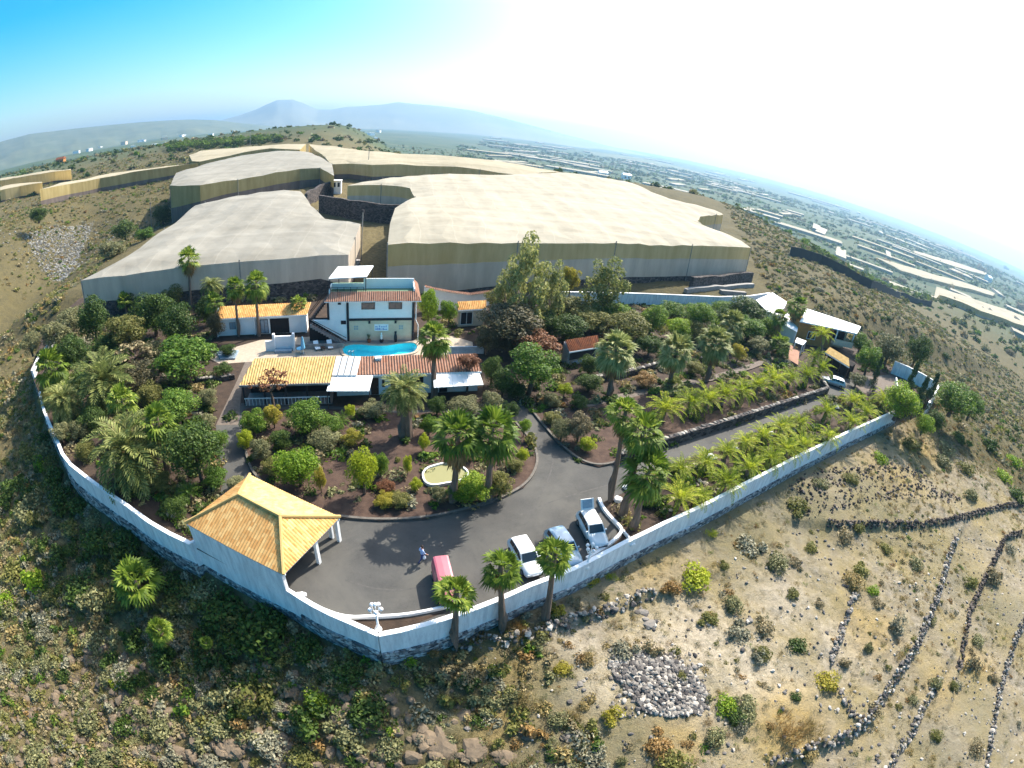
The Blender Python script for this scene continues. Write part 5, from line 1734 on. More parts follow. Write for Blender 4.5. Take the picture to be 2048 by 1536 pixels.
date('old', 423, 572, 30, 'spiky grey palm at the left end of the guest wing roof', h=5, tr=.5)
date('y', 1645, 672, 32, 'tall bright date palm before the ochre wall', base=(1642, 742), tr=.5)
date('y2', 1630, 715, 30, 'low bright date palm under the tall one by the ochre wall', h=2.5, tr=.5)
date('cyc', 683, 842, 24, 'bright low cycad at the edge of the verandah', h=.7, ground=.14, tr=.3)
date('cyc', 1060, 1200, 10, 'tiny spiky plant outside the wall between two palms', h=.3, ground=-2.2, tr=.1)

# broadleaf crowns
def crown(seed, nl=24, leaves=2100, lr=(.26, .42), size=.075, shape='round', flat=1.0):
    rnd = random.Random(seed); m = MB()
    L = []
    for k in range(nl):
        d = rv(rnd)
        if shape == 'round':
            c = Vector((d.x, d.y, d.z * .85 + .05)) * rnd.uniform(.35, .78)
        elif shape == 'tall':
            c = Vector((d.x * .78, d.y * .78, d.z)) * rnd.uniform(.4, .9)
        elif shape == 'cone':
            z = rnd.random(); a = rnd.random() * 6.28; q = (1 - z) * .55
            c = Vector((q * math.cos(a), q * math.sin(a), z * 1.9 - .95))
        else:   # open
            c = Vector((d.x, d.y, abs(d.z) * .7 - .1)) * rnd.uniform(.55, .88)
        L.append((c, rnd.uniform(*lr) * (.75 if shape in ('tall', 'cone') else 1)))
    tot = sum(r * r for _, r in L)
    for c, r in L:
        for _ in range(int(leaves * r * r / tot)):
            d = rv(rnd)
            if d.z < -.35 and rnd.random() < .6: d.z = -d.z
            p = c + d * r * rnd.uniform(.72, 1.08)
            n = (d + rv(rnd) * .8).normalized()
            a = n.cross(rv(rnd)).normalized(); b = n.cross(a)
            s1 = size * rnd.uniform(.6, 1.35); s2 = s1 * rnd.uniform(.45, .8)
            m.quad(p - a * s1, p - b * s2 * .9 + n * s1 * .15, p + a * s1, p + b * s2 - n * s1 * .1)
    return m
def limbs(seed, n=6, top=.2):
    rnd = random.Random(seed); m = MB()
    m.tube([(0, 0, -1.6), (.04, .02, -.9), (.0, .05, -.45)], [.085, .065, .05], 7)
    for k in range(n):
        a = k * 6.28 / n + rnd.uniform(-.4, .4); r = rnd.uniform(.45, .75)
        m.tube([(0, .05, -.6 + .1 * rnd.random()), (r * .45 * math.cos(a), r * .45 * math.sin(a), -.2), (r * math.cos(a), r * math.sin(a), top * rnd.uniform(.4, 1.6))], [.04, .026, .01], 5)
    return m
def mk_tree(seed, shape, leaves=2100, size=.075, mat='leaf_green', bark='bark', nl=24, lr=(.26, .42)):
    def f():
        t = thing('tree', None, None)
        limbs(seed).build('trunk', bark, t)
        crown(seed, nl, leaves, lr, size, shape).build('crown', mat, t)
        return t
    return f
TREE = {'r1': Proto(mk_tree(21, 'round', 7500, .038, nl=30, lr=(.2, .4))), 'r2': Proto(mk_tree(22, 'round', 7500, .038, nl=34, lr=(.18, .38))), 'r3': Proto(mk_tree(23, 'round', 6500, .042, nl=36, lr=(.16, .34))), 'open': Proto(mk_tree(24, 'open', 1300, .07, nl=26, lr=(.16, .28))),
        'tall': Proto(mk_tree(25, 'tall', 4200, .042, bark='bark_pale', nl=44, lr=(.16, .34))), 'cone': Proto(mk_tree(26, 'cone', 2400, .05, nl=40, lr=(.2, .34))), 'sparse': Proto(mk_tree(27, 'open', 480, .075, nl=18, lr=(.12, .22)))}
def tree(kind, cx, cy, w, h, mat, label, cat='tree', clear=.5, ground=0.0, group=None, ztop=None, name=None):
    """crown centred on a pixel, w by h pixels, clear = trunk length below the crown in metres"""
    z = 2.0
    w, h = w * 1.12, h * 1.1
    for _ in range(6):
        C = at(cx, cy, z + ground)
        D = dist(C)
        rx = .5 * w * D / FPX
        dep = math.asin((CAMH - C.z) / D)
        rzz = math.sqrt(max((.5 * h * D / FPX) ** 2 - (rx * math.sin(dep)) ** 2 * .8, (.35 * rx) ** 2)) / math.cos(dep)
        rzz = min(max(rzz, .55 * rx), 3 * rx)
        z = rzz * .9 + clear
    o = TREE[kind].get()
    if name: o.name = name
    o.location = (C.x, C.y, ground)
    o.rotation_euler = (0, 0, 0)
    tag(o, label, cat, group)
    rot = (cx * 2.3 + cy * 1.1) % 6.28
    c = child(o, 'crown'); c.location = (0, 0, z); c.scale = (rx, rx, rzz); c.rotation_euler = (0, 0, rot)
    t = child(o, 'trunk'); t.location = (0, 0, z); t.rotation_euler = (0, 0, rot); t.scale = (rx, rx, (z + .1) / 1.6)
    setmat(c, mat)
    return o
# left garden
for a in (('r1', 187, 640, 76, 84, 'leaf_dark', 'dark round tree behind the left garden, nearest the slope', 'tree', 1.5), ('r2', 305, 625, 96, 84, 'leaf_dark', 'large dark tree in front of the sloping greenhouse net'), ('r3', 252, 660, 88, 66, 'leaf_olive', 'olive brown tree between three dark trees on the left', 'tree', 1.2),
          ('r2', 352, 648, 88, 84, 'leaf_dark', 'dark green tree left of the guest wing'), ('r1', 146, 708, 78, 72, 'leaf_dark', 'dull dark tree behind the skirted fan palm', 'tree', 1.0), ('r3', 112, 668, 66, 56, 'leaf_sage', 'pale green bush at the edge of the bare slope', 'bush', .2),
          ('r3', 369, 717, 144, 66, 'leaf_green', 'wide flat crowned green tree left of the small grey pool cover', 'tree', .8), ('r2', 284, 752, 96, 66, 'leaf_brown', 'brownish tree behind the middle spiky palm', 'tree', .6), ('r1', 352, 814, 108, 74, 'leaf_green', 'dense round green tree left of the paved side path', 'tree', .8),
          ('r1', 390, 905, 128, 118, 'leaf_dark', 'big glossy dark tree behind the carport roof', 'tree', .6), ('r3', 430, 955, 60, 44, 'leaf_green', 'green shrub between the dark tree and the carport roof', 'bush', .1), ('r3', 418, 843, 36, 34, 'leaf_sage', 'small shrub at the upper edge of the side path', 'bush', .1),
          ('r3', 476, 968, 52, 30, 'leaf_sage', 'grey green bush just behind the carport ridge', 'bush', .1), ('r2', 170, 900, 50, 40, 'leaf_olive', 'olive shrub inside the left wall below the spiky palm', 'bush', .1),
          ('r3', 120, 865, 44, 40, 'leaf_sage', 'pale shrub in the narrow garden strip by the left wall', 'bush', .1), ('r1', 60, 690, 50, 40, 'leaf_sage', 'sage bush outside the left end of the wall', 'bush', .1),
          ('r2', 455, 700, 40, 26, 'leaf_dark', 'dark shrub beside the grey pool cover', 'bush', .1), ('r2', 430, 650, 40, 50, 'leaf_brown', 'thin brown shrub before the white guest wing wall', 'bush', .3), ('r3', 668, 598, 0, 0, '', '')):
    if a[3]: tree(*a)
for a in (('r1', 95, 795, 44, 40, 'leaf_olive', 'olive bush just inside the upper left wall'), ('r2', 160, 762, 56, 44, 'leaf_dark', 'dark bush between the two old spiky palms, upper'), ('r3', 236, 715, 60, 40, 'leaf_dark', 'dark bush behind the leafless tree'), ('r2', 305, 700, 56, 40, 'leaf_sage', 'sage bush right of the leafless tree'),
          ('r1', 185, 838, 66, 50, 'leaf_dark', 'dark bush below the middle spiky palm'), ('r2', 300, 788, 60, 50, 'leaf_olive', 'olive bush left of the dense round tree'), ('r3', 160, 858, 48, 40, 'leaf_sage', 'sage bush near the left wall, below the small spiky palm'), ('r1', 345, 868, 60, 50, 'leaf_dark', 'dark bush above the big glossy tree'),
          ('r3', 318, 965, 60, 44, 'leaf_olive', 'olive scrub bush under the biggest old palm'), ('r2', 352, 1012, 60, 44, 'leaf_dark', 'dark bush at the left corner of the carport'), ('r1', 440, 880, 44, 40, 'leaf_green', 'green bush at the right foot of the glossy tree'), ('r2', 415, 795, 44, 40, 'leaf_sage', 'sage bush at the left edge of the side path'),
          ('r3', 445, 740, 44, 30, 'leaf_dark', 'dark bush under the wide flat crowned tree'), ('r1', 215, 690, 66, 44, 'leaf_dark', 'dark bush below the olive brown tree'), ('r2', 140, 640, 66, 50, 'leaf_sage', 'sage tree at the upper left garden corner'), ('r3', 262, 598, 60, 50, 'leaf_dark', 'dark tree touching the greenhouse front, second from left'), ('r1', 350, 590, 60, 46, 'leaf_olive', 'olive tree under the tallest fan palm'), ('r2', 415, 620, 50, 60, 'leaf_dark', 'dark tree at the left end of the guest wing'),
          ('r2', 1000, 600, 70, 60, 'leaf_olive', 'olive tree under the left wispy tree'), ('r3', 975, 680, 60, 60, 'leaf_brown', 'brown bush left of the broad dull tree'), ('r1', 1005, 770, 60, 56, 'leaf_dark', 'dark shrub left of the large dense green tree'), ('r2', 1095, 650, 80, 60, 'leaf_dark', 'dark tree right of the broad dull one'), ('r3', 1150, 615, 90, 44, 'leaf_olive', 'olive bush at the left start of the white garden wall'), ('r2', 1225, 625, 80, 50, 'leaf_green', 'green bush below the rounded wispy tree'),
          ('r1', 1440, 640, 60, 50, 'leaf_dark', 'dark bush between the bare trunked tree and the sage palm'), ('r2', 1540, 655, 56, 44, 'leaf_green', 'green bush by the left twin palm'), ('r3', 1300, 690, 60, 44, 'leaf_dark', 'dark bush between the first two blue fan palms'), ('r1', 1395, 668, 56, 44, 'leaf_olive', 'olive bush between the second and third blue fan palms'), ('r2', 1180, 730, 50, 44, 'leaf_dark', 'dark bush in the shed shade'), ('r3', 1520, 690, 50, 34, 'leaf_sage', 'sage bush at the right end of the gravel path'),
          ('r3', 1105, 835, 40, 30, 'leaf_olive', 'olive shrub beside the hedge mound'), ('r2', 1030, 780, 50, 40, 'leaf_dark', 'dark shrub in front of the large dense green tree'), ('r3', 1390, 735, 44, 28, 'leaf_olive', 'olive shrub beside the gravel path'), ('r2', 660, 850, 56, 44, 'leaf_green', 'green shrub left of the low cycad'), ('r3', 545, 935, 48, 44, 'leaf_olive', 'olive shrub on the lower left kerb of the round bed'), ('r1', 490, 880, 40, 40, 'leaf_lime', 'lime shrub at the left kerb of the round bed'),
          ('r3', 935, 905, 50, 34, 'leaf_olive', 'olive low shrub behind the pond wall'), ('r2', 1030, 930, 40, 30, 'leaf_olive', 'olive low shrub at the right kerb of the round bed'), ('r3', 800, 1000, 50, 30, 'leaf_olive', 'olive low shrub at the lower kerb of the round bed'), ('r2', 910, 985, 46, 40, 'leaf_green', 'green shrub at the foot of the left pond palm')):
    tree(*a, 'bush', .1)
tree('sparse', 268, 705, 90, 50, 'leaf_dusk', 'almost leafless grey tree with spreading branches in the left garden', clear=.4)
# near the house
for a in (('r2', 858, 612, 48, 74, 'leaf_bright', 'tall bright leafy tree against the right corner of the main house', 'tree', 1.0), ('r3', 898, 622, 40, 50, 'leaf_bright', 'yellow green tree touching the annex roof', 'tree', .8), ('r3', 597, 640, 20, 30, 'leaf_yellow', 'small yellow shrub at the foot of the outside stair', 'bush', .1),
          ('r2', 1025, 645, 150, 84, 'leaf_brown', 'broad dull brown green tree right of the annex', 'tree', 1.2), ('r3', 1075, 690, 100, 40, 'leaf_red', 'rust tinged bush between the brown tree and the shed', 'bush', .5), ('r1', 1063, 740, 126, 92, 'leaf_green', 'large dense green tree right of the low house', 'tree', .8),
          ('r3', 938, 722, 50, 34, 'leaf_red', 'rust red leaved slim tree over the pink tile roof', 'tree', 3.2), ('sparse', 540, 762, 80, 60, 'leaf_red', 'slim tree with red leaves in front of the yellow tile roof', 'tree', 2.5),
          ('tall', 1052, 570, 128, 180, 'leaf_feather', 'tall wispy tree group leader with pale trunks behind the annex', 'tree', 1.5), ('tall', 1015, 590, 90, 110, 'leaf_feather', 'lower left wispy tree leaning on the tall wispy one', 'tree', 1.0), ('tall', 1207, 576, 108, 112, 'leaf_feather', 'rounded wispy tree before the broad greenhouse net', 'tree', 1.2), ('tall', 1105, 590, 70, 120, 'leaf_feather', 'right hand wispy tree of the tall group', 'tree', 1.5),
          ('r3', 1142, 557, 42, 56, 'leaf_yellow', 'yellow green tree between the two wispy trees', 'tree', 3.5), ('r3', 1180, 640, 90, 50, 'leaf_olive', 'dry olive bush mass below the white garden wall', 'bush', .2), ('r1', 1130, 655, 90, 40, 'leaf_dark', 'dark bush above the shed roof', 'bush', .1),
          ('r2', 1262, 652, 100, 60, 'leaf_olive', 'olive tree behind the largest blue fan palm', 'tree', .5), ('r1', 1304, 640, 62, 56, 'leaf_green', 'green tree in the row below the white garden wall, left', 'tree', .6), ('r2', 1358, 656, 64, 46, 'leaf_bright', 'bright rounded tree above the second blue fan palm', 'tree', .8),
          ('r1', 1404, 634, 76, 56, 'leaf_green', 'green tree with a bare dark trunk below the white garden wall', 'tree', 1.5), ('r2', 1345, 622, 66, 36, 'leaf_green', 'low green bush touching the white garden wall', 'bush', .2), ('r1', 1500, 626, 90, 54, 'leaf_dark', 'dark leafy bush row end beside the pale roof sheet', 'bush', .2),
          ('r3', 1500, 655, 80, 44, 'leaf_green', 'green tree left of the right twin palms', 'tree', .5), ('r3', 1478, 705, 36, 40, 'leaf_yellow', 'pale yellow flowering shrub at the gravel path end', 'bush', .1), ('r2', 1450, 618, 60, 34, 'leaf_green', 'green bush under the right part of the white garden wall', 'bush', .2),
          ('r3', 1160, 804, 46, 30, 'leaf_dark', 'clipped dark hedge mound by the road bend', 'bush', .1), ('r1', 1049, 853, 28, 30, 'leaf_bright', 'clipped round ball bush at the tip of the kerb', 'bush', .6), ('r3', 1020, 690, 60, 40, 'leaf_brown', 'low brown bush below the broad dull tree', 'bush', .1),
          ('r3', 1105, 800, 40, 34, 'leaf_sage', 'pale sage shrub by the road under the big green tree', 'bush', .1), ('r3', 1130, 780, 34, 30, 'leaf_lime', 'lime shrub between hedge mound and big green tree', 'bush', .1), ('r2', 985, 740, 50, 60, 'leaf_dark', 'dark shrub at the right end of the pink tile roof', 'bush', .2)):
    if a[6]: tree(*a)
# beds
for a in (('r2', 725, 938, 70, 84, 'leaf_lime', 'large lime yellow bush in the round bed', 'bush', .9), ('r3', 705, 876, 48, 36, 'leaf_yellow', 'round yellow bush above the lime one', 'bush', .1), ('r3', 760, 930, 40, 56, 'leaf_green', 'green shrub hugging the right side of the lime bush', 'bush', .1),
          ('r1', 598, 938, 104, 88, 'leaf_bright', 'widest leafy bush in the left half of the round bed', 'bush', .1), ('r2', 612, 835, 92, 76, 'leaf_green', 'large leafy shrub before the verandah railing', 'bush', .1), ('r3', 506, 846, 56, 60, 'leaf_green', 'green shrub at the left tip of the round bed', 'bush', .2),
          ('r3', 522, 900, 50, 50, 'leaf_sage', 'greyish shrub along the left kerb of the round bed', 'bush', .1), ('r2', 560, 880, 50, 46, 'leaf_dark', 'dark shrub in the middle left of the round bed', 'bush', .1), ('r3', 640, 960, 26, 54, 'leaf_yellow', 'slim yellow flowering stem row right of the widest bush', 'bush', .1),
          ('r3', 772, 974, 42, 32, 'leaf_red', 'rust red low shrub below the lime bush', 'bush', .05), ('r3', 770, 1000, 50, 34, 'leaf_yellow', 'low yellow green shrub under the rust red one', 'bush', .05), ('r3', 832, 970, 28, 30, 'leaf_lime', 'small lime shrub left of the pond wall', 'bush', .1),
          ('r2', 945, 975, 84, 66, 'leaf_bright', 'bright leafy shrub between the two pond palms', 'bush', .1), ('r3', 1000, 968, 62, 60, 'leaf_olive', 'olive shrub near the kerb right of the pond palms', 'bush', .1), ('r3', 880, 990, 40, 36, 'leaf_sage', 'grey green shrub below the pond wall', 'bush', .1),
          ('r3', 858, 850, 40, 44, 'leaf_green', 'green shrub right of the dark date palm trunk', 'bush', .1), ('r2', 874, 812, 44, 44, 'leaf_dark', 'dark shrub under the tall house palm', 'bush', .1), ('r3', 848, 885, 24, 40, 'leaf_lime', 'pale lime shrub right of the date palm foot', 'bush', .1),
          ('r3', 1045, 910, 28, 34, 'leaf_lime', 'small lime plant at the right kerb of the round bed', 'bush', .05), ('r3', 815, 930, 20, 46, 'leaf_lime', 'pale agave like shrub in the shade above the pond', 'bush', .05), ('r3', 745, 818, 60, 30, 'leaf_sage', 'white flowering shrub in front of the striped awning', 'bush', .05),
          ('r3', 700, 822, 24, 30, 'leaf_lime', 'small lime topped shrub under the striped awning', 'bush', .4), ('r2', 930, 815, 76, 50, 'leaf_sage', 'pale flowering shrub before the right awning', 'bush', .1), ('r3', 985, 805, 50, 50, 'leaf_sage', 'whitish shrub at the right corner of the low house', 'bush', .1),
          ('r2', 1125, 860, 52, 50, 'leaf_sage', 'grey shrub on the left edge of the fork bed', 'bush', .1), ('r3', 1160, 855, 56, 66, 'leaf_dusk', 'dull grass like clump in the middle of the fork bed', 'bush', .1), ('r3', 1175, 888, 40, 36, 'leaf_lime', 'yellow green shrub near the tip of the fork bed', 'bush', .05),
          ('r3', 1310, 815, 0, 0, '', ''), ('r2', 1180, 765, 60, 40, 'leaf_dark', 'dark shrub below the shed wall', 'bush', .1), ('r3', 1290, 760, 50, 34, 'leaf_rust', 'dry rust shrub on the terrace below the stone wall', 'bush', .05),
          ('r3', 1306, 1000, 40, 30, 'leaf_green', 'low green shrub beside the stocky palm foot', 'bush', .05), ('r3', 545, 830, 40, 50, 'leaf_yellow', 'yellow twiggy shrub by the left verandah post', 'bush', .3), ('r2', 648, 880, 70, 44, 'leaf_sage', 'grey shrub below the verandah shrub', 'bush', .05),
          ('r3', 900, 845, 40, 30, 'leaf_dark', 'dark low shrub behind the left pond palm', 'bush', .05), ('r3', 1020, 820, 44, 40, 'leaf_dark', 'dark shrub at the upper end of the round bed', 'bush', .05)):
    if a[3]: tree(*a, name='shrub')
# right end
for a in (('cone', 1817, 775, 40, 80, 'leaf_conifer', 'dark pointed conifer by the far right wall', 'conifer', .2), ('cone', 1838, 800, 40, 74, 'leaf_conifer', 'second dark conifer just right of the pointed one', 'conifer', .2), ('cone', 1860, 790, 36, 70, 'leaf_conifer', 'third dark conifer close to the short downhill wall', 'conifer', .2),
          ('r2', 1803, 802, 92, 70, 'leaf_bright', 'bright arching tree hanging over the end of the front wall', 'tree', .5), ('r1', 1835, 705, 56, 60, 'leaf_dark', 'dark round tree behind the right yard', 'tree', .5), ('r2', 1780, 700, 70, 60, 'leaf_sage', 'sage green tree right of the tiled porch', 'tree', .5),
          ('r3', 1740, 720, 60, 60, 'leaf_green', 'green tree close to the right end of the tiled porch', 'tree', .3), ('r1', 1720, 690, 50, 40, 'leaf_green', 'small green bush under the open balcony', 'bush', .2), ('cone', 1752, 750, 26, 60, 'leaf_conifer', 'slim dark conifer beside the parking apron', 'conifer', .2),
          ('r2', 1910, 800, 100, 66, 'leaf_green', 'wide green bush outside the far right corner', 'bush', .1), ('r1', 1945, 815, 60, 50, 'leaf_green', 'round green bush right of the wide one at the far corner', 'bush', .1), ('r3', 1870, 840, 50, 44, 'leaf_dark', 'dark bush below the short downhill wall', 'bush', .1),
          ('r2', 1850, 850, 46, 40, 'leaf_bright', 'bright bush at the outer end of the front wall', 'bush', .1), ('r3', 1715, 760, 40, 30, 'leaf_sage', 'sage shrub at the edge of the parking apron', 'bush', .1)):
    tree(*a)
tree('r2', 76, 430, 44, 28, 'leaf_dark', 'lone dark bush on the quarried slope', 'bush', .1, ground=gz(*surf(76, 432)[:2]))
for i, a in enumerate((('r1', 250, 462, 56, 40, 'leaf_dark', 'dark bush on the slope left of the sloping greenhouse'), ('r2', 325, 430, 44, 40, 'leaf_dark', 'dark shaded bush under the whitish greenhouse corner'), ('r3', 225, 500, 60, 40, 'leaf_sage', 'grey green bush lower on the slope by the greenhouse'), ('r3', 290, 470, 40, 30, 'leaf_green', 'green bush touching the greenhouse edge on the slope'))):
    g = surf(a[1], a[2] + 8); tree(*a, 'bush', .05, g.z)

# ------------------------------------------------------------------ scrub
def bush_mesh(seed, n, size, flat=.75, up=0.0, thin=.6):
    rnd = random.Random(seed); V, F = [], []
    lob = [(Vector((rnd.uniform(-.55, .55), rnd.uniform(-.55, .55), rnd.uniform(0, .25))), rnd.uniform(.3, .62)) for _ in range(rnd.randint(4, 7))]
    for k in range(n):
        d = rv(rnd); d.z = abs(d.z)
        lc, lr_ = lob[k % len(lob)]
        p = Vector((d.x, d.y, d.z * flat * 1.5)) * rnd.uniform(.5, 1.08) * lr_ + lc
        q = (d + rv(rnd) * .9 + Vector((0, 0, up))).normalized()
        a = q.cross(rv(rnd)).normalized() if not up else (q * .9 + rv(rnd) * .3).normalized()
        b = q.cross(a) if not up else a.cross(rv(rnd)).normalized()
        s1 = size * rnd.uniform(.6, 1.4); s2 = s1 * thin
        i = len(V); V += [p - a * s1, p - b * s2, p + a * s1, p + b * s2]
        F.append((i, i + 1, i + 2, i + 3))
    return np.array([tuple(v) for v in V], np.float32), np.array(F, np.int32)
BM = [bush_mesh(1, 130, .16), bush_mesh(2, 130, .15, .6), bush_mesh(3, 110, .18, .9), bush_mesh(4, 70, .32, .8, 2.0, .07), bush_mesh(5, 70, .28, .6, 2.0, .07),
      bush_mesh(6, 60, .25), bush_mesh(7, 60, .24, .6), bush_mesh(8, 50, .27, .9), bush_mesh(9, 16, .5, .5, 2.0, .06), bush_mesh(10, 16, .45, .35, 2.0, .07)]
def stuff(name, label, pts, mats, seed=0):
    """pts: x, y, z, radius, material index, template"""
    rnd = np.random.RandomState(seed)
    V, F, MI = [], [], []
    n = 0
    for x, y, z, r, mi, tp in pts:
        v, f = BM[tp]
        a = rnd.rand() * 6.283
        c, s_ = math.cos(a) * r, math.sin(a) * r
        w = np.empty_like(v)
        w[:, 0] = v[:, 0] * c - v[:, 1] * s_ + x
        w[:, 1] = v[:, 0] * s_ + v[:, 1] * c + y
        w[:, 2] = v[:, 2] * r * rnd.uniform(.7, 1.15) + z - .04
        V.append(w); F.append(f + n); MI.append(np.full(len(f), mi, np.int32)); n += len(v)
    if not V: return
    V, F, MI = np.concatenate(V), np.concatenate(F), np.concatenate(MI)
    me = bpy.data.meshes.new(name)
    me.vertices.add(len(V)); me.vertices.foreach_set('co', V.astype(np.float32).ravel())
    me.loops.add(F.size); me.loops.foreach_set('vertex_index', F.astype(np.int32).ravel())
    me.polygons.add(len(F)); me.polygons.foreach_set('loop_start', np.arange(0, F.size, 4, dtype=np.int32))
    me.polygons.foreach_set('material_index', MI)
    for mm in mats: me.materials.append(M[mm])
    me.update(calc_edges=True)
    o = bpy.data.objects.new(name, me); COL.objects.link(o)
    return tag(o, label, None, None, 'stuff')
def sprinkle(n, x0, x1, y0, y1, ok, rfun, mats_w, tps, seed, rmin=1.0):
    r = np.random.RandomState(seed)
    x, y = r.uniform(x0, x1, n * 4), r.uniform(y0, y1, n * 4)
    k = ok(x, y, r)
    x, y = x[k][:n], y[k][:n]
    z = zt(x, y)
    out = []
    for i in range(len(x)):
        mi = r.choice(len(mats_w), p=np.array(mats_w) / sum(mats_w))
        out.append((x[i], y[i], z[i], rfun(r), mi, tps[r.randint(len(tps))]))
    return out
pqf = lambda x, y: pq(x, y)
# ravine on the left and below: dense mixed scrub
def ok_rav(x, y, r):
    sd = sdist(x, y); d = fbm(x / 7, y / 7, 3, 31)
    return (sd > .8) & (x < 6 + 6 * d) & (r.rand(len(x)) < np.clip(.85 + d * 1.2 - ss(-8, 6, x) * .3, 0, 1))
MATS = ['leaf_sage', 'leaf_grey', 'leaf_olive', 'leaf_straw', 'leaf_dusk', 'leaf_green', 'leaf_dark', 'leaf_rust']
stuff('scrub', 'low mixed scrub covering the ravine', sprinkle(11000, -90, 9, -4, 66, ok_rav, lambda r: .26 + .85 * r.rand() ** 2.0, (5, 4, 5, 3.5, 4.5, .9, 2.5, .8), (0, 1, 2, 3), 1), MATS, 1)
def ok_ter(x, y, r):
    sd = sdist(x, y); p, q = pq(x, y); d = fbm(x / 9, y / 9, 4, 41)
    return (sd > .8) & (x > -4) & (q < 50) & (p < 118) & (r.rand(len(x)) < np.clip(.30 + d * 1.5 + .75 * np.exp(-sd / 6) + .55 * (1 - ss(6, 17, x)) + .5 * ss(80, 105, p + .5 * q), 0, 1))
stuff('dry_grass', 'dry tufts and low scrub on the terraces', sprinkle(13000, -5, 112, -11, 78, ok_ter, lambda r: .12 + .46 * r.rand() ** 2.4, (2, 1.5, 2, 5, 2, .8, .3, 2.5), (3, 4, 3, 1), 2), MATS, 2)
def ok_rh(x, y, r):
    sd = sdist(x, y); p, q = pq(x, y); d = fbm(x / 12, y / 12, 4, 51)
    return (sd > 1.5) & (p > 98 - .35 * q) & (p + .45 * q > 118) & (np.hypot(x, y) < 330) & (r.rand(len(x)) < np.clip((.85 + d * .9) * (1.1 - np.hypot(x, y) / 420), 0, 1)) & ~((q > 92) & (p < 96 + .56 * (q - 104)))
stuff('hillside_scrub', 'tussocky olive scrub covering the right hillside', sprinkle(9000, 55, 330, 20, 330, ok_rh, lambda r: .5 + 1.0 * r.rand() ** 1.8, (3.5, 2.5, 4, 1.2, 5, .7, 1.2, .3), (5, 6, 7), 3), MATS, 3)
def ok_lh(x, y, r):
    sd = sdist(x, y); p, q = pq(x, y); d = fbm(x / 12, y / 12, 4, 61)
    return (sd > 1.5) & (p < -60) & ~((p > -75 - .12 * (q - 96)) & (q > 93)) & (r.rand(len(x)) < np.clip(.6 + d * 1.5 - .8 * np.exp(-((p + 112) ** 2 / 400 + (q - 118) ** 2 / 1300)), 0, 1))
stuff('hillside_scrub', 'patchy scrub on the left slope by the rubble', sprinkle(5200, -330, -45, 45, 330, ok_lh, lambda r: .4 + 1.2 * r.rand() ** 2, (3, 2, 4, 3, 3, 1, 1, 1), (5, 6, 7, 3), 4), MATS, 4)
def ok_lh2(x, y, r):
    sd = sdist(x, y); p, q = pq(x, y); d = fbm(x / 9, y / 9, 4, 63)
    return (sd > 1.5) & (p < -58) & ~((p > -75 - .12 * (q - 96)) & (q > 93)) & (r.rand(len(x)) < np.clip(.5 + d * 1.7 + .5 * np.exp(-(p + 80) ** 2 / 200) - .9 * np.exp(-((p + 112) ** 2 / 300 + (q - 118) ** 2 / 900)), 0, 1))
stuff('hillside_scrub', 'green and straw scrub between the rubble and the sloping greenhouse', sprinkle(4200, -230, -55, 55, 270, ok_lh2, lambda r: .35 + 1.1 * r.rand() ** 2, (3, 1, 5, 3, 3, 1, 2.5, .4), (0, 1, 5, 6, 3), 14), MATS, 14)
def ok_plain(x, y, r):
    u, v = x * .57 - y * .82, x * .82 + y * .57
    d = fbm(u / 260, v / 38, 4, 73); rr = np.hypot(x, y)
    return (rr > 420) & (rr < 3200) & (np.arctan2(x, y) > -.15) & (np.arctan2(x, y) < 1.25) & (d > .12) & (r.rand(len(x)) < np.clip(700 / rr, 0, 1))
stuff('distant_plantations', 'dark tree belts and plantations banding the hazy right plain', [(x, y, z - r * .3, r * (1 + math.hypot(x, y) / 900), mi, tp) for x, y, z, r, mi, tp in sprinkle(14000, -300, 2900, 100, 2900, ok_plain, lambda r: 1.4 + 2.6 * r.rand() ** 1.5, (.6, 0, .8, 0, .6, 1.2, 6, 0), (5, 7), 15)], MATS, 15)
def ok_crest(x, y, r):
    d = fbm(x / 60, y / 60, 3, 71); rr = np.hypot(x, y)
    return (rr > 330) & (rr < 1500) & (np.abs(np.arctan2(x, y)) < 1.15) & (r.rand(len(x)) < np.clip(.5 + d, 0, 1) * np.clip(420 / rr, 0, 1))
stuff('distant_trees', 'dark shrubs and trees dotted over the far country', sprinkle(10000, -1200, 1300, 0, 1500, ok_crest, lambda r: 1.2 + 3.8 * r.rand() ** 2.5, (1.5, 0, 2, 0, 1.5, 1, 5, 0), (5, 7), 5), MATS, 5)
def ok_grass(x, y, r):
    sd = sdist(x, y); p, q = pq(x, y); d = fbm(x / 5, y / 5, 4, 43)
    return (sd > .5) & (x > -6) & (q < 52) & (p < 118) & (r.rand(len(x)) < np.clip(.45 + d * 1.6, 0, 1))
stuff('dry_stubble', 'fine dry stubble over the terraces', sprinkle(22000, -6, 112, -12, 66, ok_grass, lambda r: .07 + .17 * r.rand() ** 2, (1.5, 2, 2, 6, 2, .2, 0, 1.5), (8, 9), 12), MATS, 12)
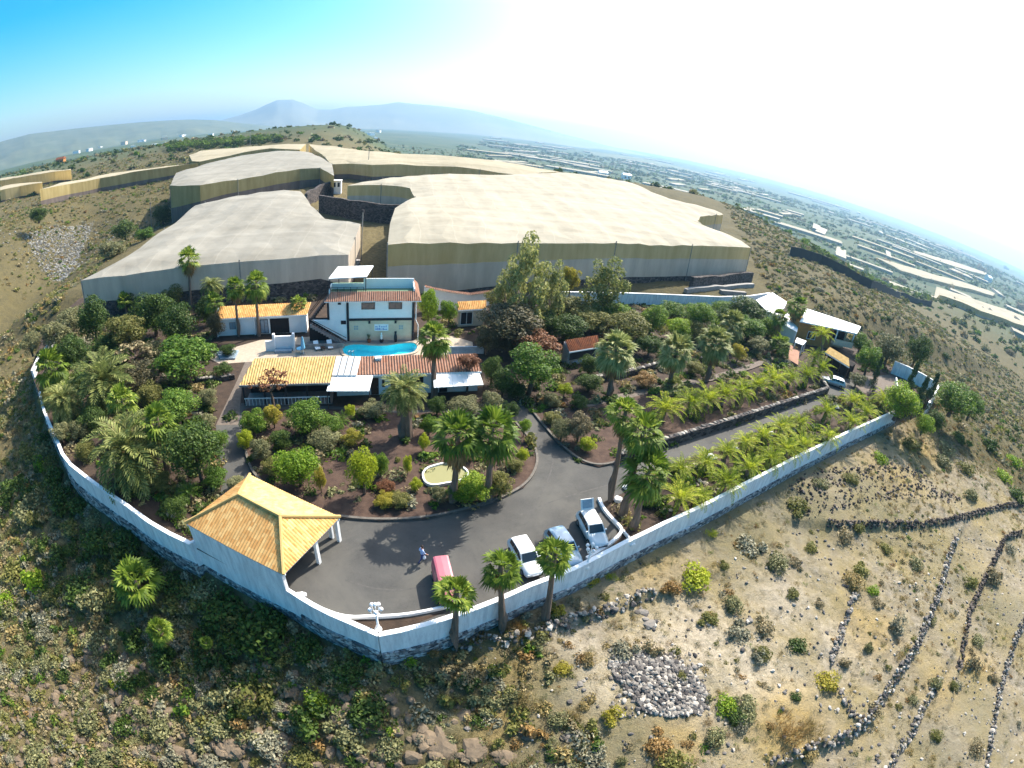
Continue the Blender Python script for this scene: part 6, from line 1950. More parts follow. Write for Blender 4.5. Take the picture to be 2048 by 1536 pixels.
# ground cover inside the beds
def ok_bed(x, y, r):
    return (sdist(x, y) < -1.2) & (r.rand(len(x)) < np.clip(.5 + fbm(x / 4, y / 4, 3, 81), 0, 1))
IS = np.array([at(*p)[:2] for p in road])
def inpoly(x, y, P):
    c = np.zeros(x.shape, bool); n = len(P)
    for i in range(n):
        a, b = P[i], P[(i + 1) % n]
        c ^= ((a[1] > y) != (b[1] > y)) & (x < (b[0] - a[0]) * (y - a[1]) / (b[1] - a[1] + 1e-12) + a[0])
    return c
ISL, RB = np.array([at(*p)[:2] for p in island]), np.array([at(*p)[:2] for p in rbed])
HOUSE = [np.array([at(*p)[:2] for p in q]) for q in ([(430, 690), (640, 690), (640, 600), (420, 610)], [(600, 690), (850, 690), (850, 560), (640, 570)], [(430, 830), (990, 830), (990, 670), (430, 690)], [(370, 1090), (570, 1190), (690, 1080), (500, 950)], [(1590, 770), (1710, 770), (1740, 640), (1570, 600)], [(905, 660), (985, 655), (985, 600), (905, 600)], [(1690, 790), (1810, 790), (1800, 745), (1650, 745)])]
def ok_in(x, y, r):
    b = (sdist(x, y) < -1.0) & (~inpoly(x, y, IS) | inpoly(x, y, ISL) | inpoly(x, y, RB))
    for h in HOUSE: b &= ~inpoly(x, y, h)
    return b & (r.rand(len(x)) < np.clip(.55 + 1.1 * fbm(x / 4, y / 4, 3, 81), 0, 1) * (1 - .4 * (inpoly(x, y, ISL) | inpoly(x, y, RB))))
pts = [(x, y, .0, r, mi, tp) for x, y, z, r, mi, tp in sprinkle(6500, -80, 90, 18, 110, ok_in, lambda r: .22 + 1.15 * r.rand() ** 1.9, (3, 1.2, 3, .8, 2.5, 2.5, 5, .4), (0, 1, 2), 6)]
stuff('undergrowth', 'low undergrowth and ground cover in the garden beds', pts, MATS, 6)

# single scrub bushes, each one a thing
BP = []
def bush_proto(k):
    v, f = ([bush_mesh(40 + k, 800, .085, .8), bush_mesh(50 + k, 800, .08, .65), bush_mesh(60 + k, 700, .09, .95), bush_mesh(70 + k, 420, .2, .8, 2.0, .06)])[k]
    me = bpy.data.meshes.new('bush'); me.from_pydata(v.tolist(), [], f.tolist()); me.materials.append(M['leaf_sage'])
    return me
BP = [bush_proto(k) for k in range(4)]
def bush(px, py, r, mat, label, tp, cat='bush', group=None, name='bush', P=None):
    p = surf(px, py) if P is None else P
    o = bpy.data.objects.new(name, BP[tp]); COL.objects.link(o)
    o.location = (p.x, p.y, p.z - .05 * r)
    o.rotation_euler = (0, 0, (px * 3.1 + py) % 6.28)
    o.scale = (r, r, r * (.8 + ((px * 7 + py * 3) % 10) * .05))
    setmat(o, mat)
    return tag(o, label, cat, group)
HAND = [(75, 1150, 34, 'leaf_bright', 'upright bright yellow green bush among dull ones at the left edge', 2), (10, 1190, 30, 'leaf_bright', 'lime bush cut by the left picture edge', 0), (30, 1130, 34, 'leaf_olive', 'olive bush above the lime one at the left edge', 0), (110, 1185, 24, 'leaf_olive', 'rounded olive bush right of the upright bright bush', 0),
        (90, 925, 26, 'leaf_bright', 'light green pine like bush just outside the left wall', 2), (60, 900, 26, 'leaf_olive', 'olive bush outside the upper left wall', 0), (30, 960, 36, 'leaf_dark', 'dark bush in shade outside the left wall, upper', 1), (60, 1010, 40, 'leaf_sage', 'sage bush in shade left of the long wall', 0), (130, 1000, 40, 'leaf_dark', 'dark bush in the wall shadow, between wall and sage bush', 1),
        (205, 1070, 44, 'leaf_dark', 'large dark bush in the shadow under the left wall', 0), (250, 1060, 44, 'leaf_dark', 'dark green tree like bush left of the carport wall', 1), (170, 1160, 46, 'leaf_dark', 'dark bush left of the lone ravine palm', 0), (390, 1160, 50, 'leaf_olive', 'brownish bush in shadow right of the lone ravine palm', 1), (450, 1190, 56, 'leaf_dark', 'dark green bush below the middle of the carport wall', 0), (530, 1235, 66, 'leaf_dark', 'widest dark bush below the carport corner', 0),
        (570, 1312, 24, 'leaf_olive', 'small leafy tree bush with pale stem below the front corner', 2), (605, 1395, 26, 'leaf_straw', 'straw coloured tall grass below the small leafy bush', 3), (665, 1330, 22, 'leaf_sage', 'small sage bush under the front wall corner, left of two', 0), (712, 1330, 18, 'leaf_olive', 'small olive bush under the front wall corner, right of two', 2), (635, 1390, 34, 'leaf_bright', 'bright green bush at the edge of the deep shade', 0),
        (190, 1270, 30, 'leaf_sage', 'blue grey bush in the sun below the upright bright bush', 0), (90, 1310, 30, 'leaf_sage', 'pale sage bush on the left slope', 1), (165, 1340, 22, 'leaf_straw', 'yellow straw tuft patch in the ravine', 3), (250, 1330, 34, 'leaf_grey', 'grey twiggy bush beside the yellow patch', 0), (340, 1320, 28, 'leaf_sage', 'sage bush above the brown ravine rock', 1), (232, 1365, 14, 'leaf_lime', 'small lime bush among grey rocks in the ravine', 0),
        (385, 1330, 24, 'leaf_olive', 'olive bush right of the sage one in the ravine', 2), (330, 1440, 36, 'leaf_sage', 'large blue grey bush near the bottom left', 0), (440, 1440, 34, 'leaf_sage', 'blue grey bush right of the large one near the bottom', 0), (490, 1420, 18, 'leaf_yellow', 'yellow green bush between two grey ones near the bottom', 0), (215, 1510, 34, 'leaf_sage', 'sage bush on the bottom edge at left', 1), (80, 1500, 36, 'leaf_sage', 'pale bush in the bottom left corner', 0), (545, 1475, 40, 'leaf_grey', 'grey bush left of the deep shadow at the bottom', 0),
        (440, 1510, 44, 'leaf_grey', 'dead grey bush mound on the bottom edge', 1), (610, 1500, 36, 'leaf_olive', 'yellow olive bush left of the rock ledges', 0), (690, 1440, 44, 'leaf_sage', 'sage bush in the middle of the shadowed gully', 1), (740, 1400, 50, 'leaf_dark', 'dark bush filling the shadowed gully', 0), (780, 1480, 34, 'leaf_sage', 'sage bush left of the first rock ledge', 0), (790, 1450, 22, 'leaf_bright', 'bright spiky bush above the first rock ledge', 2),
        (820, 1308, 22, 'leaf_bright', 'leafy green plant against the foot of the front wall', 2), (862, 1290, 22, 'leaf_rust', 'rust orange bush at the wall foot left of the first palm', 1), (965, 1265, 30, 'leaf_rust', 'rust grass mound between the first and second palms', 3), (1045, 1250, 28, 'leaf_rust', 'rust grass mound between the second and third palms', 3), (1120, 1218, 18, 'leaf_yellow', 'small yellow plant right of the third palm foot', 2), (930, 1330, 40, 'leaf_dusk', 'dull grey bush in the shadow of the first palm', 1),
        (1225, 1145, 18, 'leaf_lime', 'yellow agave like plant by the front wall', 3), (1180, 1150, 22, 'leaf_yellow', 'yellow shrub by the wall right of the kerb end', 0), (1150, 1195, 20, 'leaf_grey', 'pale column cactus clump below the wall', 3), (1240, 1130, 0, '', '', 0), (1390, 1140, 38, 'leaf_lime', 'large yellow green spurge on the terrace below the wall', 0), (1340, 1165, 26, 'leaf_rust', 'orange dry bush left of the large spurge', 1), (1420, 1065, 18, 'leaf_lime', 'small yellow agave close to the front wall', 3),
        (1555, 1115, 30, 'leaf_sage', 'round sage bush on the open terrace', 0), (1460, 1020, 0, '', '', 0), (1500, 1080, 40, 'leaf_grey', 'grey dead bush below the middle of the front wall', 1), (1590, 1120, 20, 'leaf_dusk', 'brown thorn bush right of the round sage bush', 1), (1620, 1092, 16, 'leaf_olive', 'small olive bush above the brown thorn bush', 0), (1770, 1090, 16, 'leaf_olive', 'olive bush under the low dark terrace wall', 0), (1830, 1120, 20, 'leaf_sage', 'sage bush left of the longest wall top', 0),
        (1745, 1175, 16, 'leaf_bright', 'bright green bush at the top of the pale broken wall', 0), (1640, 1200, 15, 'leaf_dusk', 'dull round bush on bare sandy ground', 1), (1585, 1182, 16, 'leaf_olive', 'olive bush left of the dull round one', 0), (1465, 1200, 24, 'leaf_sage', 'sage bush above the sandy bowl', 0), (1480, 1250, 34, 'leaf_grey', 'wide grey thorn bush on the sandy terrace', 1), (1530, 1240, 30, 'leaf_dusk', 'brownish thorn bush beside the wide grey one', 1), (1525, 1300, 20, 'leaf_olive', 'olive bush on the sandy terrace below the thorn bushes', 0),
        (1512, 1302, 16, 'leaf_grey', 'grey bush touching the olive one on the sandy terrace', 1), (1650, 1350, 30, 'leaf_yellow', 'yellow green bush at the end of the short spur wall', 0), (1450, 1400, 28, 'leaf_bright', 'bright bush right of the stone heap', 0), (1490, 1390, 30, 'leaf_sage', 'grey green bush right of the stone heap', 1), (1490, 1420, 26, 'leaf_sage', 'sage bush below the grey green one by the heap', 0), (1430, 1465, 26, 'leaf_sage', 'pale mint bush below the stone heap', 0),
        (1345, 1510, 40, 'leaf_olive', 'large olive bush on the bottom edge below the heap', 0), (1370, 1530, 34, 'leaf_grey', 'grey bush on the bottom edge beside the olive one', 1), (1560, 1440, 50, 'leaf_rust', 'rust and yellow grass patch left of the spur wall', 3), (1630, 1440, 40, 'leaf_straw', 'straw grass patch against the spur wall', 3), (1320, 1470, 40, 'leaf_rust', 'rust brown scrub below the stone heap', 1), (1220, 1420, 28, 'leaf_yellow', 'yellow green spiky bush at the left foot of the heap', 2),
        (1145, 1420, 22, 'leaf_straw', 'pale reed tuft left of the heap', 3), (1125, 1330, 20, 'leaf_yellow', 'yellow green spurge on the bare ground', 0), (1250, 1290, 34, 'leaf_grey', 'grey twiggy bush above the stone heap', 1), (1190, 1500, 34, 'leaf_grey', 'grey bush right of the rounded brown rock', 1), (1060, 1380, 36, 'leaf_straw', 'straw bush mound above the rock ledges', 3), (980, 1390, 34, 'leaf_sage', 'sage bush in the scrub below the first palm', 1), (1030, 1500, 0, '', '', 0),
        (1825, 1395, 14, 'leaf_sage', 'small round sage bush between two dry walls', 0), (1985, 1350, 14, 'leaf_dusk', 'dull bush right of the hooked wall', 1), (1870, 1465, 16, 'leaf_olive', 'olive bush by the lower right wall', 0), (1955, 1275, 18, 'leaf_sage', 'sage bush against the hooked wall', 0), (1860, 1235, 14, 'leaf_sage', 'grey green bush touching the longest wall', 0), (1905, 1368, 12, 'leaf_olive', 'small olive bush at the top of the lower right wall', 0),
        (2025, 915, 22, 'leaf_bright', 'bright rounded bush on the far right gully edge, upper', 0), (2005, 945, 22, 'leaf_bright', 'bright rounded bush on the far right gully edge, lower', 0), (1975, 880, 26, 'leaf_dark', 'dark bush inside the right gully', 1), (1920, 870, 28, 'leaf_dark', 'dark bush at the head of the right gully', 1), (1890, 890, 24, 'leaf_sage', 'sage bush on the near lip of the right gully', 0), (1930, 930, 22, 'leaf_olive', 'olive bush on the slope below the right gully lip', 0), (1885, 915, 24, 'leaf_sage', 'grey green bush on the grassy slope', 0),
        (2030, 980, 26, 'leaf_dark', 'dark bush at the right edge below the gully', 1), (1820, 880, 26, 'leaf_olive', 'olive bush below the end of the front wall', 0), (1760, 910, 20, 'leaf_bright', 'bright bush beneath the far end of the front wall', 0), (1700, 950, 20, 'leaf_olive', 'olive bush above the dark rubble bank', 0), (1640, 960, 20, 'leaf_sage', 'sage bush at the left end of the dark rubble bank', 0), (1590, 1000, 34, 'leaf_olive', 'olive bush left of the second rubble bank', 1), (1940, 985, 18, 'leaf_sage', 'sage bush above the low dark terrace wall', 0)]
# dense dark bushes hugging the outside of the left wall, each with its place along it
WL = dense([Vector((*at(px, py, .7)[:2], 0)) for px, py in [(86, 815), (100, 850), (125, 908), (180, 960), (255, 1012), (340, 1068), (470, 1130), (570, 1180), (650, 1225), (735, 1262)]], 1.05)
rw = random.Random(31)
for i, w_ in enumerate(WL[:-1]):
    d = (WL[i + 1] - w_).normalized(); n = Vector((d.y, -d.x, 0)); o_ = (rw.uniform(1.2, 2.0), rw.uniform(2.8, 4.4), rw.uniform(5.0, 8.0))[i % 3]
    p = w_ + n * o_; p.z = gz(p.x, p.y)
    mat = ('leaf_dark', 'leaf_olive', 'leaf_dark', 'leaf_sage', 'leaf_dark')[i % 5]
    side = ('tucked against', 'a step out from', 'well down the slope from')[i % 3] + ' the ' + ('long left wall' if i < len(WL) * .55 else 'carport wall' if i < len(WL) * .78 else 'wall before the front corner')
    bush(i * 13, i * 7, rw.uniform(1.1, 2.1), mat, '%s bush %s' % ({'leaf_dark': 'dark green', 'leaf_olive': 'olive', 'leaf_sage': 'sage'}[mat], side), (i * 7) % 3, group='bushes along the foot of the left wall', P=p)
for px, py, rp, mat, lab, tp in HAND:
    if rp:
        p = surf(px, py + rp * .5)
        bush(px, py, rp * dist(p) / FPX, mat, lab, tp, P=p)
# more single bushes of the ravine and the hillside, by size and colour along landmarks
DESC = {'leaf_sage': 'sage', 'leaf_grey': 'grey', 'leaf_olive': 'olive', 'leaf_dusk': 'dull brown', 'leaf_dark': 'dark green', 'leaf_straw': 'straw coloured'}
def area(px, py):
    if px > 1500 and py < 980:
        return 'on the right hillside ' + ('above the yard wall' if px > 1780 else 'behind the ochre house')
    if px < 700:
        return 'in the ravine ' + ('under the long left wall' if py < 1250 else 'near the bottom of the picture')
    return 'on the terraces ' + ('below the front wall' if py < 1300 else 'around the stone heap')
rnd = random.Random(77)
AUTO = []
for _ in range(4000):
    if len(AUTO) >= 120: break
    zone = rnd.random()
    if zone < .5: px, py = rnd.uniform(0, 720), rnd.uniform(950, 1536)
    elif zone < .8: px, py = rnd.uniform(1520, 2048), rnd.uniform(520, 950)
    else: px, py = rnd.uniform(900, 2048), rnd.uniform(1050, 1536)
    p = surf(px, py)
    if sdist(np.array([p.x]), np.array([p.y]))[0] < 1.5: continue
    if px > 1500 and py < 980 and pq(p.x, p.y)[0] < 100: continue
    if any(abs(px - a) + abs(py - b) < 34 for a, b in AUTO) or any(abs(px - h[0]) + abs(py - h[1]) < h[2] for h in HAND): continue
    AUTO.append((px, py))
    mat = rnd.choice(list(DESC) if px > 700 else ['leaf_sage', 'leaf_olive', 'leaf_grey', 'leaf_dark', 'leaf_dark'])
    big = rnd.random()
    rp = (12 + 16 * big) if px < 700 or py > 1000 else 7 + 7 * big
    bush(px, py, rp * dist(p) / FPX, mat, '%s %s bush %s' % (('small', 'middling', 'large')[int(big * 2.99)], DESC[mat], area(px, py)), rnd.randint(0, 2), P=p, group='%s bushes %s' % (DESC[mat], area(px, py)))

# banana plantation behind a dark windbreak on the right
def plantation(label, pix, hgt, n, seed, lab2, fence):
    P = [surf(px, py) for px, py in pix]
    xs, ys = [p.x for p in P], [p.y for p in P]
    r = np.random.RandomState(seed)
    x, y = r.uniform(min(xs), max(xs), n * 6), r.uniform(min(ys), max(ys), n * 6)
    k = inpoly(x, y, np.array([p[:2] for p in P]))
    x, y = x[k][:n], y[k][:n]; z = zt(x, y)
    stuff('banana_plantation', label, [(a, b, c + hgt - 2.0, 1.5 + 1.2 * r.rand(), r.randint(2), (3, 2)[r.randint(2)]) for a, b, c in zip(x, y, z)] + [(a, b, c, 2.2, 1, 5) for a, b, c in zip(x[::2], y[::2], z[::2])], ['leaf_green', 'leaf_dark'], seed)
    if fence:
        F = dense([Vector((*surf(px, py)[:2], 0)) for px, py in fence], 6)
        for p in F: p.z = gz(p.x, p.y)
        t = thing('windbreak', lab2, 'windbreak fence', F[0])
        m = MB(); ribbon(m, F, -1, hgt, .12); m.build('net', 'net_black', t)
        for p in F[::2]:
            m = MB(); m.tube([p - Vector((0, 0, 1)), p + Vector((0, 0, hgt + .3))], .1, 5); m.build('post', 'wire', t)
plantation('banana plants in the near block behind the dark windbreak', [(1585, 512), (1610, 487), (1700, 515), (1800, 560), (1862, 585), (1858, 608), (1760, 572), (1680, 535)], 4.0, 900, 5, 'dark windbreak net along the near banana plantation', [(1578, 512), (1640, 528), (1690, 552), (1740, 578), (1800, 596), (1862, 612)])
plantation('dark banana block beyond the thin cream greenhouse', [(1760, 505), (1770, 490), (1900, 530), (1990, 560), (2048, 590), (2048, 606), (1980, 580), (1860, 540)], 4.0, 700, 6, '', None)
plantation('dark tree belt on the plain above the small cream strip', [(1640, 440), (1700, 452), (1850, 505), (1960, 540), (1950, 530), (1850, 490), (1700, 440)], 4.0, 500, 7, '', None)
plantation('dark tree belt along the crest left of the hill', [(330, 296), (400, 288), (480, 282), (560, 276), (570, 284), (480, 292), (400, 300), (340, 306)], 5.0, 500, 8, '', None)
plantation('dark thicket behind the right end of the broad greenhouse', [(1450, 425), (1480, 410), (1560, 440), (1600, 465), (1590, 475), (1520, 450)], 5.0, 260, 9, '', None)

# far greenhouses and houses on the plain
rnd = random.Random(9)
for i in range(190):
    az = R_(rnd.uniform(-6, 62)); d = 520 * (9 ** rnd.random())
    x, y = d * math.sin(az), d * math.cos(az)
    p, q = pq(x, y)
    if p < 60 or gz(x, y) > -18: continue
    L, W = rnd.uniform(30, 110) * (1 + d / 2500), rnd.uniform(6, 14) * (1 + d / 2500)
    z = gz(x, y); an = R_(rnd.choice((-32, -30, 55)) + rnd.uniform(-5, 5))
    m = MB(); F = frame((x, y, z), an)
    hgt = 4 + d / 700
    m.hexa([F(-L / 2, -W / 2, -6), F(L / 2, -W / 2, -6), F(L / 2, W / 2, -6), F(-L / 2, W / 2, -6)], [F(-L / 2, -W / 2, hgt * .8), F(L / 2, -W / 2, hgt * .8), F(L / 2, W / 2, hgt), F(-L / 2, W / 2, hgt)])
    tag(m.build('far_greenhouse', rnd.choice(('net_white', 'net_cream', 'net_white'))), 'pale plastic covered greenhouse far out on the hazy right plain', 'greenhouse', 'far greenhouses on the hazy plain')
for i in range(46):
    az = R_(rnd.uniform(-52, -16)); d = rnd.uniform(900, 3600)
    x, y = d * math.sin(az), d * math.cos(az); z = gz(x, y)
    s_ = rnd.uniform(4, 9) * (1 + d / 3000)
    m = MB(); F = frame((x, y, z), rnd.random() * 3)
    m.box(F, -s_, s_, -s_ * .7, s_ * .7, -6, s_ * .8); m.box(F, -s_ * 1.06, s_ * 1.06, -s_ * .75, s_ * .75, s_ * .803, s_ * .9)
    tag(m.build('far_house', rnd.choice(('white', 'cream', 'white'))), 'tiny white house far away on the hazy left slopes', 'house', 'far white houses on the left slopes')
for px, py, lab, mat in ((122, 327, 'yellow walled farmhouse on the left ridge above the tan greenhouses', 'ochre'), (1205, 353, 'small pale house behind the crest of the broad greenhouse, left', 'white'), (1252, 358, 'long pale house behind the crest of the broad greenhouse, right', 'white'), (1975, 563, 'white block house on the plain by the cream strip', 'white')):
    p = surf(px, py); z = gz(p.x, p.y); F = frame((p.x, p.y, z), A15); s_ = 9 * dist(p) / FPX
    t = thing('farmhouse', lab, 'house', (p.x, p.y, z))
    m = MB(); m.box(F, -s_, s_, -s_ * .5, s_ * .5, -2, s_ * .9); m.build('wall', mat, t)
    m = MB(); m.hexa([F(-s_ * 1.1, -s_ * .6, s_ * .903), F(s_ * 1.1, -s_ * .6, s_ * .903), F(s_ * 1.1, s_ * .6, s_ * .903), F(-s_ * 1.1, s_ * .6, s_ * .903)], [F(-s_, -.2, s_ * 1.3), F(s_, -.2, s_ * 1.3), F(s_, .2, s_ * 1.3), F(-s_, .2, s_ * 1.3)]); m.build('roof', 'tile_old' if mat == 'ochre' else 'white_metal', t)
    m = MB(); m.box(F, -s_ * .6, -s_ * .2, -s_ * .5 - .05, -s_ * .5 - .003, s_ * .2, s_ * .6); m.build('window', 'dark', t)
    m = MB(); m.box(F, s_ * .2, s_ * .6, -s_ * .5 - .05, -s_ * .5 - .003, s_ * .2, s_ * .6); m.build('window', 'dark', t)

# ------------------------------------------------------------------ mountains on the horizon
def ridge(name, skyline, r_top, r0, mat, n=10, rough=.06, foot=-60):
    pts = []
    sk = []
    for px, py in skyline:
        v = ray(px, py); sk.append((math.atan2(v.x, v.y), v.z / math.hypot(v.x, v.y)))
    a = np.array([s_[0] for s_ in sk]); e = np.array([s_[1] for s_ in sk])
    az = np.linspace(a[0], a[-1], 360)
    el = np.interp(az, a, e)
    top = CAMH + el * r_top
    rows = []
    for k in range(n + 1):
        t = k / n; rr = r0 + (r_top - r0) * t
        x, y = rr * np.sin(az), rr * np.cos(az)
        nz = fbm(x / (r_top * .05), y / (r_top * .05), 5, 91)
        z = foot + (top - foot) * t ** 1.25 + (top - foot) * rough * nz * math.sin(math.pi * t) * 3
        rows.append(np.stack([x, y, z], -1))
    rr = r_top * 1.12
    rows.append(np.stack([rr * np.sin(az), rr * np.cos(az), np.full(az.shape, foot)], -1))
    V = np.concatenate(rows); w = len(az); m = MB()
    m.v = V.tolist()
    m.f = [(k * w + i, k * w + i + 1, (k + 1) * w + i + 1, (k + 1) * w + i) for k in range(len(rows) - 1) for i in range(w - 1)]
    m.m = [0] * len(m.f)
    o = m.build(name, mat, smooth=True); o['kind'] = 'structure'
    return o
ridge('mountain', [(-300, 420), (330, 262), (430, 244), (480, 230), (512, 219), (535, 208), (555, 200), (585, 199), (605, 206), (635, 219), (665, 219), (690, 214), (730, 212), (765, 209), (795, 204), (830, 208), (880, 212), (940, 220), (1000, 234), (1060, 250), (1130, 269), (1210, 290), (1300, 312)], 7000, 5000, 'mountain', 12, .05)
ridge('hills', [(-300, 430), (-150, 345), (0, 284), (60, 268), (110, 262), (200, 252), (300, 243), (380, 239), (430, 240), (480, 246), (540, 252), (620, 262), (700, 280), (800, 296)], 4600, 2300, 'hill_scrub', 12, .06)
ridge('hills', [(1180, 303), (1300, 319), (1400, 345), (1500, 372), (1560, 392), (1600, 398), (1625, 409), (1650, 424), (1700, 436)], 3400, 2700, 'hill_scrub', 8, .04)

# ------------------------------------------------------------------ vehicles
def lerp3(tab, x):
    xs = [t[0] for t in tab]
    return [float(np.interp(x, xs, [t[i] for t in tab])) for i in range(1, len(tab[0]))]
def car(name, label, cat, P, rot, L, W, H, paint, kind='hatch', open_tail=False):
    """nose along +u; body lofted through stations, cabin lofted on top, glass as separate panes"""
    t = thing(name, label, cat, P)
    F = frame((P.x, P.y, P.z), rot)
    h = H / 1.45
    if kind == 'van':
        body = [(-.5, .34, .80, .86), (-.485, .24, .93, .96), (-.3, .2, .98, 1.0), (.1, .2, .98, 1.0), (.22, .2, .95, 1.0), (.36, .22, .82, .98), (.46, .26, .72, .92), (.5, .34, .58, .8)]
        cab = [(-.485, .0), (-.47, .98), (-.3, 1.0), (.1, 1.0), (.18, .97), (.30, .0)]
    else:
        body = [(-.5, .36, .74, .80), (-.485, .26, .90, .93), (-.42, .2, .94, .98), (-.2, .18, .94, 1.0), (.1, .18, .92, 1.0), (.2, .18, .88, .99), (.36, .2, .78, .96), (.46, .26, .68, .88), (.492, .3, .6, .78), (.5, .36, .52, .7)]
        cab = [(-.47, .0), (-.40, .80), (-.33, .95), (-.15, 1.0), (.02, .985), (.08, .93), (.235, .0)]
    m = MB(); ring = []
    for x, z0, z1, wf in body:
        w = W / 2 * wf
        zz0, zz1 = z0 * h, z1 * h
        zm = zz0 + (zz1 - zz0) * .55
        pts = [(-w * .88, zz0), (-w, zz0 + .12 * h), (-w * 1.0, zm), (-w * .94, zz1 - .04), (-w * .55, zz1 + .015), (0, zz1 + .03), (w * .55, zz1 + .015), (w * .94, zz1 - .04), (w, zm), (w, zz0 + .12 * h), (w * .88, zz0)]
        ring.append(len(m.v)); m.v += [tuple(F(x * L, v, z)) for v, z in pts]
    n = 11
    for a, b in zip(ring, ring[1:]):
        for k in range(n):
            m.f.append((a + k, a + (k + 1) % n, b + (k + 1) % n, b + k)); m.m.append(0)
    m.f += [tuple(ring[0] + n - 1 - k for k in range(n)), tuple(ring[-1] + k for k in range(n))]; m.m += [0, 0]
    m.build('body', paint, t, smooth=True)
    # cabin shell
    base = lambda x: lerp3([(b[0], b[2] * h) for b in body], x)[0] - .03
    topz = lambda k: base(cab[0][0]) + (H - base(-.3)) * k
    m = MB(); ring = []
    for i, (x, k) in enumerate(cab):
        zb = base(x); zt_ = zb + (H - zb) * k + (.0 if k else .02)
        wb, wt = W / 2 * .93, W / 2 * (.93 - .17 * k)
        ring.append(len(m.v)); m.v += [tuple(F(x * L, v, z)) for v, z in ((-wb, zb), (-wt, zt_ - .05 * k), (-wt * .75, zt_), (0, zt_ + .02 * k), (wt * .75, zt_), (wt, zt_ - .05 * k), (wb, zb))]
    for a, b in zip(ring, ring[1:]):
        for k in range(6):
            m.f.append((a + k, a + k + 1, b + k + 1, b + k)); m.m.append(0)
    m.build('cabin', paint, t, smooth=False)
    # glass
    def pane(nm, pts, mat='glass', lift=.012):
        c = sum(pts, Vector()) / len(pts); nn = (pts[1] - pts[0]).cross(pts[2] - pts[1]).normalized()
        cc = F(0, 0, H * .5)
        if (c - cc).dot(nn) < 0: nn = -nn
        mm = MB(); a = [p + nn * lift for p in pts]; b = [p - nn * .01 for p in pts]
        mm.poly(a); mm.poly(b[::-1])
        for i in range(len(a)): mm.quad(a[i], b[i], b[(i + 1) % len(a)], a[(i + 1) % len(a)])
        mm.build(nm, mat, t)
    def sidept(x, k, s_):
        K = lerp3([(c[0], c[1]) for c in cab], x)[0]
        zb = base(x); zt_ = zb + (H - zb) * K
        kk = K * k
        w = W / 2 * (.93 - .17 * kk)
        return F(x * L, s_ * w, zb + (zt_ - .05 * K - zb) * k + .02)
    xf0, xf1 = cab[-1][0], cab[-2][0]
    def front(x0, x1, f0, f1, nm):
        def P3(f, s_):
            x = x0 + (x1 - x0) * f
            K = lerp3([(c[0], c[1]) for c in cab], x)[0]; zb = base(x)
            return F(x * L, s_ * W / 2 * (.93 - .17 * K) * .86, zb + (H - zb) * K + .005)
        pane(nm, [P3(f0, -1), P3(f0, 1), P3(f1, 1), P3(f1, -1)])
    front(xf0, xf1, .12, .92, 'windscreen')
    if not open_tail: front(cab[0][0], cab[1][0], .2, .9, 'rear_window')
    for s_ in (-1, 1):
        if kind == 'van':
            spans = [(.06, .2)]
        else:
            spans = [(-.37, -.20), (-.19, -.02), (-.01, .15)]
        for a, b in spans:
            pane('side_window', [sidept(a, .12, s_), sidept(b, .12, s_), sidept(b, .86, s_), sidept(a, .86, s_)])
    # wheels
    R = .30 * h
    for x in (-.30, .31):
        for s_ in (-1, 1):
            cpos = F(x * L, s_ * (W / 2 - .09), R)
            ax = F(0, s_, 0) - F(0, 0, 0)
            m = MB(); m.tube([cpos - ax * .1, cpos - ax * .02, cpos + ax * .085, cpos + ax * .1], [R * .9, R, R, R * .9], 16)
            w = m.build('wheel', 'tyre', t)
            m = MB(); m.tube([cpos + ax * .09, cpos + ax * .112], [R * .62, R * .55], 12); m.build('rim', 'rim', w)
    for s_ in (-1, 1):
        m = MB(); zf = lerp3([(b[0], b[2] * h) for b in body], .47)[0]
        m.box(F, .462 * L, .492 * L, s_ * W * .31 - .14, s_ * W * .31 + .14, zf - .2, zf - .04); m.build('headlight', 'lamp_glass', t)
        m = MB(); zr = lerp3([(b[0], b[2] * h) for b in body], -.49)[0]
        m.box(F, -.502 * L, -.47 * L, s_ * W * .38 - .08, s_ * W * .38 + .08, zr - .34, zr - .06); m.build('tail_light', 'tail_red', t)
        m = MB(); m.hexa([F(.16 * L, s_ * W * .47, .95 * h), F(.19 * L, s_ * W * .47, .95 * h), F(.19 * L, s_ * W * .56, .95 * h), F(.16 * L, s_ * W * .56, .95 * h)], [F(.165 * L, s_ * W * .47, 1.06 * h), F(.185 * L, s_ * W * .47, 1.06 * h), F(.185 * L, s_ * W * .56, 1.06 * h), F(.165 * L, s_ * W * .56, 1.06 * h)])
        m.build('mirror', paint, t)
    m = MB(); m.box(F, .47 * L, .505 * L, -W * .36, W * .36, .3 * h, .42 * h); m.build('bumper', 'dark_trim', t)
    m = MB(); m.box(F, .495 * L, .508 * L, -.26, .26, .43 * h, .53 * h); m.build('number_plate', 'plastic_white', t)
    if open_tail:
        m = MB(); x0 = -.40 * L
        a = [F(x0 + .1, -W * .36, H * .97), F(x0 + .1, W * .36, H * .97), F(x0 - .42, W * .36, H * 1.5), F(x0 - .42, -W * .36, H * 1.5)]
        slab(m, a, .06); o = m.build('tailgate', paint, t)
        m = MB(); c = [p.lerp(sum(a, Vector()) / 4, .25) + Vector((0, 0, .012)) for p in a]; m.poly(c); m.poly([p - Vector((0, 0, .01)) for p in c][::-1]); m.build('rear_window', 'glass_pale', o)
        m = MB(); a2 = [a[3], a[2], F(x0 - .62, W * .34, H * 1.38), F(x0 - .62, -W * .34, H * 1.38)]
        m.hexa([p + F(.05, 0, 0) - F(0, 0, 0) for p in (a2[3], a2[2], a2[1], a2[0])], [p for p in (a2[3], a2[2], a2[1], a2[0])]); m.build('tailgate_edge', paint, o)
    return t
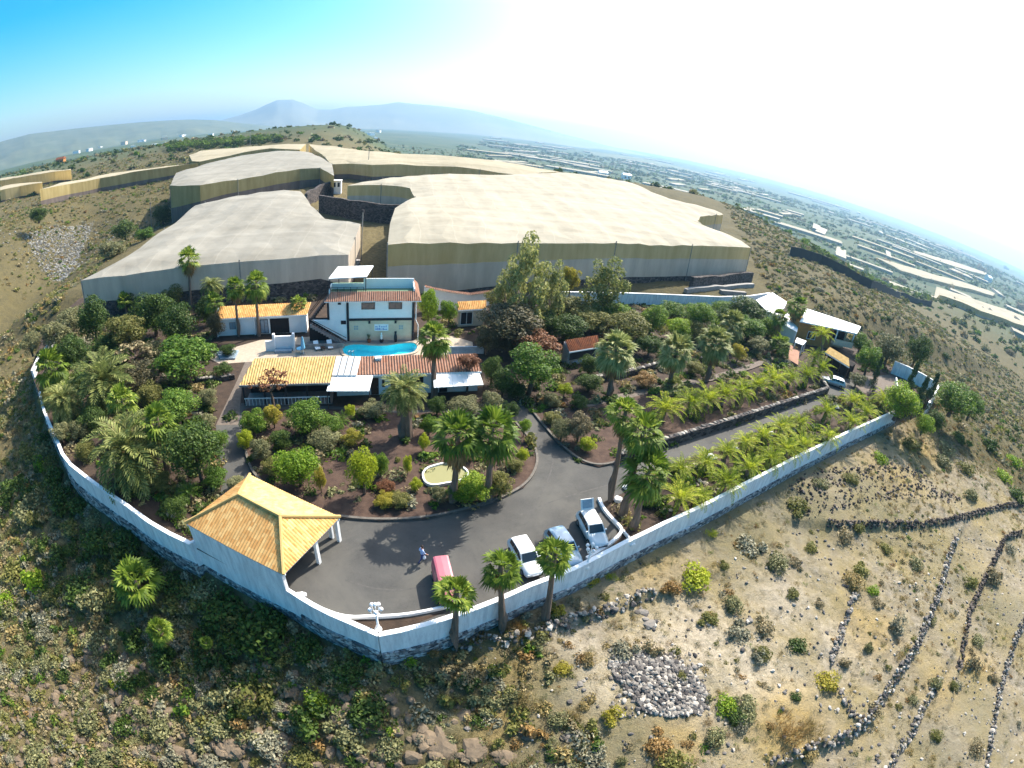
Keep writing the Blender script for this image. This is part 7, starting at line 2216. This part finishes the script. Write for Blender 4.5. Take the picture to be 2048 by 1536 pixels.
def carat(rear, front_, L, z=.3):
    a, b = at(*rear, z), at(*front_, z)
    return at(*[(rear[i] + front_[i]) / 2 for i in (0, 1)], z), math.atan2(b.y - a.y, b.x - a.x)
def place(c, z=.012):
    return Vector((c.x, c.y, z))
c, r = carat((1038, 1090), (1073, 1150), 3.9, .3)
car('parked_car', 'white hatchback parked nearest the red van, partly behind a palm', 'car', place(at(1052, 1108, .9)), r, 3.9, 1.66, 1.5, 'car_white')
car('parked_car', 'blue grey car in the middle of the three parked in a row', 'car', place(at(1128, 1090, .9)), r + .02, 4.1, 1.72, 1.55, 'car_blue')
c, r3 = carat((1171, 1035), (1203, 1094), 4.1, .3)
car('parked_car', 'white hatchback with its tailgate raised beside the white kerb', 'car', place(at(1186, 1052, .9)), r3, 4.0, 1.68, 1.48, 'car_white', open_tail=True)
c, rv_ = carat((880, 1124), (898, 1200), 3.3, .3)
car('parked_van', 'small red van with faded roof standing alone behind the first palm', 'van', place(at(889, 1163, .9)), rv_, 3.6, 1.45, 1.85, 'car_red', 'van')
car('parked_car', 'silver estate car by the tiled porch at the far end of the drive', 'car', place(at(1668, 762, .7)), angle(at(1688, 769, 0), at(1650, 756, 0)), 4.4, 1.75, 1.5, 'car_silver')

# ------------------------------------------------------------------ lamp posts, person, small things
def globe_lamp(px, py, lab, h=2.9, z=0.0):
    P = at(px, py, z)
    t = thing('lamp_post', lab, 'lamp post', P)
    m = MB(); m.tube([P + Vector((0, 0, a)) for a in (0, .15, .3, .5, .6, h * .75)], [.26, .26, .16, .14, .08, .06], 10); m.build('post', 'white', t, smooth=True)
    m = MB()
    for k in range(5):
        a = k * 6.283 / 5; d = Vector((math.cos(a), math.sin(a), 0))
        m.tube([P + Vector((0, 0, h * .7)), P + d * .26 + Vector((0, 0, h * .68)), P + d * .38 + Vector((0, 0, h * .8))], .035, 6)
    m.tube([P + Vector((0, 0, h * .7)), P + Vector((0, 0, h * .92))], .04, 6)
    m.build('arms', 'white', t)
    for k in range(6):
        a = k * 6.283 / 5; d = Vector((math.cos(a), math.sin(a), 0)) * (.38 if k < 5 else 0)
        m = MB(); m.ball(P + d + Vector((0, 0, h * (.87 if k < 5 else 1.0))), .15, 10, 8); m.build('globe', 'plastic_white', t, smooth=True)
globe_lamp(757, 1260, 'white lamp post with a cluster of globes in the front corner')
globe_lamp(1172, 1136, 'white globe lamp post between the blue grey car and the open car', 2.7)
for px, py, r, lab in ((1262, 973, .9, 'big white painted boulder at the foot of the tall palms'), (1236, 998, .4, 'small white stone left of the big white boulder'), (1420, 916, .7, 'white painted boulder at the road edge among young palms'), (1468, 897, .5, 'second white boulder along the road edge'), (1543, 868, .6, 'third white boulder along the road edge'), (1673, 813, .6, 'white and black boulder near the far young palms'), (598, 1190, .35, 'white stone on the wall end beside the carport'), (1262, 1088, .35, 'white stone at the end of the straight kerb')):
    p = at(px, py, .25); m = MB(); rr = random.Random(px); m.stone((p.x, p.y, .2), r, rr, .6); m.stone((p.x + r * .7, p.y + .2, .15), r * .6, rr, .6)
    tag(m.build('painted_boulder', 'white_old'), lab, 'boulder')
# stepping stones of the lower palm bed, pale slabs
rnd = random.Random(4)
for i, (px, py) in enumerate([(1312, 1012), (1325, 1004), (1318, 1018), (1330, 1016), (1345, 996), (1395, 970), (1412, 985), (1425, 982), (1438, 978), (1400, 962), (1470, 962), (1480, 955), (1488, 950), (1372, 935), (1390, 930), (1410, 965), (1530, 940), (1340, 1020)]):
    p = at(px, py, .05); m = MB(); m.stone((p.x, p.y, .06), rnd.uniform(.28, .42), rnd, .3)
    tag(m.build('edging_stone', 'paving'), 'pale flat stone lying in the soil under the young date palms', 'stone', 'pale flat stones under the young palms')
# grey pool cover left of the side path
Q = [at(440, 717, .25), at(470, 716, .25), at(478, 700, .25), at(432, 700, .25)]
m = MB(); slab(m, Q, .2); t = tag(m.build('pool_cover', 'glass_pale'), 'grey covered basin on the pale terrace left of the side path', 'basin')
m = MB()
F = frame(at(930, 708, 0), LA); m.box(F, -2.2, 2.6, 0, .15, 0, 1.1); tag(m.build('terrace_screen', 'glass_pale'), 'pale low screen wall right of the pool end', 'wall')

def person():
    P = at(844, 1124, 0); P.z = .012
    hd = math.atan2(-P.y * 0 + .55, .85)      # walking towards the right rear
    F = frame(P, hd - math.pi / 2)
    t = thing('person', 'person in a pale blue shirt and blue jeans walking across the tarmac', 'person', P)
    V, E, Rr = [], [], []
    def add(p, r, par=None):
        V.append(tuple(F(*p) - P)); Rr.append(r)
        if par is not None: E.append((par, len(V) - 1))
        return len(V) - 1
    pel = add((0, 0, .95), .14)
    w = add((0, .01, 1.08), .135, pel); ch = add((0, .02, 1.32), .155, w); nk = add((0, .03, 1.5), .065, ch); hb = add((0, .05, 1.58), .075, nk); hh = add((0, .05, 1.68), .1, hb); add((0, .05, 1.77), .075, hh)
    add((0, .14, 1.655), .02, hh)
    for s_, fwd in ((-1, .28), (1, -.26)):
        hp = add((s_ * .1, 0, .9), .1, pel); kn = add((s_ * .1, fwd * .55 + .06, .5), .066, hp); an = add((s_ * .1, fwd if fwd > 0 else fwd - .08, .1), .042, kn); add((s_ * .11, (fwd if fwd > 0 else fwd - .08) + .16, .04), .04, an)
        sh = add((s_ * .19, .02, 1.42), .075, ch); el = add((s_ * .25, -fwd * .4, 1.16), .048, sh); wr = add((s_ * .24, -fwd * .6 + .16, .96), .034, el); pm = add((s_ * .24, -fwd * .6 + .22, .90), .036, wr)
        for k in range(4):
            f1 = add((s_ * .24 + (k - 1.5) * .019, -fwd * .6 + .26, .84), .009, pm); add((s_ * .24 + (k - 1.5) * .019, -fwd * .6 + .25, .80 + .006 * abs(k - 1.5)), .008, f1)
        th = add((s_ * .24 - s_ * .03, -fwd * .6 + .27, .90), .01, pm); add((s_ * .24 - s_ * .03, -fwd * .6 + .30, .87), .008, th)
    me = bpy.data.meshes.new('body'); me.from_pydata(V, E, [])
    o = bpy.data.objects.new('body', me); COL.objects.link(o)
    sk = o.modifiers.new('skin', 'SKIN'); 
    for i, d in enumerate(me.skin_vertices[0].data):
        d.radius = (Rr[i], Rr[i]); d.use_root = i == 0
    sb = o.modifiers.new('sub', 'SUBSURF'); sb.levels = 1; sb.render_levels = 1
    dg = bpy.context.evaluated_depsgraph_get()
    nm = bpy.data.meshes.new_from_object(o.evaluated_get(dg))
    bpy.data.objects.remove(o)
    for mm in ('skin', 'shirt', 'jeans', 'dark_trim'): nm.materials.append(M[mm])
    for p in nm.polygons:
        z = p.center.z
        lx = (p.center.x * math.cos(-(hd - math.pi / 2)) - p.center.y * math.sin(-(hd - math.pi / 2)))
        p.material_index = 3 if z < .09 else 2 if z < .98 and abs(lx) < .2 else 1 if z < 1.49 and (abs(lx) < .22 or z > 1.1) else 0
        p.use_smooth = True
    b = bpy.data.objects.new('body', nm); COL.objects.link(b); b.parent = t
    m = MB(); m.ball(F(0, .03, 1.71), .118, 12, 8, 0, 1.0); ho = m.build('hair', 'hair', t, smooth=True)
    hm = ho.data
    bmx = bmesh.new(); bmx.from_mesh(hm)
    dl = [v for v in bmx.verts if v.co.z < 1.66 and ((v.co + P) - F(0, .03, 0)).dot(F(0, 1, 0) - F(0, 0, 0)) > .02]
    bmesh.ops.delete(bmx, geom=dl, context='VERTS'); bmx.to_mesh(hm); bmx.free()
    bg = F(.26, .1, .78)
    m = MB(); m.tube([bg + Vector((0, 0, z)) for z in (-.2, -.15, 0, .1, .14)], [.08, .13, .12, .05, .02], 9)
    o = tag(m.build('carrier_bag', 'plastic_white'), 'white bag held by the walking person', 'bag')
person()

# ------------------------------------------------------------------ haze
hz = NT('haze_air')
vol = hz.n('ShaderNodeVolumePrincipled')
vol.inputs['Color'].default_value = (0.34, 0.57, 0.82, 1)
vol.inputs['Density'].default_value = 0.00015
vol.inputs['Anisotropy'].default_value = 0.45
hz.l(vol.outputs[0], hz.out.inputs['Volume'])
M['haze'] = hz.m
m = MB()
m.box(ID, -14500, 14500, -14500, 14500, -120, 400)
o = m.build('haze', 'haze'); o['kind'] = 'stuff'
